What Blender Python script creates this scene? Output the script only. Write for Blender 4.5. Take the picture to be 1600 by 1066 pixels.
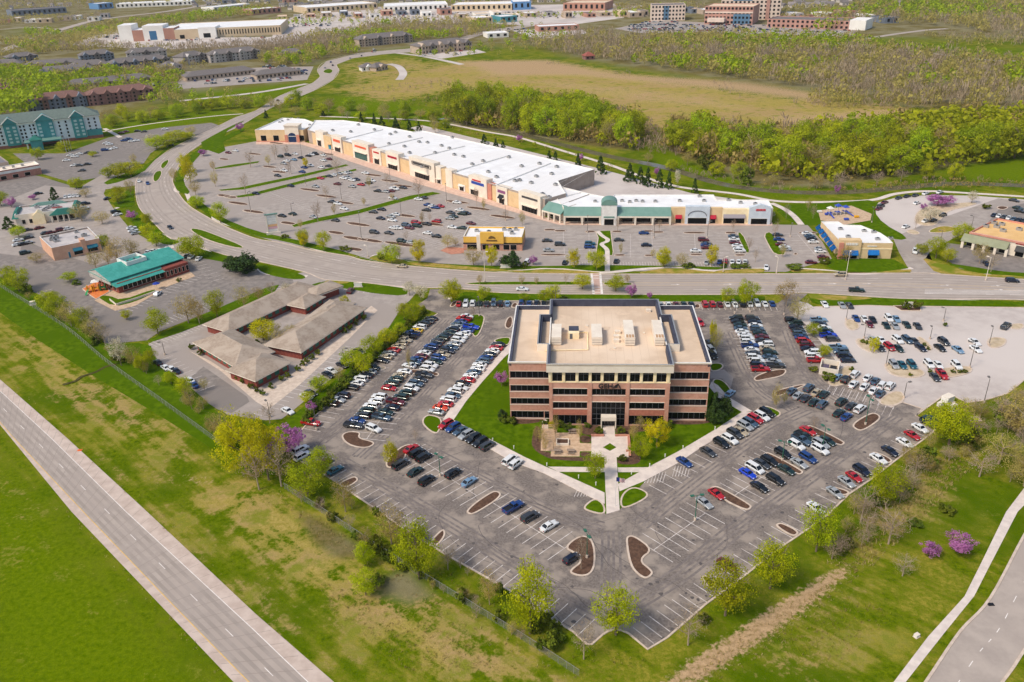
import bpy, math, random
import numpy as np
from mathutils import Matrix, Vector
random.seed(11)
for _o in list(bpy.data.objects): bpy.data.objects.remove(_o)
SC = bpy.context.scene
COL = SC.collection
# ------------------------------------------------------------------ camera
FPX, PITCH, ROLL, CAMH = 1290.14, .4567686, .0311282, 122.0
_cp, _sp = math.cos(PITCH), math.sin(PITCH)
_fw = np.array([0, _cp, -_sp]); _r0 = np.array([1., 0, 0]); _d0 = np.array([0, -_sp, -_cp])
_cr, _sr = math.cos(ROLL), math.sin(ROLL)
_rt = _cr*_r0 + _sr*_d0; _dn = -_sr*_r0 + _cr*_d0
cam = bpy.data.cameras.new('camera'); camo = bpy.data.objects.new('camera', cam); COL.objects.link(camo)
cam.sensor_width = 36.0; cam.lens = FPX/1600*36.0; cam.clip_start = 1; cam.clip_end = 30000
camo.matrix_world = Matrix(((_rt[0], -_dn[0], -_fw[0], 0), (_rt[1], -_dn[1], -_fw[1], 0), (_rt[2], -_dn[2], -_fw[2], CAMH), (0, 0, 0, 1)))
SC.camera = camo
# ------------------------------------------------------------------ sky, sun, exposure
SUN_EL, SUN_FRONT = math.radians(50), math.radians(31)      # sun stands to the left, a little on the viewer's side
_sv = Vector((-math.cos(SUN_EL)*math.cos(SUN_FRONT), -math.cos(SUN_EL)*math.sin(SUN_FRONT), math.sin(SUN_EL)))
wd = bpy.data.worlds.new('World'); SC.world = wd; wd.use_nodes = True
_nt = wd.node_tree; _bg = _nt.nodes['Background']
_sky = _nt.nodes.new('ShaderNodeTexSky'); _sky.sky_type = 'NISHITA'; _sky.sun_disc = False
_sky.sun_elevation = SUN_EL; _sky.sun_rotation = math.atan2(_sv.x, _sv.y)
_sky.air_density = 1.2; _sky.dust_density = 3.0; _sky.altitude = 300
_nt.links.new(_sky.outputs[0], _bg.inputs[0]); _bg.inputs[1].default_value = 0.135
sun = bpy.data.lights.new('sun', 'SUN'); suno = bpy.data.objects.new('sun', sun); COL.objects.link(suno)
sun.energy = 2.2; sun.angle = math.radians(11.0); sun.color = (1.0, .91, .77)
suno.rotation_euler = _sv.to_track_quat('Z', 'Y').to_euler(); suno.location = (0, 0, 500)
vs = SC.view_settings; vs.view_transform = 'Standard'; vs.look = 'None'; vs.exposure = 0.2; vs.gamma = 1; vs.use_curve_mapping = False
# ------------------------------------------------------------------ geometry helpers
def ray(px, py): return (px-800)/FPX*_rt + (py-533)/FPX*_dn + _fw
def W(px, py, z=0.):
    """the ground (or height z) point that was surveyed at a photo position"""
    v = ray(px, py); t = (z-CAMH)/v[2]
    return (v[0]*t, v[1]*t)
def P(x, y, z):
    v = np.array([x, y, z-CAMH]); w = v@_fw
    return 800+FPX*(v@_rt)/w, 533+FPX*(v@_dn)/w
def WW(pts, z=0.): return [W(a, b, z) for a, b in pts]
def pxm(px, py):
    """metres per photo pixel at a ground point"""
    x, y = W(px, py); return math.sqrt(x*x+y*y+CAMH*CAMH)/FPX
def hgt(bx, by, ty):
    """height of an upright thing whose foot is at (bx,by) and whose top reaches row ty"""
    x, y = W(bx, by); lo, hi = 0., 90.
    for _ in range(30):
        m = (lo+hi)/2
        if P(x, y, m)[1] > ty: lo = m
        else: hi = m
    return lo
def link(o, parent=None):
    COL.objects.link(o)
    if parent is not None: o.parent = parent
    return o
def empty(name, loc=(0, 0, 0), rz=0., label=None, cat=None, group=None, parent=None):
    o = bpy.data.objects.new(name, None); link(o, parent); o.location = loc; o.rotation_euler = (0, 0, rz)
    o.empty_display_size = .5
    return tag(o, label, cat, group)
def tag(o, label=None, cat=None, group=None, kind=None):
    if label: o['label'] = label
    if cat: o['category'] = cat
    if group: o['group'] = group
    if kind: o['kind'] = kind
    return o
class MB:
    def __init__(s): s.v = []; s.f = []; s.m = []
    def add(s, vs_, fs, mi=0):
        n = len(s.v); s.v += [tuple(q) for q in vs_]
        for f in fs: s.f.append(tuple(n+i for i in f)); s.m.append(mi)
    def box(s, x0, x1, y0, y1, z0, z1, mi=0, topmi=None):
        s.add([(x0,y0,z0),(x1,y0,z0),(x1,y1,z0),(x0,y1,z0),(x0,y0,z1),(x1,y0,z1),(x1,y1,z1),(x0,y1,z1)],
              [(0,3,2,1),(0,1,5,4),(1,2,6,5),(2,3,7,6),(3,0,4,7)], mi)
        n = len(s.v); s.f.append((n-4,n-3,n-2,n-1)); s.m.append(mi if topmi is None else topmi)
    def prism(s, poly, z0, z1, mi=0, topmi=None, bottom=False):
        n = len(poly); a = sum(poly[i][0]*poly[(i+1)%n][1]-poly[(i+1)%n][0]*poly[i][1] for i in range(n))
        if a < 0: poly = poly[::-1]
        k = len(s.v)
        s.v += [(x,y,z0) for x,y in poly]+[(x,y,z1) for x,y in poly]
        for i in range(n): j = (i+1)%n; s.f.append((k+i,k+j,k+n+j,k+n+i)); s.m.append(mi)
        s.f.append(tuple(range(k+n,k+2*n))); s.m.append(mi if topmi is None else topmi)
        if bottom: s.f.append(tuple(range(k+n-1,k-1,-1))); s.m.append(mi)
    def tube(s, a, b, ra, rb=None, n=8, mi=0, cap=True):
        rb = ra if rb is None else rb
        a = Vector(a); b = Vector(b); d = (b-a)
        if d.length < 1e-6: return
        d.normalize(); u = d.orthogonal().normalized(); w = d.cross(u); k = len(s.v)
        for p, r in ((a, ra), (b, rb)):
            for i in range(n):
                t = 2*math.pi*i/n; q = p+u*(r*math.cos(t))+w*(r*math.sin(t)); s.v.append(tuple(q))
        for i in range(n): j = (i+1)%n; s.f.append((k+i,k+j,k+n+j,k+n+i)); s.m.append(mi)
        if cap: s.f.append(tuple(range(k+n,k+2*n))); s.m.append(mi); s.f.append(tuple(range(k+n-1,k-1,-1))); s.m.append(mi)
    def mesh(s, name, mats, smooth=False):
        me = bpy.data.meshes.new(name); me.from_pydata(s.v, [], s.f)
        for m in (mats if isinstance(mats, (list, tuple)) else [mats]): me.materials.append(m)
        if any(s.m): me.polygons.foreach_set('material_index', s.m)
        if smooth: me.polygons.foreach_set('use_smooth', [True]*len(s.f))
        me.update(); return me
    def obj(s, name, mats, parent=None, smooth=False):
        return link(bpy.data.objects.new(name, s.mesh(name, mats, smooth)), parent)
def inst(name, me, parent=None, loc=(0,0,0), rot=(0,0,0), scale=(1,1,1)):
    o = bpy.data.objects.new(name, me); link(o, parent); o.location = loc; o.rotation_euler = rot; o.scale = scale; return o
def copy_tree(o, parent=None):
    c = o.copy(); link(c, parent); c.parent = parent
    for ch in list(o.children): copy_tree(ch, c)
    return c
def smooth_poly(pts, it=2, closed=True):
    for _ in range(it):
        q = []; n = len(pts)
        for i in range(n if closed else n-1):
            a, b = pts[i], pts[(i+1)%n]
            q += [(a[0]*.75+b[0]*.25, a[1]*.75+b[1]*.25), (a[0]*.25+b[0]*.75, a[1]*.25+b[1]*.75)]
        pts = q if closed else [pts[0]]+q+[pts[-1]]
    return pts
def spline(pts, k=6):
    out = []; n = len(pts)
    for i in range(n-1):
        p0, p1, p2, p3 = (np.array(pts[max(0,min(n-1,j))], float) for j in (i-1, i, i+1, i+2))
        for t in np.linspace(0, 1, k, endpoint=False):
            out.append(tuple(.5*((2*p1)+(p2-p0)*t+(2*p0-5*p1+4*p2-p3)*t*t+(3*p1-p0-3*p2+p3)*t**3)))
    return out+[tuple(pts[-1])]
def offset_line(pts, d, closed=False):
    n = len(pts); out = []
    for i in range(n):
        if closed: a, b = pts[i-1], pts[(i+1)%n]
        else: a, b = pts[max(0,i-1)], pts[min(n-1,i+1)]
        dx, dy = b[0]-a[0], b[1]-a[1]; l = math.hypot(dx, dy) or 1
        out.append((pts[i][0]-dy/l*d, pts[i][1]+dx/l*d))
    return out
# ------------------------------------------------------------------ materials
MATS = {}
def lin(c): return tuple((v/12.92 if v <= .04045 else ((v+.055)/1.055)**2.4) for v in (q/255 for q in c))
def mat(name, col, col2=None, scale=.5, rough=.8, spec=.3, metal=0., bump=0., bscale=6., detail=5., contrast=(.35,.65), col3=None, scale3=.05, rnd=0., trans=0., objco=False, coat=0.):
    """procedural surface: two colours by fractal noise in metres, a third by broad noise, fine bump"""
    if name in MATS: return MATS[name]
    m = bpy.data.materials.new(name); m.use_nodes = True; t = m.node_tree; N = t.nodes; L = t.links
    b = N['Principled BSDF']; b.inputs['Roughness'].default_value = rough; b.inputs['Metallic'].default_value = metal
    b.inputs['Specular IOR Level'].default_value = spec; b.inputs['Base Color'].default_value = (*col, 1)
    if coat: b.inputs['Coat Weight'].default_value = coat; b.inputs['Coat Roughness'].default_value = .06
    co = None
    if objco: co = N.new('ShaderNodeTexCoord').outputs['Object']
    else: co = N.new('ShaderNodeNewGeometry').outputs['Position']
    cur = None
    def noise(sc_, de=detail):
        n = N.new('ShaderNodeTexNoise'); n.inputs['Scale'].default_value = sc_; n.inputs['Detail'].default_value = de
        n.inputs['Roughness'].default_value = .62; L.new(co, n.inputs['Vector']); return n.outputs['Fac']
    def ramp(s_, lo, hi):
        r = N.new('ShaderNodeMapRange'); r.interpolation_type = 'SMOOTHSTEP'; r.inputs['From Min'].default_value = lo; r.inputs['From Max'].default_value = hi
        L.new(s_, r.inputs['Value']); return r.outputs[0]
    def mixc(f, a, c):
        x = N.new('ShaderNodeMix'); x.data_type = 'RGBA'; L.new(f, x.inputs['Factor'])
        for s_, v in (('A', a), ('B', c)):
            i = [q for q in x.inputs if q.name == s_ and q.type == 'RGBA'][0]
            if isinstance(v, tuple): i.default_value = (*v, 1)
            else: L.new(v, i)
        return [q for q in x.outputs if q.type == 'RGBA'][0]
    if col2: cur = mixc(ramp(noise(scale), *contrast), col, col2)
    if col3: cur = mixc(ramp(noise(scale3, 3.), .42, .62), cur if cur is not None else col, col3)
    if rnd:
        oi = N.new('ShaderNodeObjectInfo'); h = N.new('ShaderNodeHueSaturation')
        mr = N.new('ShaderNodeMapRange'); mr.inputs['To Min'].default_value = 1-rnd; mr.inputs['To Max'].default_value = 1+rnd
        L.new(oi.outputs['Random'], mr.inputs['Value']); L.new(mr.outputs[0], h.inputs['Value'])
        mh = N.new('ShaderNodeMapRange'); mh.inputs['To Min'].default_value = .5-rnd*.09; mh.inputs['To Max'].default_value = .5+rnd*.05
        mu = N.new('ShaderNodeMath'); mu.operation = 'MULTIPLY'; mu.inputs[1].default_value = 7.31
        fr = N.new('ShaderNodeMath'); fr.operation = 'FRACT'; L.new(oi.outputs['Random'], mu.inputs[0]); L.new(mu.outputs[0], fr.inputs[0])
        L.new(fr.outputs[0], mh.inputs['Value']); L.new(mh.outputs[0], h.inputs['Hue'])
        if cur is None: h.inputs['Color'].default_value = (*col, 1)
        else: L.new(cur, h.inputs['Color'])
        cur = h.outputs[0]
    if cur is not None: L.new(cur, b.inputs['Base Color'])
    if bump:
        bn = N.new('ShaderNodeBump'); bn.inputs['Strength'].default_value = bump; bn.inputs['Distance'].default_value = .1
        L.new(noise(bscale, 4.), bn.inputs['Height']); L.new(bn.outputs[0], b.inputs['Normal'])
    if trans:
        tr = N.new('ShaderNodeBsdfTranslucent'); ms = N.new('ShaderNodeMixShader'); ms.inputs[0].default_value = trans
        if cur is None: tr.inputs[0].default_value = (*col, 1)
        else: L.new(cur, tr.inputs[0])
        L.new(b.outputs[0], ms.inputs[1]); L.new(tr.outputs[0], ms.inputs[2])
        L.new(ms.outputs[0], N['Material Output'].inputs['Surface'])
    MATS[name] = m; return m
A_DARK = mat('asphalt_worn', lin((102,93,88)), lin((140,129,120)), 2.2, .9, .2, bump=.15, bscale=9, col3=lin((156,143,131)), scale3=.16, contrast=(.27,.73), detail=12)
A_MID = mat('asphalt_aged', lin((154,143,135)), lin((176,164,154)), .3, .9, .2, col3=lin((162,150,141)), scale3=.03, detail=10, contrast=(.3,.7))
A_GREY = mat('asphalt_grey', lin((122,114,108)), lin((148,138,130)), .4, .9, .2, col3=lin((132,123,116)), scale3=.03, detail=10)
A_ROAD = mat('road_surface', lin((164,151,141)), lin((182,168,156)), .2, .9, .2, col3=lin((172,158,147)), scale3=.03, detail=10, contrast=(.3,.7))
CONC = mat('concrete_lot', lin((199,187,178)), lin((184,171,163)), .3, .9, .25, col3=lin((206,194,185)), scale3=.02, detail=8, contrast=(.3,.7))
WALK = mat('walk_concrete', lin((226,211,198)), lin((208,193,182)), .4, .85, .25, bump=.1)
KERB = mat('kerb_concrete', lin((216,197,178)), lin((196,176,158)), .6, .85, .25)
MULCH = mat('bark_mulch', lin((84,63,52)), lin((108,82,66)), 1.2, .95, .1, bump=.6, bscale=8)
SAND = mat('sandy_mulch', lin((206,186,158)), lin((186,165,135)), .5, .95, .1, bump=.3)
LAWN = mat('mown_lawn', lin((66,92,4)), lin((92,116,10)), .5, 1., 0., bump=.4, bscale=10, col3=lin((74,100,4)), scale3=.06, detail=8)
LAWN2 = mat('dry_verge', lin((140,132,46)), lin((178,148,84)), .4, 1., 0., bump=.4, col3=lin((112,124,32)), scale3=.08)
PAINT = mat('line_paint', lin((236,227,219)), lin((190,178,170)), .7, .8, .2, detail=8)
PAINT2 = mat('line_paint_fresh', lin((238,230,222)), lin((222,212,204)), .6, .8, .2)
YELP = mat('yellow_paint', lin((226,186,110)), lin((206,172,120)), .6, .8, .2)
SHOULD = mat('shoulder_concrete', lin((205,186,172)), lin((188,168,154)), .3, .9, .2)
PATIO = mat('patio_pavers', lin((208,180,150)), lin((188,158,128)), .8, .9, .2)
FORE = mat('forecourt_pavers', lin((222,190,170)), lin((206,172,152)), .5, .9, .2)
XWALK = mat('crossing_pavers', lin((202,170,154)), lin((188,156,142)), .8, .9, .2)
RPAVE = mat('red_pavers', lin((196,140,116)), lin((178,120,100)), .8, .9, .2)
WHITE = mat('white_paint', lin((236,232,226)), lin((222,217,210)), .3, .6)
WROOF = mat('white_membrane', lin((244,242,240)), lin((230,227,224)), .12, .7, .2, col3=lin((236,232,228)), scale3=.02)
TANROOF = mat('tan_roof', lin((222,197,170)), lin((208,182,155)), .15, .9, .2, col3=lin((228,204,178)), scale3=.05)
BRICK = mat('pink_brick', lin((200,148,126)), lin((186,134,112)), 1.5, .9, .2, col3=lin((204,154,134)), scale3=.3)
BRICK_D = mat('dark_brick', lin((186,118,96)), lin((172,106,88)), 1.5, .9, .2)
REDBR = mat('red_brick', lin((146,78,66)), lin((126,66,58)), 1.5, .9, .2)
CREAM = mat('cream_panel', lin((250,230,190)), lin((242,218,172)), .4, .8, .2)
STUCCO = mat('tan_stucco', lin((224,194,150)), lin((214,182,138)), .3, .9, .2)
STUC2 = mat('pale_stucco', lin((234,222,204)), lin((224,210,192)), .3, .9, .2)
GREYW = mat('grey_wall', lin((176,160,148)), lin((164,148,136)), .3, .9, .2)
GLASS = mat('dark_glass', (.004,.005,.006), rough=.12, spec=.18)
GLASST = mat('teal_glass', lin((40,92,86)), rough=.12, spec=.5)
MULL = mat('grey_mullion', lin((96,96,100)), rough=.5, spec=.4)
NAVY = mat('navy_membrane', lin((66,68,82)), lin((76,78,92)), .5, .7, .2)
METAL = mat('galvanised_metal', lin((168,166,164)), rough=.4, spec=.5, metal=.4)
BRONZE = mat('pole_bronze', lin((110,104,98)), rough=.5, spec=.4)
GREENP = mat('pole_green', lin((48,104,82)), rough=.5, spec=.4)
GROOF = mat('teal_metal_roof', lin((66,156,142)), lin((58,146,132)), .2, .45, .4, col3=lin((74,164,150)), scale3=.3)
GROOF2 = mat('sage_metal_roof', lin((116,150,138)), lin((106,142,130)), .3, .5, .4)
SHINGLE = mat('tan_shingle', lin((170,153,136)), lin((152,135,120)), 1.2, .95, .1, col3=lin((176,160,144)), scale3=.2)
SHING2 = mat('grey_shingle', lin((128,120,116)), lin((112,106,104)), 1., .95, .1)
SHING3 = mat('brown_shingle', lin((136,104,94)), lin((122,92,84)), 1., .95, .1)
SHING4 = mat('slate_green_shingle', lin((116,128,120)), lin((106,118,112)), .6, .95, .1)
RED = mat('red_sign', lin((196,40,44)), rough=.5)
BLUEA = mat('blue_awning', lin((16,112,186)), lin((14,100,172)), 1., .7)
MAROON = mat('red_awning', lin((178,34,56)), rough=.7)
BLACK = mat('black_metal', lin((34,34,38)), rough=.5)
BARK = mat('tree_bark', lin((116,100,84)), lin((136,120,102)), 4., .95, .1, objco=True)
TWIG = mat('twig_wood', lin((158,140,120)), lin((176,158,136)), 3., .95, .1, objco=True, rnd=.15)
# ================================================================== GROUND
def in_poly(X, Y, poly):
    ins = np.zeros(X.shape, bool); n = len(poly)
    for i in range(n):
        (x1, y1), (x2, y2) = poly[i], poly[(i+1)%n]
        c = ((y1 > Y) != (y2 > Y)) & (X < (x2-x1)*(Y-y1)/((y2-y1) or 1e-9)+x1); ins ^= c
    return ins
def sdist(X, Y, poly):
    d = np.full(X.shape, 1e9); n = len(poly)
    for i in range(n):
        (x1, y1), (x2, y2) = poly[i], poly[(i+1)%n]; ex, ey = x2-x1, y2-y1
        t = np.clip(((X-x1)*ex+(Y-y1)*ey)/(ex*ex+ey*ey+1e-9), 0, 1); d = np.minimum(d, np.hypot(X-x1-t*ex, Y-y1-t*ey))
    return np.where(in_poly(X, Y, poly), d, -d)
def build_ground():
    ys = [-3000, -800, -200, -40, 20, 40]; y = 52.
    while y < 9000: ys.append(y); y *= 1.0105
    ys = np.array(ys); us = np.concatenate([[-6, -3, -1.8], np.linspace(-1.15, 1.15, 260), [1.8, 3, 6]])
    Y, U = np.meshgrid(ys, us, indexing='ij'); X = U*(np.abs(Y)+60)
    nr, nc = X.shape; v = np.stack([X.ravel(), Y.ravel(), np.zeros(X.size)], 1)
    i = np.arange((nr-1)*nc).reshape(nr-1, nc)[:, :-1].ravel()
    f = np.stack([i, i+1, i+nc+1, i+nc], 1)
    me = bpy.data.meshes.new('ground'); me.from_pydata(v.tolist(), [], f.tolist())
    # R straw, G bare soil, B bright spring grass, A wood floor / scrub
    C = np.zeros((X.size, 4)); Xf, Yf = v[:, 0], v[:, 1]
    Z = [  # channel, strength, softness in metres, outline
     (0,.85,10,[(380,740),(470,800),(560,880),(700,960),(860,1066),(700,1066),(560,985),(420,880),(300,780)]),
     (0,.62,14,[(0,490),(120,540),(260,640),(330,740),(220,720),(100,640),(0,560)]),
     (0,.55,10,[(150,700),(260,800),(420,940),(520,1050),(480,1050),(330,920),(200,790)]),
     (0,.3,12,[(0,720),(80,800),(60,900),(0,860)]),
     (0,.45,9,[(90,610),(200,660),(330,760),(300,790),(160,690),(60,620)]),
     (0,.42,8,[(0,520),(60,535),(120,580),(60,590),(0,570)]),
     (0,.55,7,[(690,980),(800,1000),(870,1066),(720,1066)]),
     (0,.5,8,[(1150,1066),(1230,990),(1330,900),(1400,850),(1380,900),(1300,980),(1230,1066)]),
     (0,.5,6,[(1330,830),(1420,740),(1500,690),(1480,780),(1400,860),(1340,900)]),
     (0,.42,8,[(1240,1000),(1330,940),(1420,990),(1360,1066),(1200,1066)]),
     (3,1.,2.5,[(460,795),(500,810),(560,850),(565,870),(530,875),(490,850)]),
     (3,.9,3,[(575,905),(640,890),(680,930),(640,945),(590,930)]),
     (1,.5,3,[(700,905),(740,925),(770,955),(740,955),(705,930)]),
     (1,.8,1.8,[(1330,880),(1325,900),(1240,970),(1100,1066),(1020,1075),(1080,1030),(1200,950),(1290,895)]),
     (1,.5,2.5,[(270,735),(330,745),(350,760),(300,760)]),
     (1,.35,2,[(470,790),(560,845),(640,900),(760,975),(900,1050),(890,1056),(750,982),(630,908),(550,852)]),
     (2,.9,14,[(600,150),(700,180),(690,198),(560,190),(500,175),(520,150)]),
     (2,1.,14,[(1480,265),(1600,240),(1660,250),(1660,285),(1480,280)]),
     (2,.8,10,[(1205,318),(1320,318),(1300,350),(1215,345)]),
     (2,.9,10,[(160,195),(340,170),(370,180),(240,205),(160,210)]),
     (2,.8,12,[(1010,225),(1150,240),(1300,300),(1200,312),(1020,262)]),
     (2,.7,14,[(280,145),(470,128),(480,140),(420,155),(290,165)]),
     (2,.75,12,[(-60,700),(0,700),(110,810),(355,1066),(350,1140),(-60,1140)]),
     (0,.9,20,[(520,140),(640,110),(720,95),(860,95),(1200,150),(1420,165),(1600,185),(1600,200),(1300,200),(1010,205),(960,175),(880,150),(720,140),(600,160)]),
     (1,.72,25,[(700,95),(860,92),(980,115),(1180,125),(1330,150),(1300,165),(1100,140),(900,120),(760,120)]),
     (1,.62,22,[(1180,180),(1420,165),(1440,180),(1300,198),(1190,196)]),
     (0,.7,20,[(530,100),(640,90),(700,100),(640,125),(540,128)]),
     (1,.46,22,[(760,120),(900,125),(1100,145),(1200,165),(1190,180),(1000,165),(880,145)]),
     (1,.35,18,[(640,125),(760,120),(760,140),(650,150)]),
     (3,1.,8,[(702,196),(706,170),(860,178),(960,192),(1000,215),(985,236),(900,226)]),
     (3,1.,8,[(1045,235),(1050,212),(1180,228),(1420,215),(1600,205),(1660,230),(1480,262),(1300,292),(1190,292),(1100,262)]),
     (3,1.,30,[(840,75),(1100,55),(1300,62),(1600,100),(1700,180),(1420,170),(1330,150),(1200,135),(1000,110),(900,92)]),
     (3,1.,40,[(-200,60),(500,50),(760,40),(760,60),(600,80),(520,95),(450,130),(300,145),(160,190),(-200,180)]),
     (3,1.,60,[(-300,5),(380,12),(500,-20),(-300,-50)]),
     (3,1.,60,[(1280,60),(1330,20),(1500,-30),(2000,-40),(2000,60),(1500,60)]),
     (2,.8,30,[(1350,40),(1480,45),(1440,60),(1380,62)]),
     (2,.6,30,[(0,45),(90,40),(110,60),(20,80),(0,75)]),
     (2,.6,25,[(1400,68),(1600,75),(1600,90),(1420,80)]),
    ]
    for ch, st, soft, poly in Z:
        pw = WW([(a, max(b, -14)) for a, b in poly]); s = sdist(Xf, Yf, pw)
        C[:, ch] = np.maximum(C[:, ch], st*np.clip((s+soft)/(2*soft), 0, 1))
    C[:, 3] = np.maximum(C[:, 3], .9*np.clip((Yf-980+.12*Xf)/160, 0, 1)*(1-.5*C[:, 2])*(1-.9*np.clip(C[:, 0]+C[:, 1], 0, 1)))
    a = me.color_attributes.new('zone', 'FLOAT_COLOR', 'POINT'); a.data.foreach_set('color', C.ravel())
    m = bpy.data.materials.new('field_grass'); m.use_nodes = True; t = m.node_tree; N = t.nodes; L = t.links; b = N['Principled BSDF']
    b.inputs['Roughness'].default_value = 1.; b.inputs['Specular IOR Level'].default_value = .0
    pos = N.new('ShaderNodeNewGeometry').outputs['Position']
    def noise(s_, d=6, r=.65):
        n = N.new('ShaderNodeTexNoise'); n.inputs['Scale'].default_value = s_; n.inputs['Detail'].default_value = d; n.inputs['Roughness'].default_value = r
        L.new(pos, n.inputs['Vector']); return n.outputs['Fac']
    def rng(s_, lo, hi, a_=0., c_=1.):
        r = N.new('ShaderNodeMapRange'); r.interpolation_type = 'SMOOTHSTEP'
        for k_, q in (('From Min', lo), ('From Max', hi), ('To Min', a_), ('To Max', c_)): r.inputs[k_].default_value = q
        L.new(s_, r.inputs['Value']); return r.outputs[0]
    def mix(fc, A, B):
        x = N.new('ShaderNodeMix'); x.data_type = 'RGBA'; L.new(fc, x.inputs['Factor'])
        for s_, q in (('A', A), ('B', B)):
            i_ = [z for z in x.inputs if z.name == s_ and z.type == 'RGBA'][0]
            if isinstance(q, tuple): i_.default_value = (*q, 1)
            else: L.new(q, i_)
        return [z for z in x.outputs if z.type == 'RGBA'][0]
    def add(a_, b_):
        x = N.new('ShaderNodeMath'); x.operation = 'ADD'; L.new(a_, x.inputs[0]); L.new(b_, x.inputs[1]); return x.outputs[0]
    at = N.new('ShaderNodeAttribute'); at.attribute_name = 'zone'; sep = N.new('ShaderNodeSeparateColor'); L.new(at.outputs['Color'], sep.inputs[0])
    n1, n2, n3 = noise(.9, 8, .7), noise(.11, 6), noise(.03, 4)
    p0, p1 = W(112,800), W(365,1066); m0 = N.new('ShaderNodeMapping'); m0.inputs['Rotation'].default_value = (0, 0, -math.atan2(p1[1]-p0[1], p1[0]-p0[0])); L.new(pos, m0.inputs['Vector'])
    mp = N.new('ShaderNodeMapping'); mp.inputs['Scale'].default_value = (.09, .8, 1.); L.new(m0.outputs[0], mp.inputs['Vector'])
    ns = N.new('ShaderNodeTexNoise'); ns.inputs['Scale'].default_value = .5; ns.inputs['Detail'].default_value = 5; L.new(mp.outputs[0], ns.inputs['Vector']); n5 = ns.outputs['Fac']
    n4 = noise(4.5, 4, .7)
    def mul(a_, b_):
        x = N.new('ShaderNodeMath'); x.operation = 'MULTIPLY'; L.new(a_, x.inputs[0]); L.new(b_, x.inputs[1]); return x.outputs[0]
    g = mix(rng(n1, .3, .7), lin((66,88,2)), lin((112,124,14)))
    dry = mul(rng(add(n2, rng(n5, .3, .7, -.09, .09)), .38, .6), rng(sep.outputs[2], .1, .7, 1., .12))
    g = mix(dry, g, mix(rng(n1, .35, .65), lin((146,136,50)), lin((98,112,12))))
    g = mix(rng(n3, .45, .68), g, lin((76,98,4)))
    g = mix(rng(sep.outputs[2], .1, .9), g, mix(rng(n1, .3, .7), lin((80,104,0)), lin((110,126,8))))
    straw = mix(rng(n1, .3, .7), lin((182,158,92)), lin((138,128,50))); straw = mix(rng(add(n3, rng(n2, .3, .7, -.1, .1)), .42, .6), straw, mix(rng(n1, .3, .7), lin((178,146,104)), lin((158,138,78)))); straw = mix(rng(n2, .52, .66), straw, lin((126,128,44)))
    fs = add(sep.outputs[0], rng(add(n2, rng(n5, .3, .7, -.07, .07)), .25, .75, -.4, .4)); fs2 = add(fs, rng(n1, .25, .75, -.3, .3)); g = mix(rng(fs2, .3, .72), g, straw)
    soil = mix(rng(n1, .3, .7), lin((152,126,90)), lin((196,164,126)))
    fo = add(sep.outputs[1], rng(n1, .25, .75, -.3, .3)); g = mix(rng(fo, .36, .68), g, soil)
    wood = mix(rng(n1, .3, .7), lin((90,86,36)), lin((128,112,72)))
    g = mix(rng(at.outputs['Alpha'], .2, .9), g, mix(rng(n3, .4, .6), wood, lin((132,124,92))))
    hs = N.new('ShaderNodeHueSaturation'); L.new(rng(n4, .25, .75, .78, 1.2), hs.inputs['Value']); L.new(g, hs.inputs['Color']); g = hs.outputs[0]
    L.new(g, b.inputs['Base Color'])
    bp = N.new('ShaderNodeBump'); bp.inputs['Strength'].default_value = .55; bp.inputs['Distance'].default_value = .35; L.new(n1, bp.inputs['Height']); L.new(bp.outputs[0], b.inputs['Normal'])
    me.materials.append(m)
    tag(link(bpy.data.objects.new('ground', me)), 'green and straw coloured spring grassland', kind='structure')
build_ground()
# ------------------------------------------------------------------ sheets and strips
_sn = 0
def sheet(name, pxpoly, z, m, label=None, sm=0, world=False):
    global _sn; _sn += 1; z += _sn*.00013
    p = pxpoly if world else WW(pxpoly)
    if sm: p = smooth_poly(p, sm)
    b = MB(); n = len(p); a = sum(p[i][0]*p[(i+1)%n][1]-p[(i+1)%n][0]*p[i][1] for i in range(n))
    if a < 0: p = p[::-1]
    b.add([(x, y, z) for x, y in p], [tuple(range(n))]); return tag(b.obj(name, m), label, kind='structure')
def strip_mb(b, pts, w, z, mi=0):
    l, r = offset_line(pts, w/2), offset_line(pts, -w/2)
    for i in range(len(pts)-1):
        b.add([(*r[i], z), (*r[i+1], z), (*l[i+1], z), (*l[i], z)], [(0,1,2,3)], mi)
def path(name, px, w, z, m, label=None, k=6):
    b = MB(); strip_mb(b, spline(WW(px), k), w, z); return tag(b.obj(name, m), label, kind='structure')
def kerb_mb(b, pts, closed=True, w=.34, h=.15, z0=0.):
    o = offset_line(pts, w/2, closed); i_ = offset_line(pts, -w/2, closed); n = len(pts)
    for i in range(n if closed else n-1):
        j = (i+1)%n
        b.add([(*o[i],z0),(*o[j],z0),(*i_[j],z0),(*i_[i],z0),(*o[i],h),(*o[j],h),(*i_[j],h),(*i_[i],h)], [(4,5,6,7),(0,1,5,4),(2,3,7,6),(7,6,5,4),(1,0,4,5),(3,2,6,7)][:3])
def ccw(p):
    a = sum(p[i][0]*p[(i+1)%len(p)][1]-p[(i+1)%len(p)][0]*p[i][1] for i in range(len(p))); return p if a > 0 else p[::-1]
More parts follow.
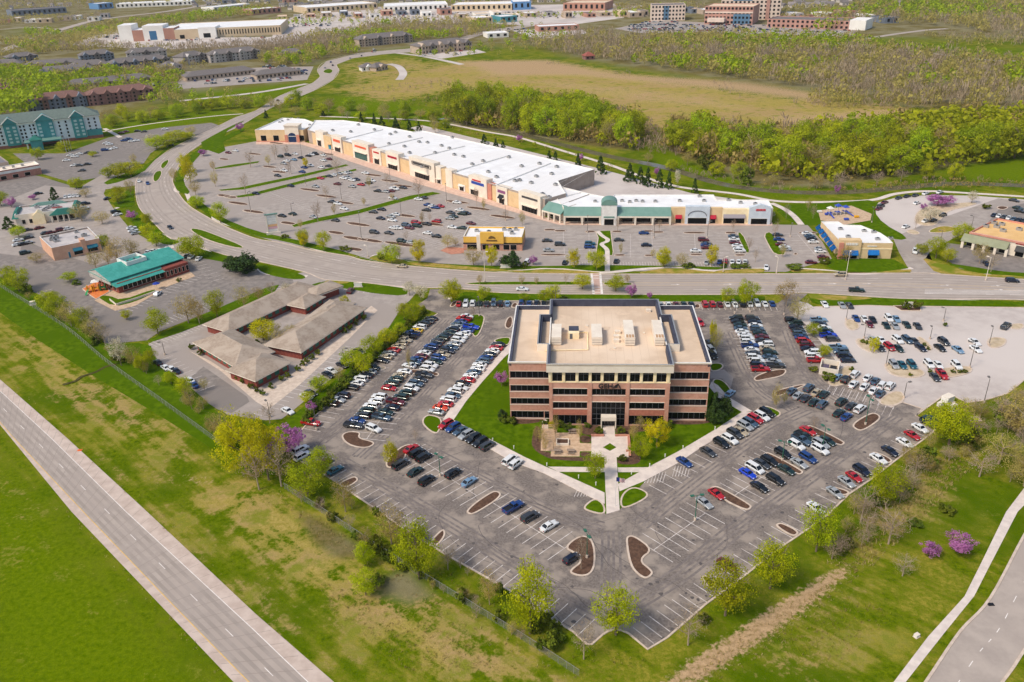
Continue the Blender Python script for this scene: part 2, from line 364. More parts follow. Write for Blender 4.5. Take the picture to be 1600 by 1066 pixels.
def island(px, top, label, sm=2, kw=.42, h=.16, name='planting_island', world=False):
    global _vn; _vn += 1; h += (_vn % 13)*.003
    p = ccw(smooth_poly(px if world else WW(px), sm) if sm else (px if world else WW(px)))
    b = MB(); q = offset_line(p, kw, True)          # inside
    b.add([(x, y, h-.03) for x, y in q], [tuple(range(len(q)))]); o = tag(b.obj(name, top), label, kind='structure')
    k = MB(); n = len(p)
    for i in range(n):
        j = (i+1)%n; k.add([(*p[i],0),(*p[j],0),(*p[j],h),(*p[i],h),(*q[j],h),(*q[i],h),(*q[j],h-.05),(*q[i],h-.05)], [(0,1,2,3),(3,2,4,5),(5,4,6,7)])
    k.obj('kerb', KERB, o); return o
def kerb_line(px, name='kerb', closed=False, w=.4):
    b = MB(); kerb_mb(b, WW(px), closed, w); return tag(b.obj(name, KERB), 'pale concrete kerb along a parking lot edge', kind='structure')
_vn = 0
def verge(name, px, m, label, sm=1, h=.1, fix=False):
    global _vn; _vn += 1; h += 0 if fix else (_vn % 23)*.003
    p = ccw(smooth_poly(WW(px), sm)); b = MB(); b.prism(p, 0, h); return tag(b.obj(name, m), label, kind='structure')

# ------------------------------------------------------------------ roads
HWL = [(-60,600),(0,664),(112,800),(365,1066),(440,1145)]; HWR = [(-60,538),(0,593),(105,685),(230,800),(400,960),(522,1066),(620,1155)]
sheet('highway', HWL+HWR[::-1], .03, A_ROAD, 'two lane highway with pale shoulders')
HY = [(-60,597),(0,660),(20,683),(135,805),(260,935),(375,1052),(462,1140)]; HW = [(-60,555),(0,611),(80,685),(197,800),(397,985),(477,1062),(570,1148)]
sheet('highway_shoulder', HW+HWR[::-1], .04, SHOULD, 'pale concrete shoulder of the highway')
sheet('highway_edge', HWL+HY[::-1], .04, SHOULD, 'pale inner shoulder of the highway')
b = MB(); strip_mb(b, WW(HW), .16, .052); hm = tag(b.obj('edge_marking', PAINT2), kind='structure')
b = MB(); strip_mb(b, WW(HY), .2, .052); tag(b.obj('yellow_edge_marking', YELP), kind='structure')
a0, a1 = np.array(W(35,668)), np.array(W(420,1050)); n_ = 9; b = MB(); dd = (a1-a0)/n_; dl = dd/np.hypot(*dd)
for i in range(-3, n_+4): c = a0+dd*i; strip_mb(b, [tuple(c-dl*1.5), tuple(c+dl*1.5)], .14, .052)
tag(b.obj('lane_dashes', PAINT2), kind='structure')
WT = mat('wheel_path_wear', lin((156,144,134)), lin((168,155,145)), .15, .9, .2, detail=8)
b = MB()
for t in (.14,.36,.6,.84): strip_mb(b, spline([(p[0]*(1-t)+q[0]*t, p[1]*(1-t)+q[1]*t) for p, q in zip(WW([(-60,597),(0,660),(135,805),(260,935),(375,1052),(462,1140)]), WW([(-60,555),(0,611),(197,800),(330,925),(477,1062),(570,1148)]))], 6), .75, .0475)
tag(b.obj('wheel_paths', WT), 'darker worn wheel paths of the highway', kind='structure')
JT = mat('joint_tar', lin((142,130,121)), rough=.9)
b = MB(); q0, q1, q2, q3 = (np.array(W(*p)) for p in ((-40,618),(430,1130),(-40,556),(590,1140)))
for i in range(46): t = i/45; strip_mb(b, [tuple(q0*(1-t)+q1*t), tuple(q2*(1-t)+q3*t)], .07, .049)
tag(b.obj('slab_joints', JT), 'transverse slab joints of the highway', kind='structure')
SRL = [(1690,700),(1640,770),(1600,837),(1547,935),(1500,987),(1447,1065),(1400,1130)]; SRR = [(1760,780),(1700,860),(1600,1017),(1582,1045),(1560,1075),(1510,1150)]
sheet('side_road', SRL+SRR[::-1], .03, A_ROAD, 'concrete side road curving past the grassy bank')
b = MB(); kerb_mb(b, spline(WW(SRL), 5), False, .5); tag(b.obj('kerb', KERB), kind='structure')
b = MB(); kerb_mb(b, spline(WW(SRR), 5), False, .5); tag(b.obj('kerb', KERB), kind='structure')
mid = [((a[0]*.55+c[0]*.45), (a[1]*.55+c[1]*.45)) for a, c in zip(spline(WW(SRL),8), spline(WW(SRR),8))]
b = MB()
for i in range(0, len(mid)-1, 3): strip_mb(b, [mid[i], mid[i+1]], .15, .045)
tag(b.obj('lane_dashes', PAINT2), kind='structure')
sheet('footpath', [(1650,690),(1600,763),(1572,800),(1532,882),(1507,932),(1450,995),(1397,1065),(1350,1110),(1375,1112),(1416,1065),(1475,990),(1522,932),(1545,887),(1590,800),(1600,790),(1660,720)], .045, WALK, 'pale concrete footpath beside the side road')
BLS = [(1800,485),(1600,469),(1438,467.6),(1375,465),(1262,458),(1200,460),(1000,460.5),(800,458.5),(723,451),(640,449),(560,441),(507,437),(475,425),(400,408),(350,398),(285,376),(263,370),(240,348),(218,325),(212,300),(213,283),(223,268),(250,245),(278,227),(335,200),(370,183),(400,173),(437,150),(488,130),(500,120),(496,109),(510,96),(560,83),(650,75),(700,65),(750,50),(800,42),(880,28),(1000,8)]
BLN = [(1800,445),(1600,436.7),(1463,428),(1425,427),(1230,428),(1000,428.5),(800,426.7),(675,419),(575,408),(543,400),(488,391),(437,379),(400,373),(350,353),(300,325),(283,308),(270,285),(273,270),(293,240),(323,220),(375,197),(425,168),(488,143),(520,125),(530,110),(526,101),(552,91),(600,85),(660,80),(705,70),(755,54),(805,46),(885,31),(1005,10)]
sheet('boulevard', BLS+BLN[::-1], .03, A_ROAD, 'wide pale boulevard sweeping past the shopping center')
for e in (BLS, BLN): b = MB(); kerb_mb(b, spline(WW(e), 4), False, .45, .13); tag(b.obj('kerb', KERB), kind='structure')
GR, DV = 'green grass', 'dry brown grass'
island([(722,443),(760,440),(924,440),(924,446.5),(800,446),(740,446)], LAWN, 'long grass median of the boulevard', 1, name='median')
island([(943,440.5),(985,442),(990,444.5),(985,447),(943,446.5)], LAWN, 'short grass median right of the crossing', 1, name='median')
island([(293,358),(310,357),(345,370),(386,387),(370,389),(320,375)], LAWN, 'grass median on the boulevard bend', 2, name='median')
island([(240,270),(252,266),(254,272),(247,284),(238,284)], LAWN, 'small grass median up the boulevard', 2, name='median')
island([(250,263),(252,255),(263,249),(265,253),(257,264)], LAWN, 'narrow grass median beyond the small one', 2, name='median')
island([(502,113),(512,107),(522,110),(516,116)], LAWN, 'far grass median on the boulevard curve', 2, name='median')
b = MB()
def dash_along(pts, w, d, gap, z, bb=None):
    bb = bb or b; pts = spline(pts, 12); acc = 0.; seg = []
    for i in range(len(pts)-1):
        L_ = math.hypot(pts[i+1][0]-pts[i][0], pts[i+1][1]-pts[i][1]); on = (acc % (d+gap)) < d
        if on: strip_mb(bb, [pts[i], pts[i+1]], w, z)
        acc += L_
def mix_line(A, B, t): return [(a[0]*(1-t)+c[0]*t, a[1]*(1-t)+c[1]*t) for a, c in zip(A, B)]
_bs = WW([(1700,477),(1600,469),(1438,467.6),(1262,460),(1000,460.5),(800,458.5),(660,450),(560,441),(475,425),(400,408),(330,390),(263,368),(222,330),(212,296),(225,266),(278,227),(335,200),(400,173)])
_bn = WW([(1700,441),(1600,436.7),(1463,428),(1230,428),(1000,428.5),(800,426.7),(675,419),(575,408),(488,391),(437,379),(380,365),(325,340),(288,314),(270,285),(275,265),(310,226),(362,203),(425,168)])
for t in (.22, .78): dash_along(mix_line(_bs, _bn, t), .16, 3., 7., .045)
tag(b.obj('lane_dashes', PAINT2), kind='structure')
b = MB()
for t in (.08,.17,.28,.37,.63,.72,.83,.92): strip_mb(b, spline(mix_line(_bs, _bn, t), 8), .7, .0415+t*.002)
tag(b.obj('wheel_paths', WT), 'darker worn wheel paths of the boulevard', kind='structure')
b = MB()
for t in (.44, .56): strip_mb(b, spline(mix_line(_bs, _bn, t)[:6], 8), .14, .044)
tag(b.obj('yellow_centre_marking', YELP), kind='structure')
b = MB()
for x_, y_ in [(1300,443.5),(1354,443.5),(1055,445),(1137,444.5),(1476,446),(1482,452),(1555,447),(1560,453)]:
    c = W(x_, y_); b.add([(c[0]-1.6,c[1]-.1,.046),(c[0]+.6,c[1]-.1,.046),(c[0]+.6,c[1]-.5,.046),(c[0]+1.8,c[1],.046),(c[0]+.6,c[1]+.5,.046),(c[0]+.6,c[1]+.1,.046),(c[0]-1.6,c[1]+.1,.046)], [(0,1,5,6),(2,3,4)])
for y_ in np.arange(453.5, 461, 1.9):
    q = [W(x_, y_+dy) for x_, dy in ((1445,-.35),(1620,.6),(1620,1.1),(1445,.1))]; b.add([(*p, .0455) for p in q], [(3,2,1,0)])
tag(b.obj('turn_arrows', PAINT2), kind='structure')
sheet('crossing', [(925,426),(937,426),(940,460.5),(928,460.5)], .05, XWALK, 'red paved pedestrian crossing over the boulevard')
b = MB()
for xa, xb in ((924.2,927.6),(937.6,940.6)): strip_mb(b, WW([(xa,426),(xb,460.5)]), .9, .055)
for y_ in (431,435,449,453,457): strip_mb(b, WW([(926,y_),(939,y_)]), .5, .055)
tag(b.obj('crossing_marking', PAINT2), kind='structure')
# ------------------------------------------------------------------ car parks
sheet('mall_car_park', [(275,262),(318,236),(400,221),(475,222),(492,226),(850,340),(1205,351),(1262,352),(1285,378),(1300,405),(1228,425),(1000,424),(700,417),(575,404),(543,395),(505,393),(470,386),(430,378),(385,364),(340,340),(302,315),(287,300)], .035, A_MID, 'large grey car park in front of the shopping center')
sheet('service_yard', [(640,200),(660,196),(930,262),(1080,302),(1140,310),(1205,318),(1205,330),(900,320),(850,300)], .033, CONC, 'pale concrete service yard behind the shopping center')
sheet('circle_car_park', [(1360,330),(1368,318),(1400,309),(1450,305),(1520,306),(1600,312),(1690,325),(1640,345),(1555,352),(1490,362),(1450,385),(1425,405),(1428,426),(1465,427),(1440,412),(1436,400),(1450,392),(1400,372),(1375,360)], .037, CONC, 'pale horseshoe car park by the playground')
sheet('entry_drive', [(1395,372),(1440,352),(1560,310),(1640,318),(1490,372),(1452,395),(1446,404),(1470,428),(1424,428),(1405,395)], .041, A_MID, 'entry drive beside the blue awning store')
sheet('corner_car_park', [(1480,380),(1520,385),(1700,425),(1700,441),(1560,430),(1500,420),(1470,400)], .037, A_GREY, 'grey car park strip at the brick restaurant')
sheet('restaurant_rear_car_park', [(1540,352),(1560,328),(1600,318),(1720,330),(1720,380),(1600,372)], .042, A_GREY, 'dark car park behind the brick restaurant')
sheet('office_visitor_lot', [(1228,466),(1262,474),(1272,480),(1355,477.5),(1395,479),(1440,479),(1600,481),(1720,492),(1700,560),(1640,575),(1600,594),(1587,605),(1572,616),(1537,626),(1511,630),(1492,620),(1477,617),(1460,629),(1432,649),(1392,640),(1300,600),(1225,500)], .034, CONC, 'pale concrete car park right of the office building')
LOT = [(684,490),(660,481),(652,477),(668,466),(672,452),(702,452),(703,468),(706,474),(800,470),(1083,472),(1215,474),(1226,466),(1232,459),(1262,459),(1250,470),(1240,490),(1262,510),(1325,585),(1374,629),(1392,637),(1410,629),(1441,639),(1431,650),(1440,654),(1464,668),(1457,676),(1439,690),(1417,706),(1386,730),(1360,750),(1327,772),(1295,803),(1264,826),(1216,858),(1167,897),(1102,945),(1042,997),(1012,1015),(982,990),(970,985),(960,984),(950,987),(942,992),(925,1007),(917,1007),(895,987),(832,950),(800,925),(697,867),(630,826),(597,802),(538,763),(499,738),(463,717),(448,698),(470,674),(484,658),(504,640),(534,614),(582,570),(623,530),(659,501)]
sheet('office_car_park', LOT, .042, A_DARK, 'worn dark asphalt car park wrapped round the office building')
kerb_line(LOT[19:24]); kerb_line(LOT[22:35]); kerb_line(LOT[34:52]); kerb_line(LOT[52:60]+[LOT[0]]); kerb_line([(706,474),(800,470.5),(1083,472.5),(1212,475)])
kerb_line([(1432,649),(1460,629),(1477,617),(1492,620),(1511,630),(1537,626),(1572,616),(1587,605),(1600,594),(1640,575)])
kerb_line([(1272,480),(1355,477.5),(1395,479)]); kerb_line([(1440,479),(1600,481),(1700,490)])
sheet('medical_car_park', [(232,538),(262,520),(440,440),(482,428),(530,445),(655,452),(640,470),(628,480),(596,530),(520,590),(460,640),(440,655),(415,657),(380,652),(355,648),(310,615),(240,562)], .036, A_MID, 'pale grey car park round the brown roofed medical office')
sheet('medical_walk', [(295,548),(345,580),(400,628),(420,640),(470,600),(545,530),(590,485),(580,478),(540,510),(440,600),(400,612),(330,565)], .05, KERB, 'tan concrete walk round the medical office')
sheet('medical_dark_lot', [(283,602),(318,573),(386,620),(390,628),(362,646),(340,640)], .041, A_GREY, 'grey asphalt square before the medical office')
sheet('daycare_car_park', [(-40,350),(60,385),(150,415),(225,385),(268,372),(300,402),(360,410),(440,428),(470,440),(430,452),(350,478),(250,518),(230,532),(165,538),(150,520),(60,460),(20,440),(-40,420)], .037, A_GREY, 'dark grey car park round the teal roofed daycare')
sheet('bistro_car_park', [(-60,300),(20,310),(40,355),(30,400),(-60,390)], .038, A_MID, 'car park at the left restaurants')
sheet('restaurant_car_park', [(20,310),(70,290),(130,295),(160,300),(180,330),(205,360),(240,380),(228,388),(150,415),(60,385),(0,360)], .038, A_MID, 'car park between the two left restaurants')
sheet('hotel_car_park', [(60,270),(20,240),(100,240),(170,215),(250,200),(330,192),(345,197),(300,215),(262,222),(235,240),(225,255),(170,275),(110,285)], .036, A_GREY, 'dark car park beside the hotel')
sheet('flat_roof_lot', [(-60,260),(60,275),(110,290),(100,312),(0,325),(-60,320)], .037, A_GREY, 'asphalt lot by the flat roofed hall')
sheet('spur_drive', [(130,290),(165,270),(220,272),(212,290),(165,296),(150,330),(110,330)], .043, A_MID, 'drive from the boulevard to the left restaurants')
sheet('cross_drive', [(228,388),(262,370),(285,376),(300,395),(272,405),(240,395)], .043, A_MID, 'short drive to the daycare')
sheet('medical_drive', [(455,430),(475,425),(507,437),(495,448),(460,445)], .043, A_MID, 'drive to the medical office')
# walks along the boulevard
for pts in ([(1600,431),(1500,428),(1463,419)],[(1425,419),(1350,428),(1290,423),(1232,419)],[(1200,420),(1165,421),(1110,424),(1060,417),(1020,419),(940,426),(860,419),(800,424),(760,421),(700,415),(650,413),(600,398),(580,402)],[(543,394),(500,391),(470,380),(450,374),(400,366),(372,356),(338,345),(334,335)],[(298,318),(290,300),(278,300),(275,294),(290,280),(300,262)],[(1195,466),(1120,462),(1060,470),(1010,478)],[(1000,470),(900,466),(860,468),(820,472)],[(1600,475.5),(1500,470),(1440,474),(1405,476),(1370,474),(1330,467),(1270,470)],[(790,468),(700,466)],[(640,452),(600,447),(560,446),(500,446)],[(480,432),(420,428),(405,420)],[(352,405),(335,400),(322,392),(300,384)],[(268,388),(262,372),(240,362),(222,352)],[(205,310),(195,320),(180,326)]):
    path('footpath', pts, 2.2, .05, WALK, 'pale winding footpath beside the boulevard')
path('creek_trail', [(500,182),(560,184),(640,187),(690,192),(760,206),(810,215),(880,236),(950,257),(1000,275),(1060,292),(1150,303),(1210,314),(1280,316),(1360,313),(1400,303),(1450,299),(1530,303),(1640,310)], 3., .05, WALK, 'pale trail winding along the creek behind the shops')
path('far_lane', [(620,83),(660,88),(700,96),(722,101)], 7, .05, CONC, 'far concrete lane ending in the field')
path('far_lane', [(608,100),(622,104),(630,115),(624,125)], 8, .05, CONC, 'short curved far lane by the show homes')
path('far_lane', [(280,158),(400,145),(480,131)], 7, .05, CONC, 'far lane to the apartments')
path('far_lane', [(1313,70),(1370,58),(1440,48),(1480,45)], 9, .05, A_ROAD, 'far road beside the hospital')
path('far_lane', [(1300,66),(1360,75),(1430,80),(1520,92),(1600,96)], 6, .05, CONC, 'far pale track at the edge of the woods')
path('far_road', [(-60,95),(0,80),(60,58),(110,42),(160,30),(260,18),(340,5)], 16, .05, A_ROAD, 'far divided highway')
path('far_road', [(0,46),(50,43),(90,47),(85,56)], 9, .05, A_ROAD, 'far highway ramp')
path('hotel_path', [(160,206),(240,193),(330,182),(380,178)], 2.5, .05, WALK, 'path through the bright lawn by the hotel')
path('hotel_path', [(163,201),(180,210),(188,215)], 3, .05, WALK, 'short path at the hotel end')
for nm, pl, mm in (('far_car_park',[(105,70),(180,45),(200,60),(420,58),(500,48),(520,50),(440,68),(250,78)],CONC),('far_car_park',[(425,60),(430,36),(500,12),(960,6),(975,28),(870,42),(780,38),(690,36),(600,42),(520,56)],CONC),('far_car_park',[(960,45),(1020,32),(1340,44),(1330,60),(1170,62),(1100,50),(1000,52)],A_MID),('far_car_park',[(800,48),(900,42),(920,52),(840,62)],CONC),('far_car_park',[(650,84),(740,76),(760,82),(690,92)],CONC),('far_car_park',[(270,140),(290,112),(420,105),(490,104),(480,125),(300,138)],A_MID)):
    sheet(nm, pl, .04, mm, 'distant pale car park')
# ================================================================== OFFICE SITE
verge('office_lawn', [(797,540),(760,578),(728,620),(694,655),(742,686),(800,720),(850,738),(925,776),(944,785),(946,804),(968,797),(1008,752),(1062,722),(1095,700),(1130,677),(1172,648),(1138,622),(1112,600),(1106,600),(1106,575),(1000,540),(860,535)], LAWN, 'mown green lawn round the office building', 0, .11, True)
def slab(name, px, m=WALK, label='pale concrete walk', z=.16, parent=None):
    b = MB(); b.prism(ccw(WW(px)), .02, z); o = b.obj(name, m, parent)
    return o if parent else tag(o, label, kind='structure')
slab('lawn_walk', [(797,537),(756,579),(739,591),(714.6,623),(692,656),(708,658),(728.5,627.5),(753,598),(787,560),(800,548)], label='white concrete walk along the left side of the lawn')
slab('lawn_walk', [(691,657),(740,687),(800,722),(850,740),(922,777),(945,788),(944.6,770.6),(872.5,738),(854.5,731),(820,715),(760,684),(710,657.5)], label='white concrete walk along the front left of the lawn', z=.163)
slab('lawn_walk', [(968,768.5),(1007.6,752),(1060,724),(1094,701),(1130,678.5),(1176,645),(1160,644),(1119,671),(1060,706),(1015,729.5),(965.6,757)], label='white concrete walk along the front right of the lawn', z=.163)
slab('lawn_walk', [(1160,645),(1175,643),(1138,621),(1122,603),(1112,597),(1108,605),(1123,623)], label='white concrete walk up the right side of the building', z=.166)
slab('side_walk', [(1108,582),(1131,578),(1146,590),(1142,606),(1128,592),(1110,592)], A_MID, 'grey paved court at the right side door', .13)
slab('entrance_walk', [(941.6,664),(960,664),(961,681),(963.4,715),(968.3,798),(947.6,804),(944,715),(943,681)], label='straight concrete walk from the entrance to the car park', z=.17)
slab('cross_walk', [(856,730),(944.5,731),(945,738.5),(873,738)], label='left cross walk through the lawn', z=.158)
slab('cross_walk', [(965,731.5),(1013,731),(1004,738.5),(965.5,738.5)], label='right cross walk through the lawn', z=.158)
slab('entrance_plaza', [(924,681.5),(981.5,681.5),(983,715),(924,715)], WALK, 'square entrance plaza', .168)
_pier=0
slab('terrace_floor', [(846,671.6),(869.6,672),(870,677),(889,677),(889,671.5),(905.6,671),(906,693),(924,694),(924,706),(906,706),(905.6,714),(860.6,714),(860.6,706),(844.8,705)], PATIO, 'tan paved garden terrace left of the entrance', .172)
slab('door_walk', [(847.5,654),(857,654),(856.5,672),(846.5,672)], label='short walk from the side door to the terrace', z=.165)
b = MB()
for pl in ([(923.5,682),(944,682)],[(961,682),(982,682),(983.5,702)],[(978,706),(984,706),(984,715)]): kerb_mb(b, WW(pl), False, .7, .55, .1)
tag(b.obj('plaza_wall', RPAVE), 'low red edged seat wall round the entrance plaza', 'low wall')
b = MB(); b.prism(ccw(WW([(953,693.5),(963,700),(953,705.5),(942,700)])), .1, .2); tag(b.obj('lawn_diamond', LAWN), 'green diamond shaped grass bed in the plaza', kind='structure')
for px in ([(838,664),(846,672),(845,706),(860,707),(861,714),(906,715),(924,716),(944,716),(944,722),(870,720),(850,714),(830,700),(832,680)],[(906,680),(923,682),(924,693),(907,692.5)],[(907,707),(923,707),(923,714),(907,714)],[(905,664),(941,664),(942,681),(924,681),(908,679)],[(961,664),(1044,664),(1046,672),(985,676),(984,681),(962,681)],[(964,718),(985,716),(984,706),(1000,704),(1002,722),(990,727),(965,726)],[(797,650),(848,652),(848,660),(815,664),(795,660)],[(1046,654),(1106,650),(1122,656),(1100,664),(1048,664)]):
    _vn += 1; b = MB(); b.prism(ccw(smooth_poly(WW(px), 2)), .05, .122+(_vn%8)*.003); tag(b.obj('mulch_bed', MULCH), 'dark mulch planting bed against the office terrace', kind='structure')
# islands of the office car park
MU, GI = 'dark mulch island with pale kerb in the office car park', 'grass island with pale kerb in the office car park'
for px in ([(532.7,680),(545,674),(565,676),(560,685),(583,690),(586,695),(573,701.5),(550,698.5),(536.5,690)],[(650.5,694.6),(633,695),(618,705),(605,717.7),(601.6,727.7),(608,732.7),(623,727.7),(634,716),(636,707)],
  [(526,757),(553,744),(560,748),(559,753),(541,764)],[(728,799),(731,803.5),(740,805),(770,787),(782,777),(783,771),(776,767.5),(767.5,769),(743,785)],[(670,848),(691,826),(697,832),(694,842),(682,855)],
  [(880,856),(905,836.5),(922.5,840),(930,855),(931,883),(923.5,898.6),(907.5,902),(890,896.5),(891.5,890),(909,877.5),(899,866)],[(977,845),(980.5,837.5),(993,838),(1022,860),(999,876),(1018.5,891),(1021,898),(1010,906),(997,899.5),(984,885)],
  [(1094,904),(1098,899.5),(1107,900.5),(1120,912),(1112,923)],[(1107,765),(1115.6,759.5),(1128,763),(1174,789.5),(1174.5,795),(1166,799),(1133,784),(1128,776),(1114,773)],
  [(1190,713),(1196,707.5),(1204,708.5),(1254.5,736),(1255,740.5),(1247,743),(1212,726)],[(1253,670),(1262.5,665),(1271,666.4),(1319,690),(1320,694.5),(1312,697.5),(1275,681)],
  [(1328,664),(1359,645.5),(1370,646.5),(1377,652.5),(1371,660),(1351,673),(1340,673.5)],[(1361,709.5),(1367,705.5),(1397,719),(1389,726),(1364,714)],[(1289,763),(1299,759.5),(1331,769),(1319,777)],[(1210,822),(1216,817.5),(1225,818.5),(1251,832),(1240,841)],
  [(1208,614),(1217,609),(1256,600),(1263,601.5),(1228,615.5),(1222.5,618.5),(1212,620)],[(1176,590),(1200,580),(1225,576.5),(1230,581),(1223,588.5),(1200,593),(1180,597)],[(786.5,513),(792.5,495.5),(802.5,495.5),(800.5,514.5)],
  [(629,582),(636,576.5),(685,581.5),(687,588),(675,588.5)],[(797,481),(801,473.5),(810,473.5),(808,481.5)],[(701,480),(708,470.5),(716,470.5),(711,480)],[(1084,482),(1085,475.5),(1094,475.5),(1095,482.5)]):
    island(px, MULCH, MU, 2)
for px in ([(729,495),(739,491),(754,492),(759,498),(749,525.5),(739,527),(735,515),(727,505)],[(658.6,661),(662,651.5),(673,648),(693,654.6),(686,678),(676,677),(666,670)],[(768,533.5),(781,528),(799,527),(797,538),(790,540.5)],[(1108,568),(1127,567.5),(1132,574),(1122,580.5),(1109,580.5)],[(1110.6,593),(1128,592.5),(1143,608),(1141,613),(1130,620.5),(1118,612)],[(1176,644),(1192,634),(1207,637.5),(1223,646),(1213,654.5),(1182,648.5)],[(929,778),(911,791.6),(914,798.5),(946.6,806.5),(945,788)],[(988,759.5),(1013.5,769.5),(1011,780.5),(970,799),(968.4,775)]):
    island(px, LAWN, GI, 2)
island([(588,572),(604,573),(604,577.5),(592,580)], SAND, 'sandy nub island by the hedge', 2)
for px in ([(1318,505),(1324,498),(1340,503),(1345,514),(1328,518)],[(1335,532),(1342,528),(1378,538),(1380,550),(1362,552),(1345,545)],[(1430,528),(1440,526),(1460,545),(1450,550)],[(1380,570),(1388,566),(1440,576),(1448,588),(1420,592),(1390,586)],[(1450,580),(1500,572),(1520,574),(1518,584),(1480,592),(1458,590)],[(1290,595),(1320,570),(1335,575),(1345,590),(1325,600),(1300,606)],[(1368,630),(1390,612),(1412,612),(1414,628),(1394,636)],[(1540,527),(1575,528),(1570,542),(1545,546)],[(1576,507),(1600,505),(1600,515),(1580,515)],[(1244,497),(1252,495),(1254,502),(1246,504)]):
    island(px, SAND, 'tan gravel island with shrubs in the pale concrete car park', 2)
island([(1395,478),(1430,478),(1440,479.5),(1439,486.5),(1408,486)], MULCH, 'dark mulch bed by the sign at the boulevard', 0)
# stall lines
def stall_lines(bb, pa, pb, n, depth=5.4, side=1, both=False, w=.15, skip=(), z=.055):
    A, B = np.array(W(*pa)), np.array(W(*pb)); d = (B-A)/n; u = d/np.hypot(*d); nr = np.array([-u[1], u[0]])*side
    for i in range(n+1):
        if i in skip: continue
        c = A+d*i; strip_mb(bb, [tuple(c-(nr*depth if both else 0)), tuple(c+nr*depth)], w, z)
    if both: strip_mb(bb, [tuple(A), tuple(B)], w, z+.004)
b = MB()
stall_lines(b, (1021,860),(1102,802),7, both=True); stall_lines(b, (1135,783),(1190,746),6, both=True); stall_lines(b, (1172,745),(1240,700),8, both=True)
stall_lines(b, (1022,1006),(1117,934),8, side=1); stall_lines(b, (1128,926),(1238,841),9, side=1); stall_lines(b, (1254,832),(1316,778),6); stall_lines(b, (1333,768),(1386,730),6); stall_lines(b, (1398,721),(1455,677),7)
stall_lines(b, (903,993),(690,862),17, side=-1); stall_lines(b, (678,855),(544,767),12, side=-1); stall_lines(b, (524,755),(478,726),5, side=-1)
stall_lines(b, (770,786),(882,857),9, both=True); stall_lines(b, (640,707),(745,775),10, both=True)
stall_lines(b, (930,782),(700,663),19, side=-1); stall_lines(b, (1014,758),(1170,653),14, side=-1)
stall_lines(b, (475,670),(590,566),17, side=-1); stall_lines(b, (594,562),(668,495),14, side=-1)
stall_lines(b, (573,686),(646,584),13, both=True); stall_lines(b, (662,573),(742,500),15, both=True)
stall_lines(b, (694,654),(792,545),17, side=1); stall_lines(b, (716,473),(797,472),9, side=-1); stall_lines(b, (810,472),(1083,473.5),30, side=-1); stall_lines(b, (1095,475),(1210,476),13, side=-1)
stall_lines(b, (1155,498),(1200,582),15, both=True); stall_lines(b, (1262,505),(1315,575),12, both=True); stall_lines(b, (1290,615),(1395,640),0+9, both=False)
for c0, n_ in (((1000,747),8),((1048,737),6),((896,768),7)):      # hatched access aisles
    x0, y0 = W(*c0)
    for i in range(n_): strip_mb(b, [(x0+i*.75, y0-2.2), (x0+i*.75+1.6, y0+2.2)], .13, .055)
tag(b.obj('stall_markings', PAINT), 'white stall lines of the office car park', kind='structure')
b = MB()
for a, c, n_ in (((375,300),(640,283),0),((430,265),(560,248),18),((420,300),(520,345),20),((470,275),(600,330),26),((540,262),(690,330),30),((600,345),(700,385),22),((640,330),(740,372),22),((700,322),(800,362),22),((880,362),(882,402),8),((920,358),(921,408),9),((985,366),(985,402),8),((1018,358),(1020,400),9),((1085,366),(1087,400),8),((1105,364),(1112,404),9),((1140,365),(1160,405),9),((1245,365),(1275,400),9),((600,412),(560,400),6)):
    if n_: stall_lines(b, a, c, n_, both=True, w=.12, z=.046)
stall_lines(b, (880,417),(1150,417),62, side=1, w=.12, z=.046)
tag(b.obj('stall_markings', PAINT), 'white stall lines of the shopping car park', kind='structure')
b = MB()
stall_lines(b, (232,536),(330,497),18, side=-1, z=.047); stall_lines(b, (340,490),(440,445),18, side=-1, z=.047); stall_lines(b, (545,447),(640,455),12, side=-1, z=.047); stall_lines(b, (420,652),(560,545),20, side=1, z=.047); stall_lines(b, (310,612),(245,565),10, side=-1, z=.047)
stall_lines(b, (184,486),(300,432),16, side=-1, z=.047); stall_lines(b, (60,458),(120,500),8, side=1, z=.047); stall_lines(b, (290,405),(330,440),8, side=1, z=.047); stall_lines(b, (250,512),(330,480),12, side=1, z=.047)
tag(b.obj('stall_markings', PAINT), 'white stall lines of the left car parks', kind='structure')
b = MB()
for a, c, n_ in (((1325,505),(1420,524),14),((1350,536),(1530,562),22),((1390,580),(1500,590),16),((1290,612),(1395,638),10)): stall_lines(b, a, c, n_, both=True, w=.1, z=.046)
tag(b.obj('stall_markings', CONC), 'faint stall joints of the concrete car park', kind='structure')
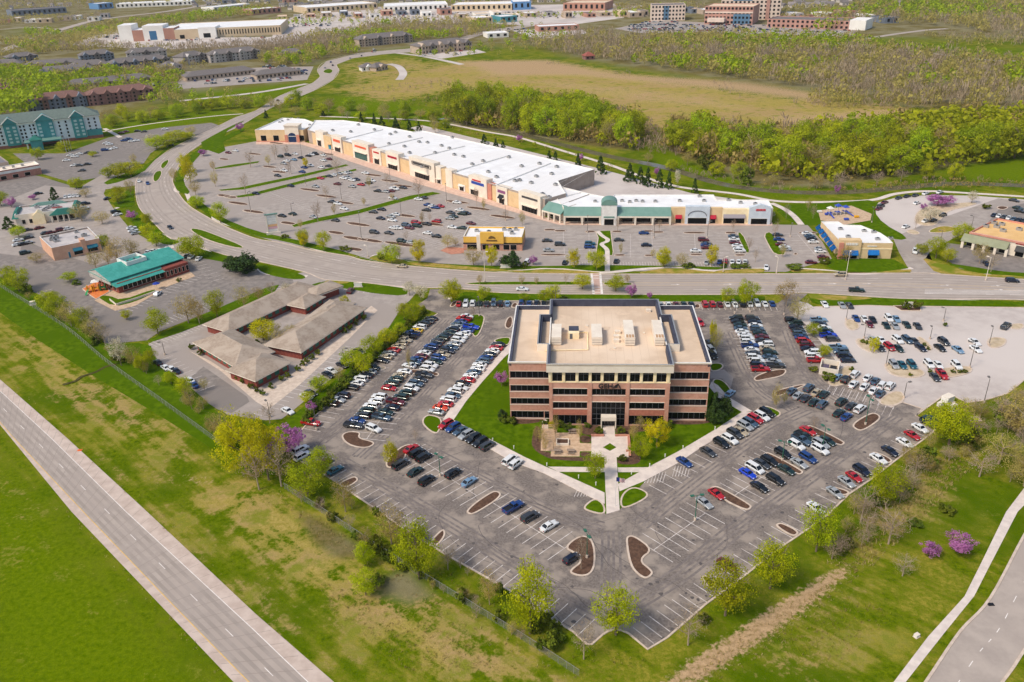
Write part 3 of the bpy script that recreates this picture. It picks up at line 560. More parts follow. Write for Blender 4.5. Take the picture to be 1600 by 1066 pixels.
# crack sealing and oil stains
rc = random.Random(17); b = MB(); lotp = WW(LOT)
CS = mat('crack_sealant', lin((74,68,66)), lin((88,80,78)), 2., .7, .3)
for _ in range(70):
    x, y = W(rc.uniform(470,1440), rc.uniform(480,1000)); a = rc.choice((.67,.67+1.57,2.4,.1))+rc.uniform(-.25,.25); pts = []
    for k in range(rc.randint(8,26)):
        if not in_poly(np.array([x]), np.array([y]), lotp)[0]: break
        pts.append((x, y)); x += 1.6*math.cos(a); y += 1.6*math.sin(a); a += rc.uniform(-.28,.28)
    if len(pts) > 3: strip_mb(b, pts, rc.uniform(.05,.12), .0505)
tag(b.obj('crack_sealing', CS), 'dark crack sealing lines wandering over the office car park', kind='structure')
b = MB()
for _ in range(420):
    x, y = W(rc.uniform(470,1440), rc.uniform(480,1000))
    if not in_poly(np.array([x]), np.array([y]), lotp)[0]: continue
    r0 = rc.uniform(.15,.55); n = 9; b.add([(x+r0*rc.uniform(.6,1.2)*math.cos(6.283*i/n), y+r0*rc.uniform(.6,1.2)*math.sin(6.283*i/n), .0515+rc.random()*.001) for i in range(n)], [tuple(range(n))])
tag(b.obj('oil_stains', mat('oil_stain', lin((84,77,75)), lin((98,90,86)), 3., .6, .3)), 'dark oil stains on the office car park', kind='structure')
b = MB()
for pts in (((500,690),(560,640),(640,560),(700,500)),((560,715),(640,640),(700,575),(760,515)),((530,720),(600,760),(720,830),(860,920),(950,970)),((640,690),(740,740),(860,800),(940,825)),((960,960),(1060,900),(1160,820),(1300,720),(1400,650)),((1000,820),(1100,740),(1200,670),(1260,640)),((950,960),(955,900),(955,830)),((1140,520),(1180,600),(1240,640)),((1225,500),(1250,560),(1290,610),(1370,650)),((700,485),(900,485),(1130,488),(1220,490))):
    sp = spline(WW(pts), 10)
    for o_ in (-1.9,-.5,.6,2.): strip_mb(b, offset_line(sp, o_), .55, .0475+o_*.0003)
tag(b.obj('tyre_tracks', mat('tyre_track', lin((140,129,121)), lin((116,107,103)), .6, .9, .2, detail=10, contrast=(.35,.6))), 'pale dusty tyre tracks along the car park aisles', kind='structure')
# shopping car park islands and hedged strips
for px in ([(341,297),(375,293),(470,273),(540,257),(546,259),(475,277),(380,297),(345,299)],[(353,309),(390,303),(480,280),(556,264),(558,267),(485,284),(395,307),(360,311)],[(455,352),(500,340),(560,328),(640,306),(676,300),(690,303),(640,313),(560,335),(500,347),(460,356)],[(334,263),(360,258),(405,252),(404,255),(362,262),(336,265)]):
    island(px, LAWN, 'long green hedge strip dividing the shopping car park', 0, .3)
for x_, y_, l_ in ((372,318,9),(396,331,9),(398,241,7),(421,261,7),(436,269,7),(484,297,9),(510,307,9),(536,317,9),(511,241,7),(583,274,8),(609,283,8),(630,291,8),(560,351,9),(631,337,9),(672,350,10),(714,316,9),(747,326,9),(785,339,9),(625,382,11),(578,376,9),(555,373,9),(432,224,8),(350,249,5),(350,306,6),(360,308,6),(450,349,6),(525,364,6),(555,390,5)):
    x0, y0 = W(x_, y_); t = math.radians(-28); p = []
    for sx, sy in ((-1,-1),(1,-1),(1,1),(-1,1)):
        ax, ay = sx*l_*.75, sy*2.1; p.append((x0+ax*math.cos(t)-ay*math.sin(t)*.6, y0+ax*math.sin(t)+ay*math.cos(t)))
    island(p, MULCH, 'dark mulch island in the shopping car park', 1, .4, world=True)
for xa, xb, y_ in ((850,868,359.5),(866,884,361),(914,930,362),(956,972,362),(1001,1021,361.5),(1020,1037,363),(1068,1102,364),(1133,1150,364),(845,884,398.5),(960,977,399),(1007,1022,399.5),(1078,1098,398),(1148,1165,399),(1248,1277,364),(1240,1246,397)):
    island([(xa,y_-1.4),(xb,y_-1.4),(xb,y_+1.6),(xa,y_+1.6)], MULCH, 'thin dark mulch island in the shopping car park', 1, .3)
island([(939,361),(955,361),(959,394),(957,400),(931,398),(931,392),(934,372),(930,362)], LAWN, 'bright grass court with a zigzag walk in the shopping car park', 0, .4)
path('court_walk', [(934,362),(941,369),(949,374),(948,378),(940,382),(948,390),(949,400),(949,424)], 2., .14, WALK, 'zigzag walk through the grass court', 3)
island([(1150,364),(1160,364),(1172,390),(1170,397),(1163,393)], LAWN, 'grass island beside the parked white cars', 1, .3); island([(1192,366),(1205,362),(1216,378),(1232,398),(1210,399),(1200,384)], LAWN, 'grass island beside the store entry lane', 1, .4)
island([(1445,363),(1470,352),(1500,357),(1490,362),(1470,365)], LAWN2, 'tan oval island of the horseshoe car park', 2); island([(1428,345),(1432,330),(1455,322),(1490,318),(1530,316),(1520,322),(1480,330),(1470,345),(1460,354),(1435,352)], SAND, 'large tan planted island of the horseshoe car park', 2)
island([(1555,325),(1562,322),(1578,324),(1568,329)], MULCH, 'dark island behind the brick restaurant', 2); island([(1413,362),(1425,358),(1440,365),(1430,368)], SAND, 'small tan island at the entry drive', 2)
for px, m_, lb in (([(1300,400),(1390,402),(1418,418),(1420,420),(1360,427),(1290,422)],LAWN,'deep green lawn before the blue awning store'),([(1232,419),(1290,423.5),(1350,428),(1422,420),(1425,426),(1330,427),(1240,427)],LAWN2,'dry grass verge before the blue awning store'),([(1462,427),(1450,414),(1440,402),(1470,412),(1520,428),(1600,432),(1600,436),(1500,430)],LAWN2,'dry verge at the entry drive'),([(1470,410),(1520,417),(1560,424),(1620,428),(1620,434),(1530,428)],LAWN,'green verge before the brick restaurant'),
    ([(1165,420),(1200,420),(1190,427),(1130,427),(1110,424)],LAWN2,'dry tip of the shopping verge'),([(640,408),(700,414),(780,420),(800,424),(860,420),(940,426),(930,427.5),(800,426),(680,418),(620,411)],LAWN2,'dry verge strip before the yellow restaurant'),([(615,404),(650,410),(760,416),(880,416),(900,414),(1150,417),(1110,423),(1060,416),(1000,419),(940,425),(860,418),(800,423),(700,414)],LAWN,'green verge in front of the shopping car park'),([(1000,425),(1050,418),(1110,425),(1180,427),(1000,428)],LAWN2,'yellowed verge by the crossing'),
    ([(575,403),(590,398),(620,404),(650,412),(620,412),(585,407)],LAWN2,'dry brown tip of verge at the mall drive'),([(505,385),(545,395),(543,399),(500,392),(440,376),(400,370),(345,348),(305,322),(296,310),(300,306),(320,320),(345,340),(400,362),(450,372)],LAWN,'green verge along the boulevard bend'),
    ([(276,300),(272,285),(276,268),(296,242),(330,222),(380,200),(384,204),(340,226),(318,236),(300,256),(290,270),(286,285),(300,305)],LAWN,'green verge left of the shopping car park'),([(705,456),(800,459),(1000,461.5),(1195,461),(1195,472),(1000,472),(800,469),(706,472)],LAWN,'grass strip between the boulevard and the office'),([(1262,458.5),(1375,466),(1440,468.5),(1600,470.5),(1600,480),(1440,478),(1392,478),(1355,476.5),(1272,479)],LAWN,'grass strip above the concrete car park'),([(1262,459),(1300,462),(1375,466),(1330,470),(1268,469)],LAWN2,'dry strip at the office entry'),
    ([(505,439),(545,440),(600,446),(640,452),(634,463),(585,459),(560,454),(500,446)],LAWN,'grass verge at the medical office entry'),([(510,438),(550,440),(540,444),(505,444)],LAWN2,'dry verge tip at the medical entry'),([(482,452),(484,446),(505,440),(500,447),(488,453)],LAWN,'small grass island at the medical entry'),([(400,411),(430,418),(475,430),(478,436),(455,437),(420,430),(403,422)],LAWN,'grass corner verge on the boulevard bend'),
    ([(283,378),(330,395),(400,412),(403,424),(360,412),(320,404),(290,392)],LAWN,'grass verge by the round evergreens'),([(200,330),(215,330),(238,352),(262,373),(285,378),(262,385),(235,372),(205,350)],LAWN,'planted verge left of the boulevard'),([(175,318),(208,290),(209,310),(212,322),(185,326)],LAWN,'planted corner verge at the restaurant drive'),
    ([(160,285),(200,270),(222,262),(245,246),(262,228),(270,226),(240,252),(222,272),(170,290)],LAWN,'planted bank beside the hotel car park'),([(355,245),(305,228),(340,208),(372,192),(385,188),(345,210)],LAWN,'grass verge opposite the hotel'),([(1205,322),(1300,317),(1375,312),(1365,330),(1380,350),(1420,372),(1405,376),(1380,368),(1340,355),(1310,348),(1285,352),(1240,352)],LAWN,'park lawn round the playground'),
    ([(425,462),(390,478),(240,536),(232,530),(350,478),(440,440)],LAWN,'green divider with trees beside the medical office'),([(590,530),(600,520),(640,478),(655,480),(665,496),(625,530),(580,568),(540,608),(500,640),(470,672),(440,662),(470,640),(530,590)],LAWN,'hedged green strip between two car parks'),([(-40,415),(60,465),(150,525),(160,540),(235,535),(240,560),(310,615),(350,655),(420,660),(465,672),(450,700),(420,760),(300,680),(100,560),(-40,460)],LAWN,'sloping green margin below the left car parks')):
    verge('grass_verge', px, m_, lb, 1, .08)
path('drainage_swale', [(98,602),(118,596),(128,589),(150,582),(165,574),(182,570)], 1.1, .2, mat('swale_mud', lin((70,68,30)), lin((92,84,48)), 1.2, .9, .1), 'dark muddy ditch crossing the green margin')
sheet('playground_surface', [(1278,330),(1330,322),(1362,335),(1360,345),(1320,352),(1282,345)], .2, PATIO, 'brown rubber playground surface')
path('park_walk', [(1205,318),(1225,327),(1240,338),(1252,352)], 3, .21, WALK, 'walk from the shops to the playground')
sheet('mall_forecourt', [(400,222),(475,222),(492,226),(850,339),(880,347),(1207,348),(1207,353),(875,352),(845,344),(640,284),(545,252),(490,232),(470,226),(400,226)], .09, FORE, 'pinkish paved walk along the shop fronts')
sheet('restaurant_patio', [(688,392),(700,386),(725,388),(725,396),(705,398)], .1, RPAVE, 'red paved patio left of the yellow restaurant')
# water of the creek
path('creek', [(690,185),(740,196),(830,214),(900,232),(960,246),(1040,262),(1130,288),(1230,300),(1330,300),(1420,292),(1500,287),(1640,292)], 7, .03, mat('creek_water', lin((92,86,66)), lin((110,104,80)), .2, .2, .5), 'narrow brown creek in the trees')
# ================================================================== BUILDINGS
def inset(p, d):
    p = ccw(p); n = len(p); out = []
    for i in range(n):
        a, b_, c = (np.array(p[j % n], float) for j in (i-1, i, i+1))
        u = (b_-a)/np.hypot(*(b_-a)); v = (c-b_)/np.hypot(*(c-b_)); n1 = np.array([-u[1], u[0]]); n2 = np.array([-v[1], v[0]])
        k = 1+n1@n2; out.append(tuple(b_+(n1+n2)*d/max(k, .2)))
    return out
def parapet_roof(root, poly, z0, zroof, ztop, wallm, roofm, capm, innerm, wall_name='wall', th=.35, cap=.12):
    p = ccw(poly); q = inset(p, th); n = len(p); b = MB()
    for i in range(n):
        j = (i+1)%n
        if wall_name: b.add([(*p[i],z0),(*p[j],z0),(*p[j],ztop),(*p[i],ztop)], [(0,1,2,3)], 0)
        b.add([(*p[i],ztop),(*p[j],ztop),(*q[j],ztop),(*q[i],ztop)], [(0,1,2,3)], 1)
        b.add([(*q[j],zroof),(*q[i],zroof),(*q[i],ztop),(*q[j],ztop)], [(0,1,2,3)], 2)
    w = b.obj(wall_name or 'parapet', [wallm, capm, innerm], root)
    b = MB(); b.add([(*c, zroof) for c in q], [tuple(range(n))]); r = b.obj('roof', roofm, root)
    return w, r
class Side:
    """a wall plane of a building: origin, along-wall direction and inward direction in local metres"""
    def __init__(s, o, u, v): s.o, s.u, s.v = np.array(o, float), np.array(u, float), np.array(v, float)
    def p(s, x, y, z): q = s.o+s.u*x+s.v*y; return (q[0], q[1], z)
    def box(s, b, x0, x1, y0, y1, z0, z1, mi=0):
        b.add([s.p(x0,y0,z0),s.p(x1,y0,z0),s.p(x1,y1,z0),s.p(x0,y1,z0),s.p(x0,y0,z1),s.p(x1,y0,z1),s.p(x1,y1,z1),s.p(x0,y1,z1)], [(0,3,2,1),(0,1,5,4),(1,2,6,5),(2,3,7,6),(3,0,4,7),(4,5,6,7)], mi)
def facade(root, S, L, z0, z1, wallm, wins, panem=GLASS, framem=MULL, rec=.28, name='wall', bandm=None):
    """wall with real openings; wins: (x0,x1,z0,z1,panes,transoms)"""
    xs = sorted({0., L, *[w[0] for w in wins], *[w[1] for w in wins]}); zs = sorted({z0, z1, *[w[2] for w in wins], *[w[3] for w in wins]}); b = MB()
    for i in range(len(xs)-1):
        for k in range(len(zs)-1):
            cx, cz = (xs[i]+xs[i+1])/2, (zs[k]+zs[k+1])/2
            if any(w[0] < cx < w[1] and w[2] < cz < w[3] for w in wins): continue
            b.add([S.p(xs[i],0,zs[k]),S.p(xs[i+1],0,zs[k]),S.p(xs[i+1],0,zs[k+1]),S.p(xs[i],0,zs[k+1])], [(0,1,2,3)])
    for w in wins:
        a, c, e, f_ = w[:4]
        b.add([S.p(a,0,e),S.p(c,0,e),S.p(c,0,f_),S.p(a,0,f_),S.p(a,rec,e),S.p(c,rec,e),S.p(c,rec,f_),S.p(a,rec,f_)], [(0,4,5,1),(1,5,6,2),(2,6,7,3),(3,7,4,0)])
    wl = b.obj(name, wallm, root)
    for w in wins:
        a, c, e, f_, n = w[:5]; tr = w[5] if len(w) > 5 else []
        fr = MB(); pw = (c-a)/n; mw = .075
        for i in range(n+1): x = a+pw*i; S.box(fr, max(a, x-mw/2), min(c, x+mw/2), rec-.1, rec, e, f_)
        for zz in [e+.05, f_-.05]+list(tr): S.box(fr, a, c, rec-.09, rec, zz-.05, zz+.05)
        fo = fr.obj('window', framem, root)
        for i in range(n):
            zz = [e]+list(tr)+[f_]
            for k in range(len(zz)-1):
                pb = MB(); S.box(pb, a+pw*i+mw/2, a+pw*(i+1)-mw/2, rec-.05+random.uniform(0,.012), rec+.02, zz[k]+.05, zz[k+1]-.05); pb.obj('pane', panem, fo)
    return wl
def text_obj(txt, size, m, root, loc, rot, extr=.12, name='lettering'):
    c = bpy.data.curves.new(name, 'FONT'); c.body = txt; c.size = size; c.extrude = extr; c.align_x = 'CENTER'; c.resolution_u = 3; c.offset = .035
    o = bpy.data.objects.new(name, c); link(o); bpy.context.view_layer.update()
    me = bpy.data.meshes.new_from_object(o.evaluated_get(bpy.context.evaluated_depsgraph_get())); bpy.data.objects.remove(o)
    me.materials.clear(); me.materials.append(m); return inst(name, me, root, loc, rot)
# ------------------------------------------------------------------ the office
TH = .0777618
_o = W(858.6, 664.8)
office = empty('office_building', (_o[0], _o[1], 0), -TH, 'four storey pink brick office building with tan roof and dark window bands', 'building')
def oloc(px, py, z):
    x, y = W(px, py, z); dx, dy = x-_o[0], y-_o[1]; return (dx*math.cos(TH)-dy*math.sin(TH), dx*math.sin(TH)+dy*math.cos(TH))
def build_office(root):
    Lc, D = 32.25, 43.; WL, WR, wf, wb = -11., 43., 2.7, 40.2; ZT, ZW = 19.5, 18.5
    cream_z = 13.72
    S = Side((0,0),(1,0),(0,1))
    rows = [(.5,3.4),(5.5,7.5),(9.75,11.7)]
    wins = []
    for a, c in ((1.0,10.3),(21.7,31.1)): wins += [(a,c,z0,z1,6) for z0,z1 in rows]
    wins += [(11.6,20.6,9.75,11.7,8), (11.6,20.6,.12,7.6,7,[2.2,3.7,5.6])]
    facade(root, S, Lc, 0, cream_z, BRICK, wins)
    tops = [(.85,3.5),(4.35,7.1),(7.9,10.6),(11.4,13.8),(14.6,17.5),(18.35,20.75),(21.6,24.2),(25.,27.75),(28.6,31.2)]
    facade(root, S, Lc, cream_z, 18., CREAM, [(a,c,13.9,16.9,2,[16.1]) for a,c in tops], name='cream_wall')
    b = MB()
    for i in range(len(tops)+1):
        x = (0 if i == 0 else (tops[i-1][1]+(tops[i][0] if i < len(tops) else Lc))/2)
        S.box(b, max(-.15,x-.32), min(Lc+.15,x+.32) if i else .55, -.18, 0, 13.76, 17.4)
    S.box(b, -.15, Lc+.15, -.25, 0, 17.4, 17.7); S.box(b, -.15, Lc+.15, -.1, 0, cream_z-.15, cream_z+.12); b.obj('pilasters', CREAM, root)
    b = MB()
    for k, (y, z0, z1) in enumerate(((.3,17.7,18.3),(.5,18.3,18.9),(.7,18.9,ZT-.12))): S.box(b, -y, Lc+y, -y, 0, z0, z1)
    b.obj('cornice', mat('cornice_cream', lin((250,236,212)), lin((242,226,200)), .5, .8), root)
    for x0, x1 in ((-.02,.9),(10.4,11.5),(20.7,21.6),(31.2,Lc+.02)): b = MB(); S.box(b, x0, x1, -.2, 0, 0, cream_z-.16); b.obj('pier', BRICK, root)
    for x0, x1 in ((.92,10.38),(21.62,31.18)): b = MB(); S.box(b, x0, x1, -.06, 0, 3.55, 5.35); b.obj('base_band', BRICK_D, root)
    b = MB(); 
    for x0,x1 in ((.95,10.35),(21.65,31.15)):
        for z in (5.35,7.55,9.6,11.75): S.box(b, x0, x1, -.12, 0, z, z+.15)
    S.box(b, 11.55, 20.65, -.12, 0, 9.6, 9.74); S.box(b, 11.55, 20.65, -.12, 0, 7.62, 7.8); b.obj('sills', STUC2, root)
    b = MB(); S.box(b, 14.1, 18.2, -1.6, .26, 2.55, 3.7); S.box(b, 14.1, 14.35, -1.5, .26, 0, 2.55); S.box(b, 17.95, 18.2, -1.5, .26, 0, 2.55); b.obj('entrance_canopy', STUC2, root)
    for i in range(4):
        d = MB(); x = 14.5+i*.86; S.box(d, x, x+.8, -.05, .1, .12, 2.4); dr = d.obj('door', BLACK, root); h = MB(); S.box(h, x+.62, x+.68, -.12, -.05, .9, 1.4); h.obj('handle', METAL, dr)
    # name on the front, with the split last letter
    text_obj('GEH', 2.0, BLACK, root, (15.15, -.33, 12.06), (math.pi/2,0,0), .09)
    b = MB(); zb_, zt_ = 12.06, 13.5
    def stroke(x0, x1, z0, z1, w=.27): b.add([(x0,-.44,z0),(x0+w,-.44,z0),(x1+w,-.44,z1),(x1,-.44,z1),(x0,-.3,z0),(x0+w,-.3,z0),(x1+w,-.3,z1),(x1,-.3,z1)], [(0,1,2,3),(0,4,5,1),(1,5,6,2),(3,2,6,7),(4,0,3,7)])
    stroke(17.05, 17.75, zb_, zt_-.35); stroke(17.5, 18.05, zb_, zt_-.15); stroke(17.95, 18.35, zb_+.2, zt_); stroke(18.95, 18.3, zb_, zt_); stroke(17.75, 18.75, zb_+.42, zb_+.5, .1)
    b.obj('lettering', BLACK, root)
    # wings
    wr = [(.7,2.95),(5.15,7.1),(9.25,11.2),(13.35,15.5)]
    for x0, x1 in ((WL,0.),(Lc,WR)):
        L = x1-x0; left = x0 < 0
        w = [(.3,L,a,c,7) if left else (0.,L-.3,a,c,7) for a,c in wr]
        if left: w[0] = (.3,L-1.6,*wr[0],6); w.append((L-1.4,L-.1,.1,2.95,1,[2.2]))
        facade(root, Side((x0,wf),(1,0),(0,1)), L, 0, ZW-.4, BRICK, w)
        b = MB(); SS = Side((x0,wf),(1,0),(0,1))
        for a, c in wr: SS.box(b, .02, L-.02, -.1, 0, a-.16, a); SS.box(b, .02, L-.02, -.06, 0, c, c+.1)
        b.obj('sills', STUC2, root)
        Sd = Side((WL,wb),(0,-1),(1,0)) if left else Side((WR,wf),(0,1),(-1,0))
        facade(root, Sd, wb-wf, 0, ZW-.4, BRICK, [(1.2,wb-wf-.3,a,c,14) for a,c in wr])
        b = MB(); Sb = Side((x1,wb),(-1,0),(0,-1)); Sb.box(b, 0, L, 0, .3, 0, 17.05); b.obj('rear_wall', BRICK, root)
        p = [(x0-(.25 if left else 0),wf-.25),(x1+(0 if left else .25),wf-.25),(x1+(0 if left else .25),wb+.25),(x0-(.25 if left else 0),wb+.25)]
        parapet_roof(root, p, ZW-.45, 17.1, ZW, STUC2, TANROOF, WHITE, NAVY, 'parapet')
        xo = p[0][0] if left else p[1][0]; b = MB(); b.box(*((xo+.2, xo+1.) if left else (xo-1., xo-.2)), wf, wb, 17.1, ZW-.04); b.obj('coping', NAVY, root)
    b = MB(); Side((Lc,D),(-1,0),(0,-1)).box(b, 0, Lc, 0, .3, 0, 17.1); b.box(0,.3,wb,D,0,17.1); b.box(Lc-.3,Lc,wb,D,0,17.1); b.obj('rear_wall', BRICK, root)
    p = [(-.7,-.7),(Lc+.7,-.7),(Lc+.7,11.5),(Lc+3.6,11.5),(Lc+3.6,31.5),(Lc+.7,31.5),(Lc+.7,D),(-.7,D),(-.7,31.5),(-3.6,31.5),(-3.6,11.5),(-.7,11.5)]
    parapet_roof(root, p, 17.0, 17.16, ZT, STUC2, TANROOF, METAL, NAVY, 'parapet', .4)
    for sx in (0, 1):
        for ya, yb, off in ((-.3,11.2,-.7),(12,31.2,-3.6),(31.8,D-.3,-.7)):
            xo = off if sx == 0 else Lc-off; b = MB(); b.box(*((xo+.12, xo+1.) if sx == 0 else (xo-1., xo-.12)), ya, yb, 17.16, ZT-.04 if off > -1 else ZT-.5); b.obj('coping', NAVY, root)
    zr = 17.16
    for i, (xa, xb, yf, yt0, yt1) in enumerate(((861.5,877,540,527.5,506),(924.5,941,540,527.5,506),(976.5,992,541,529,500),(1023,1038,541,529,500))):
        a = oloc(xa, yf, zr); c = oloc(xb, yf, zr); hh = 2.6; e = oloc((xa+xb)/2, yt1, zr+hh); x0, x1, y0, y1 = a[0], c[0], a[1], e[1]
        m = MB(); m.box(x0, x1, y0, y1, zr+.3, zr+hh); m.box(x0+.2, x1-.2, y0+.3, y1-.3, zr, zr+.3); u = m.obj('rooftop_unit', STUC2, root)
        g = MB(); back = i < 2
        for k in range(3):
            gx = x0+(x1-x0)*(.12+.29*k); gy0 = y1+.1 if back else y0+.2
            g.box(gx, gx+(x1-x0)*.2, gy0, gy0+1.8, zr+.3 if back else zr+hh, zr+1.6 if back else zr+hh+.12)
        g.obj('condenser_fans', mat('rust_tan', lin((190,150,112)), rough=.7), u)
        g = MB(); g.box(x0+.1, x1-.1, y0-.05, y0, zr+.9, zr+1.05); g.box(x0+.1, x1-.1, y0-.05, y0, zr+1.7, zr+1.8); g.obj('seam', GREYW, u)
    a = oloc(888, 530, zr); m = MB(); m.box(a[0], a[0]+3.1, a[1], a[1]+4.6, zr, zr+2.); u = m.obj('roof_hatch_house', CREAM, root); m = MB(); m.box(a[0]+.1, a[0]+3., a[1]+1.3, a[1]+4.5, zr+2.003, zr+2.06); m.obj('hatch_roof', NAVY, u); m = MB(); m.box(a[0]+.4,a[0]+1.2,a[1]-.06,a[1],zr+.1,zr+1.7); m.obj('hatch_door', MULL, u)
    b = MB(); q = [oloc(904,520.5,zr),oloc(918,520.5,zr),oloc(919,547.5,zr),oloc(852,549,zr)]
    for k in range(3): b.tube((*q[k],zr+.25),(*q[k+1],zr+.25),.16,n=6)
    b.obj('pipe_run', CREAM, root)
    b = MB()
    for i in range(1, 15): strip_mb(b, [(-.2+i*2.3,0),( -.2+i*2.3,42.4)], .06, zr+.004)
    for x0, x1 in ((WL+1.1,-1.),(Lc+1.,WR-1.1)):
        for i in range(1, 16): strip_mb(b, [(x0,wf+.4+i*2.3),(x1,wf+.4+i*2.3)], .06, 17.104)
    b.obj('membrane_seams', mat('tan_seam', lin((204,178,152)), rough=.9), root)
    rr = random.Random(3); b = MB()
    for i in range(16):
        x, y, r0 = rr.uniform(2,30), rr.uniform(2,40), rr.uniform(.5,1.8); b.add([(x+r0*rr.uniform(.6,1.2)*math.cos(6.283*k/11)*1.5, y+r0*rr.uniform(.6,1.2)*math.sin(6.283*k/11), zr+.006+i*.0003) for k in range(11)], [tuple(range(11))])
    b.obj('ponding_stains', mat('pond_stain', lin((212,186,160)), lin((224,198,170)), .8, .8, .2), root)
    for px, py, s_ in ((965,521,.8),(963,528,.8),(963,534.5,.8),(917,510,.35),(1013,487,.7),(1006,521,.3),(960,545,.3),(871,509,.4)):
        a = oloc(px, py, zr); m = MB(); m.box(a[0]-s_, a[0]+s_, a[1]-s_*.8, a[1]+s_*.8, zr, zr+s_*1.1); m.obj('roof_vent', STUC2, root)
build_office(office)
# ------------------------------------------------------------------ simple building kit
class Bld:
    def __init__(s, name, label, A, B, cat='building', group=None):
        s.A = np.array(W(*A)); s.B = np.array(W(*B)); d = s.B-s.A; s.L = float(np.hypot(*d)); s.ang = math.atan2(d[1], d[0])
        s.u = d/s.L; s.n = np.array([-s.u[1], s.u[0]]); s.root = empty(name, (s.A[0], s.A[1], 0), s.ang, label, cat, group)
    def loc(s, px, py, z=0.): d = np.array(W(px, py, z))-s.A; return float(d@s.u), float(d@s.n)
    def lx(s, px, py):
        v = ray(px, py); c = np.array([0, 0, CAMH]); t = ((np.array([*s.A, 0])-c)[:2]@s.n)/(v[:2]@s.n); q = c+v*t; return float((q[:2]-s.A)@s.u), float(q[2])
    def box(s, name, x0, x1, y0, y1, z0, z1, m, parent=None, topm=None):
        b = MB(); b.box(x0, x1, y0, y1, z0, z1, 0, 1 if topm else None); return b.obj(name, [m, topm] if topm else m, parent or s.root)
    def flat(s, x0, x1, y0, y1, h, wallm, roofm, capm=None, innerm=None, ph=.7):
        return parapet_roof(s.root, [(x0,y0),(x1,y0),(x1,y1),(x0,y1)], 0, h-ph, h, wallm, roofm, capm or WHITE, innerm or wallm)
    def win(s, x0, x1, z0, z1, m=GLASS, y=0., side='f', name='window', d=.12, x=0.):
        """glazing set in a projecting frame on a wall; sides f(ront) l(eft) r(ight)"""
        b = MB(); p = MB(); t = .1
        if side == 'f': args = lambda e, f_: (x0-e, x1+e, y-f_, y+.05, z0-e, z1+e)
        elif side == 'l': args = lambda e, f_: (x-f_, x+.05, x0-e, x1+e, z0-e, z1+e)
        else: args = lambda e, f_: (x-.05, x+f_, x0-e, x1+e, z0-e, z1+e)
        b.box(*args(t, d*.5)); o = b.obj(name, STUC2, s.root); p.box(*args(0, d)); p.obj('pane', m, o); return o
    def hip(s, x0, x1, y0, y1, z, rise, m, name='roof', over=.5, ridge=None):
        x0 -= over; x1 += over; y0 -= over; y1 += over; b = MB(); w = min(x1-x0, y1-y0)/2 if ridge is None else ridge
        if x1-x0 >= y1-y0: r = [(x0+w,(y0+y1)/2,z+rise),(x1-w,(y0+y1)/2,z+rise)]; fs = [(0,1,5,4),(1,2,5),(2,3,4,5),(3,0,4)]
        else: r = [((x0+x1)/2,y0+w,z+rise),((x0+x1)/2,y1-w,z+rise)]; fs = [(0,1,4),(1,2,5,4),(2,3,5),(3,0,4,5)]
        b.add([(x0,y0,z),(x1,y0,z),(x1,y1,z),(x0,y1,z)]+r, fs+[(3,2,1,0)]); b.add([(x0,y0,z-.25),(x1,y0,z-.25),(x1,y1,z-.25),(x0,y1,z-.25),(x0,y0,z-.01),(x1,y0,z-.01),(x1,y1,z-.01),(x0,y1,z-.01)],[(0,1,5,4),(1,2,6,5),(2,3,7,6),(3,0,4,7),(3,2,1,0)]); return b.obj(name, m, s.root)
    def unit(s, x, y, z, sx=1.5, sy=1.1, h=1.1, m=METAL):
        b = MB(); b.box(x-sx/2, x+sx/2, y-sy/2, y+sy/2, z, z+h); o = b.obj('rooftop_unit', m, s.root); g = MB(); g.tube((x,y,z+h),(x,y,z+h+.15),min(sx,sy)*.35,n=8); g.obj('fan', BLACK, o)
    def sign(s, x0, x1, z0, z1, m, y=0., letters=True):
        """raised letter blocks: too small to read in the photograph"""
        b = MB(); x = x0; 
        while x < x1-.1: w = random.uniform(.35,.75)*(z1-z0)*.8; b.box(x, min(x+w, x1), y-.18, y, z0, z1); x += w+.18*(z1-z0)
        return b.obj('sign_letters', m, s.root)
    def awning(s, x0, x1, z0, z1, m, y=0., out=1.2):
        b = MB(); b.add([(x0,y,z1),(x1,y,z1),(x1,y-out,z0+.25),(x0,y-out,z0+.25),(x0,y-out,z0),(x1,y-out,z0),(x0,y,z0),(x1,y,z0)], [(3,2,1,0),(4,5,2,3),(0,6,4,3),(1,2,5,7)]); return b.obj('awning', m, s.root)
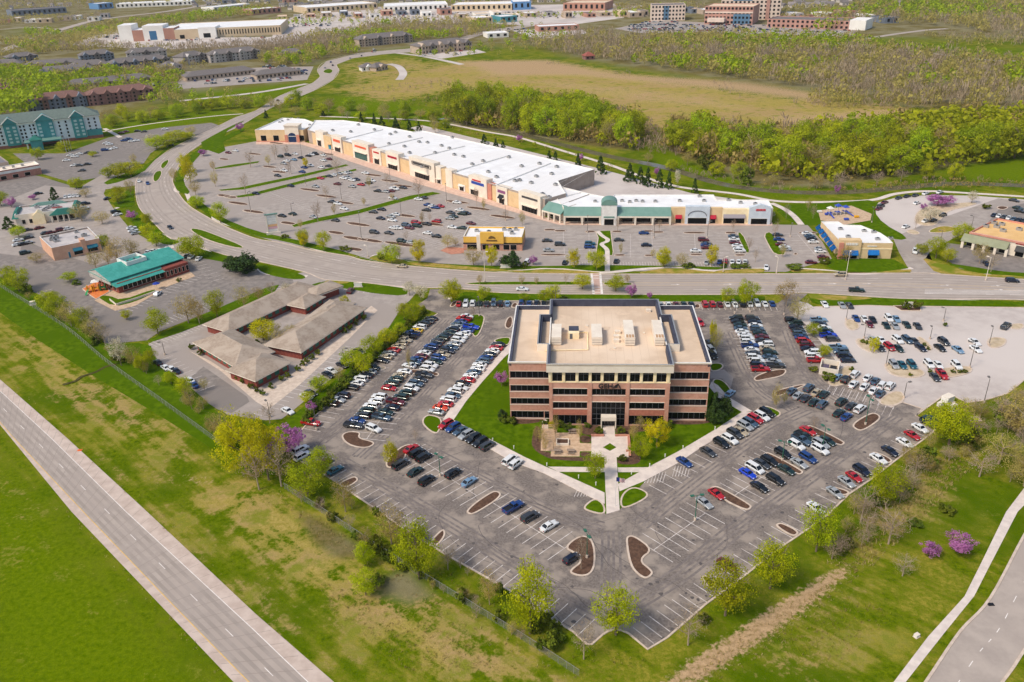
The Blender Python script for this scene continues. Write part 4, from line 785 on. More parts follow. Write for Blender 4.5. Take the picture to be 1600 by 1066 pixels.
# ------------------------------------------------------------------ shopping center
def build_mall():
    M = Bld('shopping_center', 'long white roofed shopping center with tan and white shop fronts and a green canopy', (490,225), (850,338))
    L = M.L; H = 8.6
    front_z = H
    # main roof outline from roof-level survey points
    rp = [M.loc(x, y, H-.5) for x, y in ((929,266),(800,236),(700,214),(658,202),(640,205),(580,193),(540,190),(489,188))]
    bk = max(8., M.loc(872,284,H-.5)[1]); x_r = M.loc(929,266,H-.5)
    poly = [(-6.,0.),(L+.8,0.),(L+.8,14.),M.loc(872,284,H-.5),x_r,M.loc(800,236,H-.5),M.loc(660,205,H-.5),M.loc(645,207,H-.5),M.loc(575,194,H-.5),M.loc(536,189,H-.5),M.loc(492,189,H-.5)]
    parapet_roof(M.root, poly, 0, H-.5, H, GREYW, WROOF, WHITE, WHITE)
    for t in (.17,.33,.5,.68,.84):                                     # party-wall upstands across the roof
        x0, y0 = t*L, .4; bx, by = M.loc(536+(929-536)*t, 189+(266-189)*t, H-.5); b = MB(); v = np.array([bx-x0, by-y0]); v = v*.93; pts = [(x0,y0+1),(x0+v[0],y0+v[1])]; kerb_mb(b, pts, False, .45, H+.02, H-.5); b.obj('party_wall', WHITE, M.root)
    b = MB()
    for i in range(46):
        t = (i+.5)/46; x0 = t*L; bx, by = M.loc(536+(929-536)*t, 189+(266-189)*t, H-.5); v = np.array([bx-x0, by-1.])*.9; strip_mb(b, [(x0,1.4),(x0+v[0],1.4+v[1])], .12, H-.49)
    b.obj('membrane_seams', mat('seam_grey', lin((222,218,214)), rough=.8), M.root)
    low = [M.loc(x, y, 7.) for x, y in ((846,318),(925,302),(872,291))]; b = MB(); 
    parapet_roof(M.root, [(L+.85,2.),(L+9.,2.),M.loc(922,303,7.),M.loc(870,290,7.)], 0, 6.6, 7.1, GREYW, WROOF, WHITE, WHITE, 'low_wall')
    # shop fronts (photo columns at the wall foot): kind, x0, x1, height, wall, feature
    def px2x(px): py = 225+(px-490)*(338-225)/360; return M.lx(px, py)[0]
    def portal(pa, pb, h, wm, glass=(.2,.8,.3,3.2), signm=None, signz=None, proud=.8, gm=GLASS, gable=0.):
        x0, x1 = px2x(pa), px2x(pb); w = x1-x0; b = MB(); b.box(x0, x1, -proud, 3., 0, h)
        if gable: b.add([(x0,-proud,h),(x1,-proud,h),((x0+x1)/2,-proud,h+gable),(x0,1.5,h),(x1,1.5,h),((x0+x1)/2,1.5,h+gable)], [(0,1,2),(5,4,3),(1,4,5,2),(3,0,2,5)])
        o = b.obj('storefront', wm, M.root)
        if glass:
            g = MB(); g.box(x0+w*glass[0], x1-w*(1-glass[1]), -proud-.08, -proud, glass[2], glass[3]); go = g.obj('shop_window', gm, o); f = MB(); n = max(2, int(w*.6/1.8))
            for i in range(n+1): xx = x0+w*glass[0]+(w*(glass[1]-glass[0]))*i/n; f.box(xx-.06, xx+.06, -proud-.14, -proud-.08, glass[2], glass[3])
            f.obj('mullion', MULL, o)
            b = MB(); b.box(x0+w*glass[0]-.4, x1-w*(1-glass[1])+.4, -proud-1.1, -proud, glass[3]+.1, glass[3]+.5); b.obj('shop_canopy', wm, o)
        if signm:
            z0, z1 = signz or (h-2.4, h-1.3); b = MB(); x = x0+w*.16
            while x < x1-w*.18: lw = random.uniform(.5,.95); b.box(x, x+lw, -proud-.16, -proud, z0, z1); x += lw+.22
            b.obj('sign_letters', signm, o)
        return o
    ORANGE = mat('orange_sign', lin((232,104,70)), rough=.5); TEAL = mat('teal_sign', lin((40,140,168)), rough=.5); PURP = mat('purple_sign', lin((150,88,130)), rough=.5); BLUE = mat('blue_sign', lin((44,78,168)), rough=.5); DK = mat('charcoal_sign', lin((72,68,70)), rough=.5); PINK = mat('salmon_pier', lin((206,140,118)), lin((194,126,106)), .5)
    for a, c in ((490,497),(538,556),(598,607),(627,644),(709,736),(770,778),(795,814)):
        portal(a, c, 7.6, STUCCO, None, proud=.3)
    portal(497,509,10.,STUC2,(.15,.6,.3,4.2),None); portal(509,521,8.4,STUCCO,(.55,.9,.3,3.4),None,gm=TEAL); portal(522,537,10.2,STUC2,(.25,.8,.3,3.2),ORANGE,(6.4,8.)); portal(556,581,10.8,STUC2,(.12,.88,.4,4.6),ORANGE,(7.4,8.6),1.6,GLASST); portal(581,585,9.2,PINK,None); portal(585,598,8.8,STUC2,(.2,.75,.3,3.6),RED,(6.8,7.7)); portal(607,627,10.2,STUC2,(.15,.85,.3,3.2),MAROON,(6.8,8.),1.2); portal(644,683,11.,STUC2,(.22,.78,.3,3.4),DK,(7.6,8.6),1.4)
    portal(684,692,9.6,STUC2,(.2,.8,.3,2.6),None); portal(692,699,8.8,STUCCO,None,proud=.5); portal(699,709,9.6,STUC2,None); portal(718,728,3.4,WHITE,(.2,.8,.2,2.6),None,proud=.6); portal(736,764,10.2,STUC2,(.1,.5,.3,3.2),BLUE,(6.2,7.6),1.2,gable=1.); portal(764,770,8.2,PINK,None)
    o = portal(778,795,8.6,STUC2,(.28,.72,.2,3.),PURP,(5.6,7.),1.); portal(814,848,9.6,STUC2,(.16,.84,.3,3.2),DK,(6.8,7.8),1.4,gable=.6)
    x0, x1 = px2x(740), px2x(757); b = MB(); b.box(x0+1, x1-1, -1.4, -1.2, 8., 8.7); b.obj('sign_letters', RED, M.root)
    x0, x1 = px2x(646), px2x(681); f = MB(); 
    for z0, z1 in ((7.1,7.3),(8.9,9.1)): f.box(x0+2, x1-2, -1.66, -1.4, z0, z1)
    for xx in (x0+1.6, x1-2.): f.box(xx, xx+.4, -1.66, -1.4, 7.3, 8.9)
    f.obj('sign_frame', DK, M.root)
    x0, x1 = px2x(779), px2x(794); M.awning(x0+2, x1-2, 3., 4.8, BLACK, -1., 1.5)
    for px, py in ((560,196),(520,205),(548,207),(585,204),(610,211),(618,208),(640,215),(608,226),(632,230),(655,223),(668,224),(690,229),(702,233),(710,243),(738,258),(724,246),(763,270),(755,253),(795,247),(815,261),(838,277),(776,278),(805,284),(812,283),(830,287),(843,257),(862,273),(868,290),(848,305),(858,310),(762,225),(870,262),(707,216),(640,240),(660,262),(680,240)):
        x, y = M.loc(px, py, H-.5); M.unit(x, y, H-.5, 2., 1.6, 1.2)
build_mall()
def build_end_store():
    B = Bld('end_store', 'tan end store of the shopping center with white arched entrance tower', (401,222), (476,222)); L = B.L; H = 8.2
    D = B.loc(460,185,H)[1]
    parapet_roof(B.root, [(0,0),(L,0),(L+2,D*.55),B.loc(476,186,H),B.loc(441,184,H)], 0, H-.6, H, STUCCO, WROOF, WHITE, WHITE)
    t0, t1 = L*.63, L*.91; b = MB(); b.box(t0, t1, -1., 6., 0, 10.8); tw = b.obj('entrance_tower', STUC2, B.root)
    b = MB(); b.box(t0-.5, t1+.5, -1.5, 6.5, 10.8, 11.4); b.obj('tower_cap', STUC2, tw)
    for x in (t0-.3, t1-1.7): B.box('pier', x, x+2., -1.6, -1., 0, 5., mat('salmon_pier', (.6,.3,.2)))
    b = MB(); c = (t0+t1)/2; r = (t1-t0)*.28; pts = [(c-r,-1.06,0),(c+r,-1.06,0)]+[(c+r*math.cos(q),-1.06,4.2+r*.8*math.sin(q)) for q in np.linspace(0,math.pi,12)]; b.add(pts, [tuple(range(len(pts)))]); b.obj('arched_glass', mat('navy_glass', lin((28,52,92)), rough=.12), B.root)
    b = MB(); b.box(c-r, c+r, -1.2, -1.06, 3.9, 4.2); b.obj('arch_band', WHITE, B.root)
    for t in (.16,.42,.965): B.win(L*t-1.9, L*t+1.9 if t < .9 else L*t+1.2, .8, 4.4)
    B.box('base_course', .1, t0, -.12, -.01, 0, .7, mat('salmon_pier', (.6,.3,.2)))
    for px, py in ((437,192),(441,190),(450,188),(456,186),(484,196),(466,186)): x, y = B.loc(px, py, H-.6); B.unit(x, y, H-.6, 1.6, 1.2, .9)
build_end_store()
def build_row():
    B = Bld('canopy_shop_row', 'shop row with sage green canopy roof, white columns and a domed tower', (880,348), (1206,350)); L = B.L; H = 7.2
    X = lambda px, py=340: B.lx(px, py)[0]
    p = [(0,1.),(L,1.),(L,B.loc(1178,312,H)[1]),B.loc(1120,312,H),B.loc(1115,304,H),B.loc(960,304,H),B.loc(955,309,H),(X(905),B.loc(900,300,H)[1]),(-4,16.)]
    parapet_roof(B.root, p, 0, H-.5, H, STUC2, WROOF, WHITE, WHITE)
    def canopy(pa, pb):
        x0, x1 = X(pa), X(pb); b = MB(); b.add([(x0,-3.2,4.3),(x1,-3.2,4.3),(x1,.9,7.5),(x0,.9,7.5),(x1,.9,4.3),(x0,.9,4.3)], [(0,1,2,3),(1,4,2),(5,0,3),(5,4,1,0)]); b.obj('canopy_roof', GROOF2, B.root)
        b = MB(); b.box(x0, x1, -3.2, -2.8, 3.5, 4.28); b.obj('canopy_beam', STUC2, B.root); n = max(2, round((x1-x0)/8))
        for i in range(n+1): x = x0+.4+(x1-x0-.8)*i/n; B.box('column', x-.4, x+.4, -3.15, -2.4, 0, 3.5, STUC2)
        for i in range(n): xa = x0+(x1-x0)*i/n+.9; B.win(xa, xa+(x1-x0)/n-1.8, .3, 3.2, y=1.)
    canopy(881,939); canopy(964,1048)
    x0, x1 = X(939.5), X(963.5); B.box('tower', x0, x1, -3.6, 3., 0, 9.6, WHITE); w = (x1-x0)/2; c = (x0+x1)/2
    B.win(c-w*.6, c+w*.6, .2, 3., y=-3.6); b = MB(); b.box(c-w*.7, c+w*.7, -3.8, -3.6, 3.6, 4.3); b.obj('sign_letters', GROOF2, B.root)
    b = MB(); n = 14; pr = [(c-w*1.05*math.cos(q), 9.6+2.6*math.sin(q)) for q in np.linspace(0,math.pi,n)]
    b.add([(x,-3.8,z) for x,z in pr]+[(x,3.2,z) for x,z in pr], [tuple(range(n-1,-1,-1)), tuple(range(n,2*n))]+[(i,i+1,n+i+1,n+i) for i in range(n-1)]); b.obj('barrel_roof', GROOF2, B.root)
    WB = mat('pale_blue_panel', lin((206,214,220)), lin((194,202,210)), .4)
    def bay(pa, pb, h, m, aw=None, gl=None, gable=0., sg=None, proud=.4):
        x0, x1 = X(pa), X(pb); b = MB(); b.box(x0, x1, -proud, 1.4, 0, h)
        if gable: b.add([(x0,-proud,h),(x1,-proud,h),((x0+x1)/2,-proud,h+gable),(x0,1.,h),(x1,1.,h),((x0+x1)/2,1.,h+gable)], [(0,1,2),(5,4,3),(1,4,5,2),(3,0,2,5)])
        b.obj('storefront', m, B.root); w = x1-x0
        if gl: B.win(x0+w*gl[0], x0+w*gl[1], .3, gl[2], y=-proud)
        if aw: B.awning(x0+w*gl[0]-.2, x0+w*gl[1]+.2, gl[2], gl[2]+1.6, aw, -proud)
        if sg: B.sign(x0+w*.3, x0+w*.75, h-1.5, h-.6, sg, -proud)
    bay(1048,1070,7.6,STUCCO,MAROON,(.35,.75,2.6)); bay(1070,1108,8.4,WB,None,(.12,.88,3.),.0,None,1.2); bay(1108,1128,7.6,STUCCO,MAROON,(.1,.5,2.6)); bay(1128,1169,7.,CREAM,mat('grey_awning', lin((150,142,146)), rough=.8),(.06,.86,3.)); bay(1169,1203,8.,WB,None,(.12,.85,2.8),1.4,RED,1.2)
    x0, x1 = X(1072), X(1106); c = (x0+x1)/2
    b = MB(); w = (x1-x0)*.42
    for q0, q1 in zip(np.linspace(0,math.pi,11)[:-1], np.linspace(0,math.pi,11)[1:]): b.tube((c+w*math.cos(q0),-1.3,4.+2.4*math.sin(q0)),(c+w*math.cos(q1),-1.3,4.+2.4*math.sin(q1)),.16,n=5)
    b.obj('arch_trim', MULL, B.root)
    for px, py in ((930,316),(972,315),(984,317),(994,315),(1004,316),(1024,316),(1062,315),(1100,315),(1138,314),(1157,318),(1180,320),(1093,308)): x, y = B.loc(px, py, H-.5); B.unit(x, y, H-.5, 1.8, 1.3, 1.)
    # angled left part of the colonnade
    C = Bld('canopy_shop_corner', 'angled corner of the sage green canopied shops beside the dark lettered store', (851,340), (880,348)); LL = C.L
    b = MB(); b.add([(0,-2.,4.3),(LL,-2.,4.3),(LL,3.,7.4),(0,3.,7.4),(LL,3.,4.3),(0,3.,4.3)], [(0,1,2,3),(1,4,2),(5,0,3),(5,4,1,0)]); b.obj('canopy_roof', GROOF2, C.root)
    C.box('back_wall', 0, LL, 3., 9., 0, 7., STUC2, topm=WROOF); C.box('canopy_beam', 0, LL, -2., -1.6, 3.5, 4.28, STUC2)
    for i in range(4): x = .4+(LL-.8)*i/3; C.box('column', x-.35, x+.35, -1.95, -1.2, 0, 3.5, STUC2)
    for i in range(3): C.win(1.+LL*i/3, LL*(i+1)/3-1., .3, 3.2, y=3.)
build_row()
# ------------------------------------------------------------------ free standing shops and restaurants
def yellow_restaurant():
    B = Bld('yellow_restaurant', 'white roofed restaurant with yellow front, brick base and dark buffalo-like emblem', (725,391), (816,392)); L = B.L; H = 6.2
    YEL = mat('yellow_stucco', lin((232,184,84)), lin((222,172,74)), .4)
    B.flat(0, L, 0, B.loc(770,354,H)[1], H, YEL, WROOF); B.box('brick_base', -.08, L+.08, -.1, B.loc(770,354,H)[1]-.3, 0, 3., BRICK); B.box('band', -.12, L+.12, -.3, -.1, 3., 3.5, BLACK)
    x0, x1 = B.lx(750.5,372)[0], B.lx(787,372)[0]; B.box('sign_wall', x0, x1, -.8, 1., 3.4, 8.2, YEL); B.box('sign_pier', x0-1.6, x0, -.6, 1., 0, 7., STUC2)
    for t in (.1,.2,.36,.55,.72,.84): B.win(L*t-1., L*t+1.6, .5, 2.7, y=-.1)
    b = MB(); c = (x0+x1)/2; pts = [(c-1.6,5.6),(c-1.2,6.4),(c-.2,6.9),(c+.9,6.6),(c+1.6,6.),(c+1.7,5.5),(c+.4,5.7),(c-.6,5.5)]; b.add([(x,-.86,z) for x,z in pts], [tuple(range(len(pts)))]); b.box(c-2.3, c+2.3, -.88, -.8, 4.4, 5.1); b.obj('emblem', mat('brown_sign', lin((112,84,44)), rough=.7), B.root)
    for px, py in ((745,362),(764,364),(788,360),(797,361),(806,360),(800,366)): x, y = B.loc(px, py, H-.7); B.unit(x, y, H-.7, 1.8, 1.4, 1.1)
yellow_restaurant()
def blue_store():
    B = Bld('blue_awning_store', 'tan corner store with white roof and bright blue awnings', (1311,404), (1391,405)); L = B.L; H = 6.8
    A = B.loc(1284,350,H); bk = B.loc(1330,346,H)[1]
    p = [(0,0),(L,0),(L,B.loc(1390,372,H)[1]*.9),B.loc(1376,364,H),B.loc(1345,352,H),B.loc(1318,351,H),B.loc(1310,346,H),B.loc(1283,346,H)]
    parapet_roof(B.root, p, 0, H-.6, H, STUCCO, WROOF, WHITE, WHITE)
    w = B.lx(1344,390)[0]; B.box('entrance_wall', -.6, w, -.7, 2.5, 0, 8., STUCCO); B.box('pier', -1., .8, -1.1, -.7, 0, 7., mat('salmon_pier', (.6,.3,.2))); B.box('belt', w, L+.05, -.12, 0, 4.1, 4.6, CREAM)
    B.sign(w*.22, w*.82, 6., 7., WHITE, -.7); B.sign(w+2.6, L-6, 5.2, 5.7, WHITE)
    for x0, x1, y in ((.9,3.8,-.7),(w-3.8,w-.9,-.7),(w+3.2,w+7.4,0)): B.win(x0+.2, x1-.2, .3, 2.2, y=y); B.awning(x0, x1, 2., 3.8, BLUEA, y, 1.3)
    # awnings down the car park side
    q0, q1 = np.array(B.loc(1280,352,4.)), np.array(B.loc(1307,393,3.2)); d = (q1-q0); n = 6
    b_dir = d/np.hypot(*d); out = np.array([-b_dir[1], b_dir[0]]); out = out if out[0] < 0 else -out
    for i in range(n):
        a, c = q0+d*(i/n+.015), q0+d*((i+1)/n-.015); b = MB(); b.add([(*a,4.6),(*c,4.6),(*(c+out*1.6),3.2),(*(a+out*1.6),3.2),(*(a+out*1.6),2.9),(*(c+out*1.6),2.9)], [(0,1,2,3),(3,2,5,4),(3,2,1,0)]); b.obj('awning', BLUEA, B.root)
    for px, py in ((1313,359),(1325,371),(1350,362),(1365,364),(1371,375),(1391,374)): x, y = B.loc(px, py, H-.6); B.unit(x, y, H-.6, 1.8, 1.4, .9)
blue_store()
def brick_restaurant():
    B = Bld('brick_restaurant', 'pale brick restaurant with tan roof, rose cornice and grey green canopy at the right edge', (1511,385), (1640,412)); L = B.L; H = 6.4
    TR = mat('ochre_roof', lin((232,190,130)), lin((222,178,116)), .2); RS = mat('rose_cornice', lin((206,144,126)), lin((194,132,114)), .5)
    parapet_roof(B.root, [(0,0),(L,0),(L+4,26),(2,26)], 0, H-.7, H, STUC2, TR, RS, RS); B.box('cornice', -.3, L, -.35, 0, 5.6, 6.3, RS)
    c = B.lx(1576,390)[0]; b = MB(); b.add([(-2,-3.6,3.),(c,-3.6,3.),(c,-.4,5.4),(-2,-.4,5.4),(c,-.4,3.),(-2,-.4,3.)], [(0,1,2,3),(1,4,2),(5,0,3),(5,4,1,0)]); b.obj('canopy_roof', mat('grey_green_roof', lin((150,152,124)), lin((140,142,114)), .4), B.root)
    for i in range(5): x = -1.6+(c+1.2)*i/4; B.box('column', x, x+1., -3.4, -2.6, 0, 3., STUC2)
    for i in range(4): x = -.4+(c+1.2)*i/4; B.win(x, x+3.2, .4, 2.7)
    B.win(c+2.6, c+5.6, .2, 2.6, y=0); B.awning(c+2.4, c+5.8, 2.4, 4.6, BLACK, 0, 1.5); B.sign(c+2, c+6, 5.1, 5.5, MAROON)
    for px, py in ((1540,355),(1553,350),(1557,356),(1565,352),(1592,360),(1567,362)): x, y = B.loc(px, py, H-.7); B.unit(x, y, H-.7, 2.2, 1.6, 1.1)
brick_restaurant()
def daycare():
    B = Bld('daycare_building', 'brick daycare with two tier teal metal roof and white rooftop well', (187,459), (283,427)); L = B.L
    D = 17.; hw = 4.2
    B.box('wall', 0, L, 0, D, 0, hw, REDBR); B.box('side_wall', L*.72, L+3, -1.6, D-1, 0, 4.4, REDBR)
    for i in range(9): x = 2+i*(L*.66)/9; B.win(x, x+1.7, .9, 2.8)
    for i in range(6): x = L*.74+i*1.75; B.win(x, x+.9, 1.2, 3.2, y=-1.6)
    for i in range(5): B.win(2+i*3, 3.6+i*3, .9, 2.7, side='l', x=0.)
    b = MB(); b.add([(-1.4,-1.8,3.4),(L*.74,-1.8,3.4),(L*.74,3.6,5.2),(-1.4,3.6,5.2),(L*.74,3.6,3.4),(-1.4,3.6,3.4)], [(0,1,2,3),(5,0,3),(1,4,2),(5,4,1,0)]); b.obj('lower_roof', GROOF, B.root)
    x0, x1, y0, y1, z0, z1 = -2., L+3.6, 1.6, D+2, 5.4, 8.; ym = y0+ (y1-y0)*.62
    b = MB(); b.add([(x0,y0,z0),(x1,y0,z0),(x1,ym,z1),(x0,ym,z1),(x1,y1,z0+.6),(x0,y1,z0+.6)], [(0,1,2,3),(3,2,4,5)]); b.add([(x0,y0,z0-.3),(x1,y0,z0-.3),(x1,y0,z0),(x0,y0,z0),(x0,y1,z0+.3),(x1,y1,z0+.3)], [(0,1,2,3),(0,4,5,1)]); ro = b.obj('roof', GROOF, B.root)
    b = MB()
    for i in range(1, 26): x = x0+(x1-x0)*i/26; b.tube((x,y0,z0+.03),(x,ym,z1+.03),.05,n=4,cap=False)
    b.obj('roof_seams', GROOF, ro)
    b = MB(); b.add([(x0+.3,y0+.2,z0-.3),(x0+.3,ym,z1-.1),(x0+.3,y1-.2,z0+.3),(x0+.3,y1-.2,3.6),(x0+.3,y0+.2,3.6)], [(4,3,2,1,0),(0,1,2,3,4)]); b.add([(x1-.4,y0+.2,z0-.3),(x1-.4,ym,z1-.1),(x1-.4,y1-.2,z0+.3),(x1-.4,y1-.2,3.6),(x1-.4,y0+.2,3.6)], [(4,3,2,1,0),(0,1,2,3,4)]); b.obj('gable_wall', WHITE, B.root)
    xa, xb, ya, yb = L*.34, L*.66, ym-4.5, ym+3.5; parapet_roof(B.root, [(xa,ya),(xb,ya),(xb,yb),(xa,yb)], 6., 6.9, 8.5, WHITE, TANROOF, WHITE, WHITE, 'roof_well')
    for i in range(3): B.unit(xa+2.4+i*2.8, (ya+yb)/2, 6.9, 1.6, 1.4, .9)
daycare()
def medical():
    """brown hipped U-shaped clinic with a courtyard, plus its small gate house"""
    B = Bld('medical_office', 'low brick medical office with tan shingle hip roofs round a planted courtyard', (365,592), (440,600))
    ang = B.ang; root = B.root
    def wing(pa, pb, w, h, rise, name='roof'):
        """hip-roofed wing whose right hand wall foot runs from pa to pb"""
        a, c = np.array(B.loc(*pa)), np.array(B.loc(*pb)); u = (c-a); l = np.hypot(*u); u = u/l; n = np.array([-u[1], u[0]])
        q = lambda s_, t_, z: (*(a+u*s_+n*t_), z); b = MB()
        b.add([q(0,0,0),q(l,0,0),q(l,w,0),q(0,w,0),q(0,0,h),q(l,0,h),q(l,w,h),q(0,w,h)], [(0,1,5,4),(1,2,6,5),(2,3,7,6),(3,0,4,7)]); b.obj('wall', REDBR, root)
        o = 1.; hw = w/2+o; b = MB(); b.add([q(-o,-o,h),q(l+o,-o,h),q(l+o,w+o,h),q(-o,w+o,h),q(hw-o,w/2,h+rise),q(l+o-hw,w/2,h+rise)] if l > w else [q(-o,-o,h),q(l+o,-o,h),q(l+o,w+o,h),q(-o,w+o,h),q(l/2,l/2,h+rise),q(l/2,w-l/2,h+rise)], [(0,1,5,4),(1,2,5),(2,3,4,5),(3,0,4)] if l > w else [(0,1,4),(1,2,5,4),(2,3,5),(3,0,4,5)]); b.obj(name, SHINGLE, root)
        b = MB(); e = [q(-o,-o,h-.3),q(l+o,-o,h-.3),q(l+o,w+o,h-.3),q(-o,w+o,h-.3),q(-o,-o,h),q(l+o,-o,h),q(l+o,w+o,h),q(-o,w+o,h)]; b.add(e, [(0,1,5,4),(1,2,6,5),(2,3,7,6),(3,0,4,7),(3,2,1,0)]); b.obj('eaves', STUC2, root)
        k = int(l/3.2)
        for i in range(k):
            s0 = (i+.25)*l/k; b = MB(); b.add([q(s0,-.06,1.),q(s0+l/k*.55,-.06,1.),q(s0+l/k*.55,-.06,2.5),q(s0,-.06,2.5),q(s0,0,1.),q(s0+l/k*.55,0,1.),q(s0+l/k*.55,0,2.5),q(s0,0,2.5)], [(0,1,2,3),(0,4,5,1),(2,6,7,3),(1,5,6,2),(3,7,4,0)]); b.obj('window', mat('green_glass', lin((52,110,94)), rough=.15), root)
    wing((472,562),(570,494), 13.5, 3.2, 2.9)
    wing((402,607),(452,580), 12, 3.2, 2.8)
    wing((310,548),(372,585), 12.5, 3.2, 2.9)
    wing((360,530),(500,462), 11.5, 3.2, 2.7)
    wing((520,512),(552,486), 9, 3.1, 2.2)
    wing((478,492),(505,476), 7, 3.1, 2.)
    G_ = Bld('drive_through_canopy', 'small shingle roofed drive through canopy behind the medical office', (497,474), (534,460)); G_.box('post_wall', .5, G_.L-.5, .8, 6.2, 0, 2.8, REDBR); G_.hip(0, G_.L, 0, 7, 3.6, 1.5, SHINGLE, over=.8); G_.box('fascia', -.7, G_.L+.7, -.7, 7.7, 2.9, 3.34, STUC2)
medical()
def pad_restaurants():
    B = Bld('stucco_restaurant', 'pinkish stucco restaurant with flat grey roof and teal awnings', (86,408), (160,392)); L = B.L; H = 6.; SAL = mat('salmon_stucco', lin((222,176,146)), lin((210,162,134)), .4)
    D = B.loc(120,358,H)[1]; parapet_roof(B.root, [(0,0),(L,0),(L,D),(-1,D)], 0, H-.8, H, SAL, mat('pale_grey_roof', lin((200,192,186)), lin((180,172,170)), .2), WHITE, GREYW)
    TA = mat('teal_awning', lin((36,112,132)), rough=.7)
    for a, c in ((.42,.6),(.72,.92)): B.win(L*a, L*c, .8, 2.8); B.awning(L*a-.2, L*c+.2, 2.6, 3.9, TA)
    B.win(L*.3, L*.34, 0.1, 2.6, TA); B.box('tower', L*.6, L*.7, -.5, 3, 0, 7., SAL)
    for i in range(9): B.unit(2+random.random()*(L-5), D*.35+random.random()*D*.55, H-.8, random.uniform(1.2,2.4), 1.4, random.uniform(.7,1.4))
    C = Bld('green_gable_restaurant', 'cream restaurant with teal mansard roof, gabled bay and rooftop equipment', (27,353), (119,342)); L = C.L; H = 5.4; D = 17
    parapet_roof(C.root, [(0,0),(L,0),(L,D),(0,D)], 0, H-.8, H, STUC2, mat('pale_grey_roof', (.5,.5,.5)), WHITE, GREYW)
    for x0, x1, y0, y1 in ((L*.58,L+1.6,-2.4,1.4),(-1.5,1.5,-1,D+1),(L-1.5,L+1.6,1.4,D+1),(1.5,L-1.5,D-1.5,D+1)): b = MB(); xm0, xm1, ym0, ym1 = x0+(x1-x0)*.3, x1-(x1-x0)*.3, y0+(y1-y0)*.3, y1-(y1-y0)*.3; b.add([(x0,y0,3.6),(x1,y0,3.6),(x1,y1,3.6),(x0,y1,3.6),(xm0,ym0,6.2),(xm1,ym0,6.2),(xm1,ym1,6.2),(xm0,ym1,6.2)], [(0,1,5,4),(1,2,6,5),(2,3,7,6),(3,0,4,7),(4,5,6,7)]); b.obj('mansard_roof', GROOF2 if x0 > 0 and y0 > 2 else mat('deep_teal_roof', lin((44,118,104)), lin((38,106,94)), .3, .5), C.root)
    x0, x1 = L*.3, L*.5; b = MB(); c = (x0+x1)/2; b.add([(x0,-2.2,0),(x1,-2.2,0),(x1,-2.2,4.4),(c,-2.2,6.6),(x0,-2.2,4.4),(x0,2,0),(x1,2,0),(x1,2,4.4),(c,2,6.6),(x0,2,4.4)], [(0,1,2,3,4),(1,6,7,2),(5,0,4,9),(2,7,8,3),(4,3,8,9)]); b.obj('gable_bay', CREAM, C.root)
    for t in (.1,.22): C.win(L*t, L*t+1.4, .6, 2.6)
    for t in (.62,.72,.82,.91): C.win(L*t, L*t+2.2, .5, 2.7); C.box('porch_post', L*t-.6, L*t-.2, -2.2, -1.8, 0, 3.6, STUC2)
    C.sign(L*.64, L*.82, 6.3, 6.9, RED, 1.2)
    for i in range(9): C.unit(4+random.random()*(L-9), 4+random.random()*9, H-.8, random.uniform(1.4,2.4), 1.4, random.uniform(.8,1.5))
    E_ = Bld('flat_roof_hall', 'flat roofed brick and white hall at the left edge', (-70,296), (66,272)); L = E_.L; parapet_roof(E_.root, [(0,0),(L,0),(L,12),(0,12)], 0, 5.4, 6., mat('rose_brick', lin((186,132,116)), lin((172,118,104)), 1.), mat('cream_roof', lin((244,228,206)), lin((236,218,196)), .2), WHITE, WHITE); parapet_roof(E_.root, [(0,12.3),(L*.7,12.3),(L*.7,34),(0,34)], 0, 7.4, 8., GREYW, mat('slate_roof', lin((120,116,120)), lin((130,126,128)), .1), GREYW, GREYW, 'rear_wall'); E_.box('front_band', 0, L, -.15, 0, 3.8, 5.2, WHITE)
    for i in range(6): E_.win(L*.1+i*L*.14, L*.1+i*L*.14+3, .6, 2.6)
    for i in range(4): E_.unit(L*.5+i*5, 6, 5.4)
pad_restaurants()
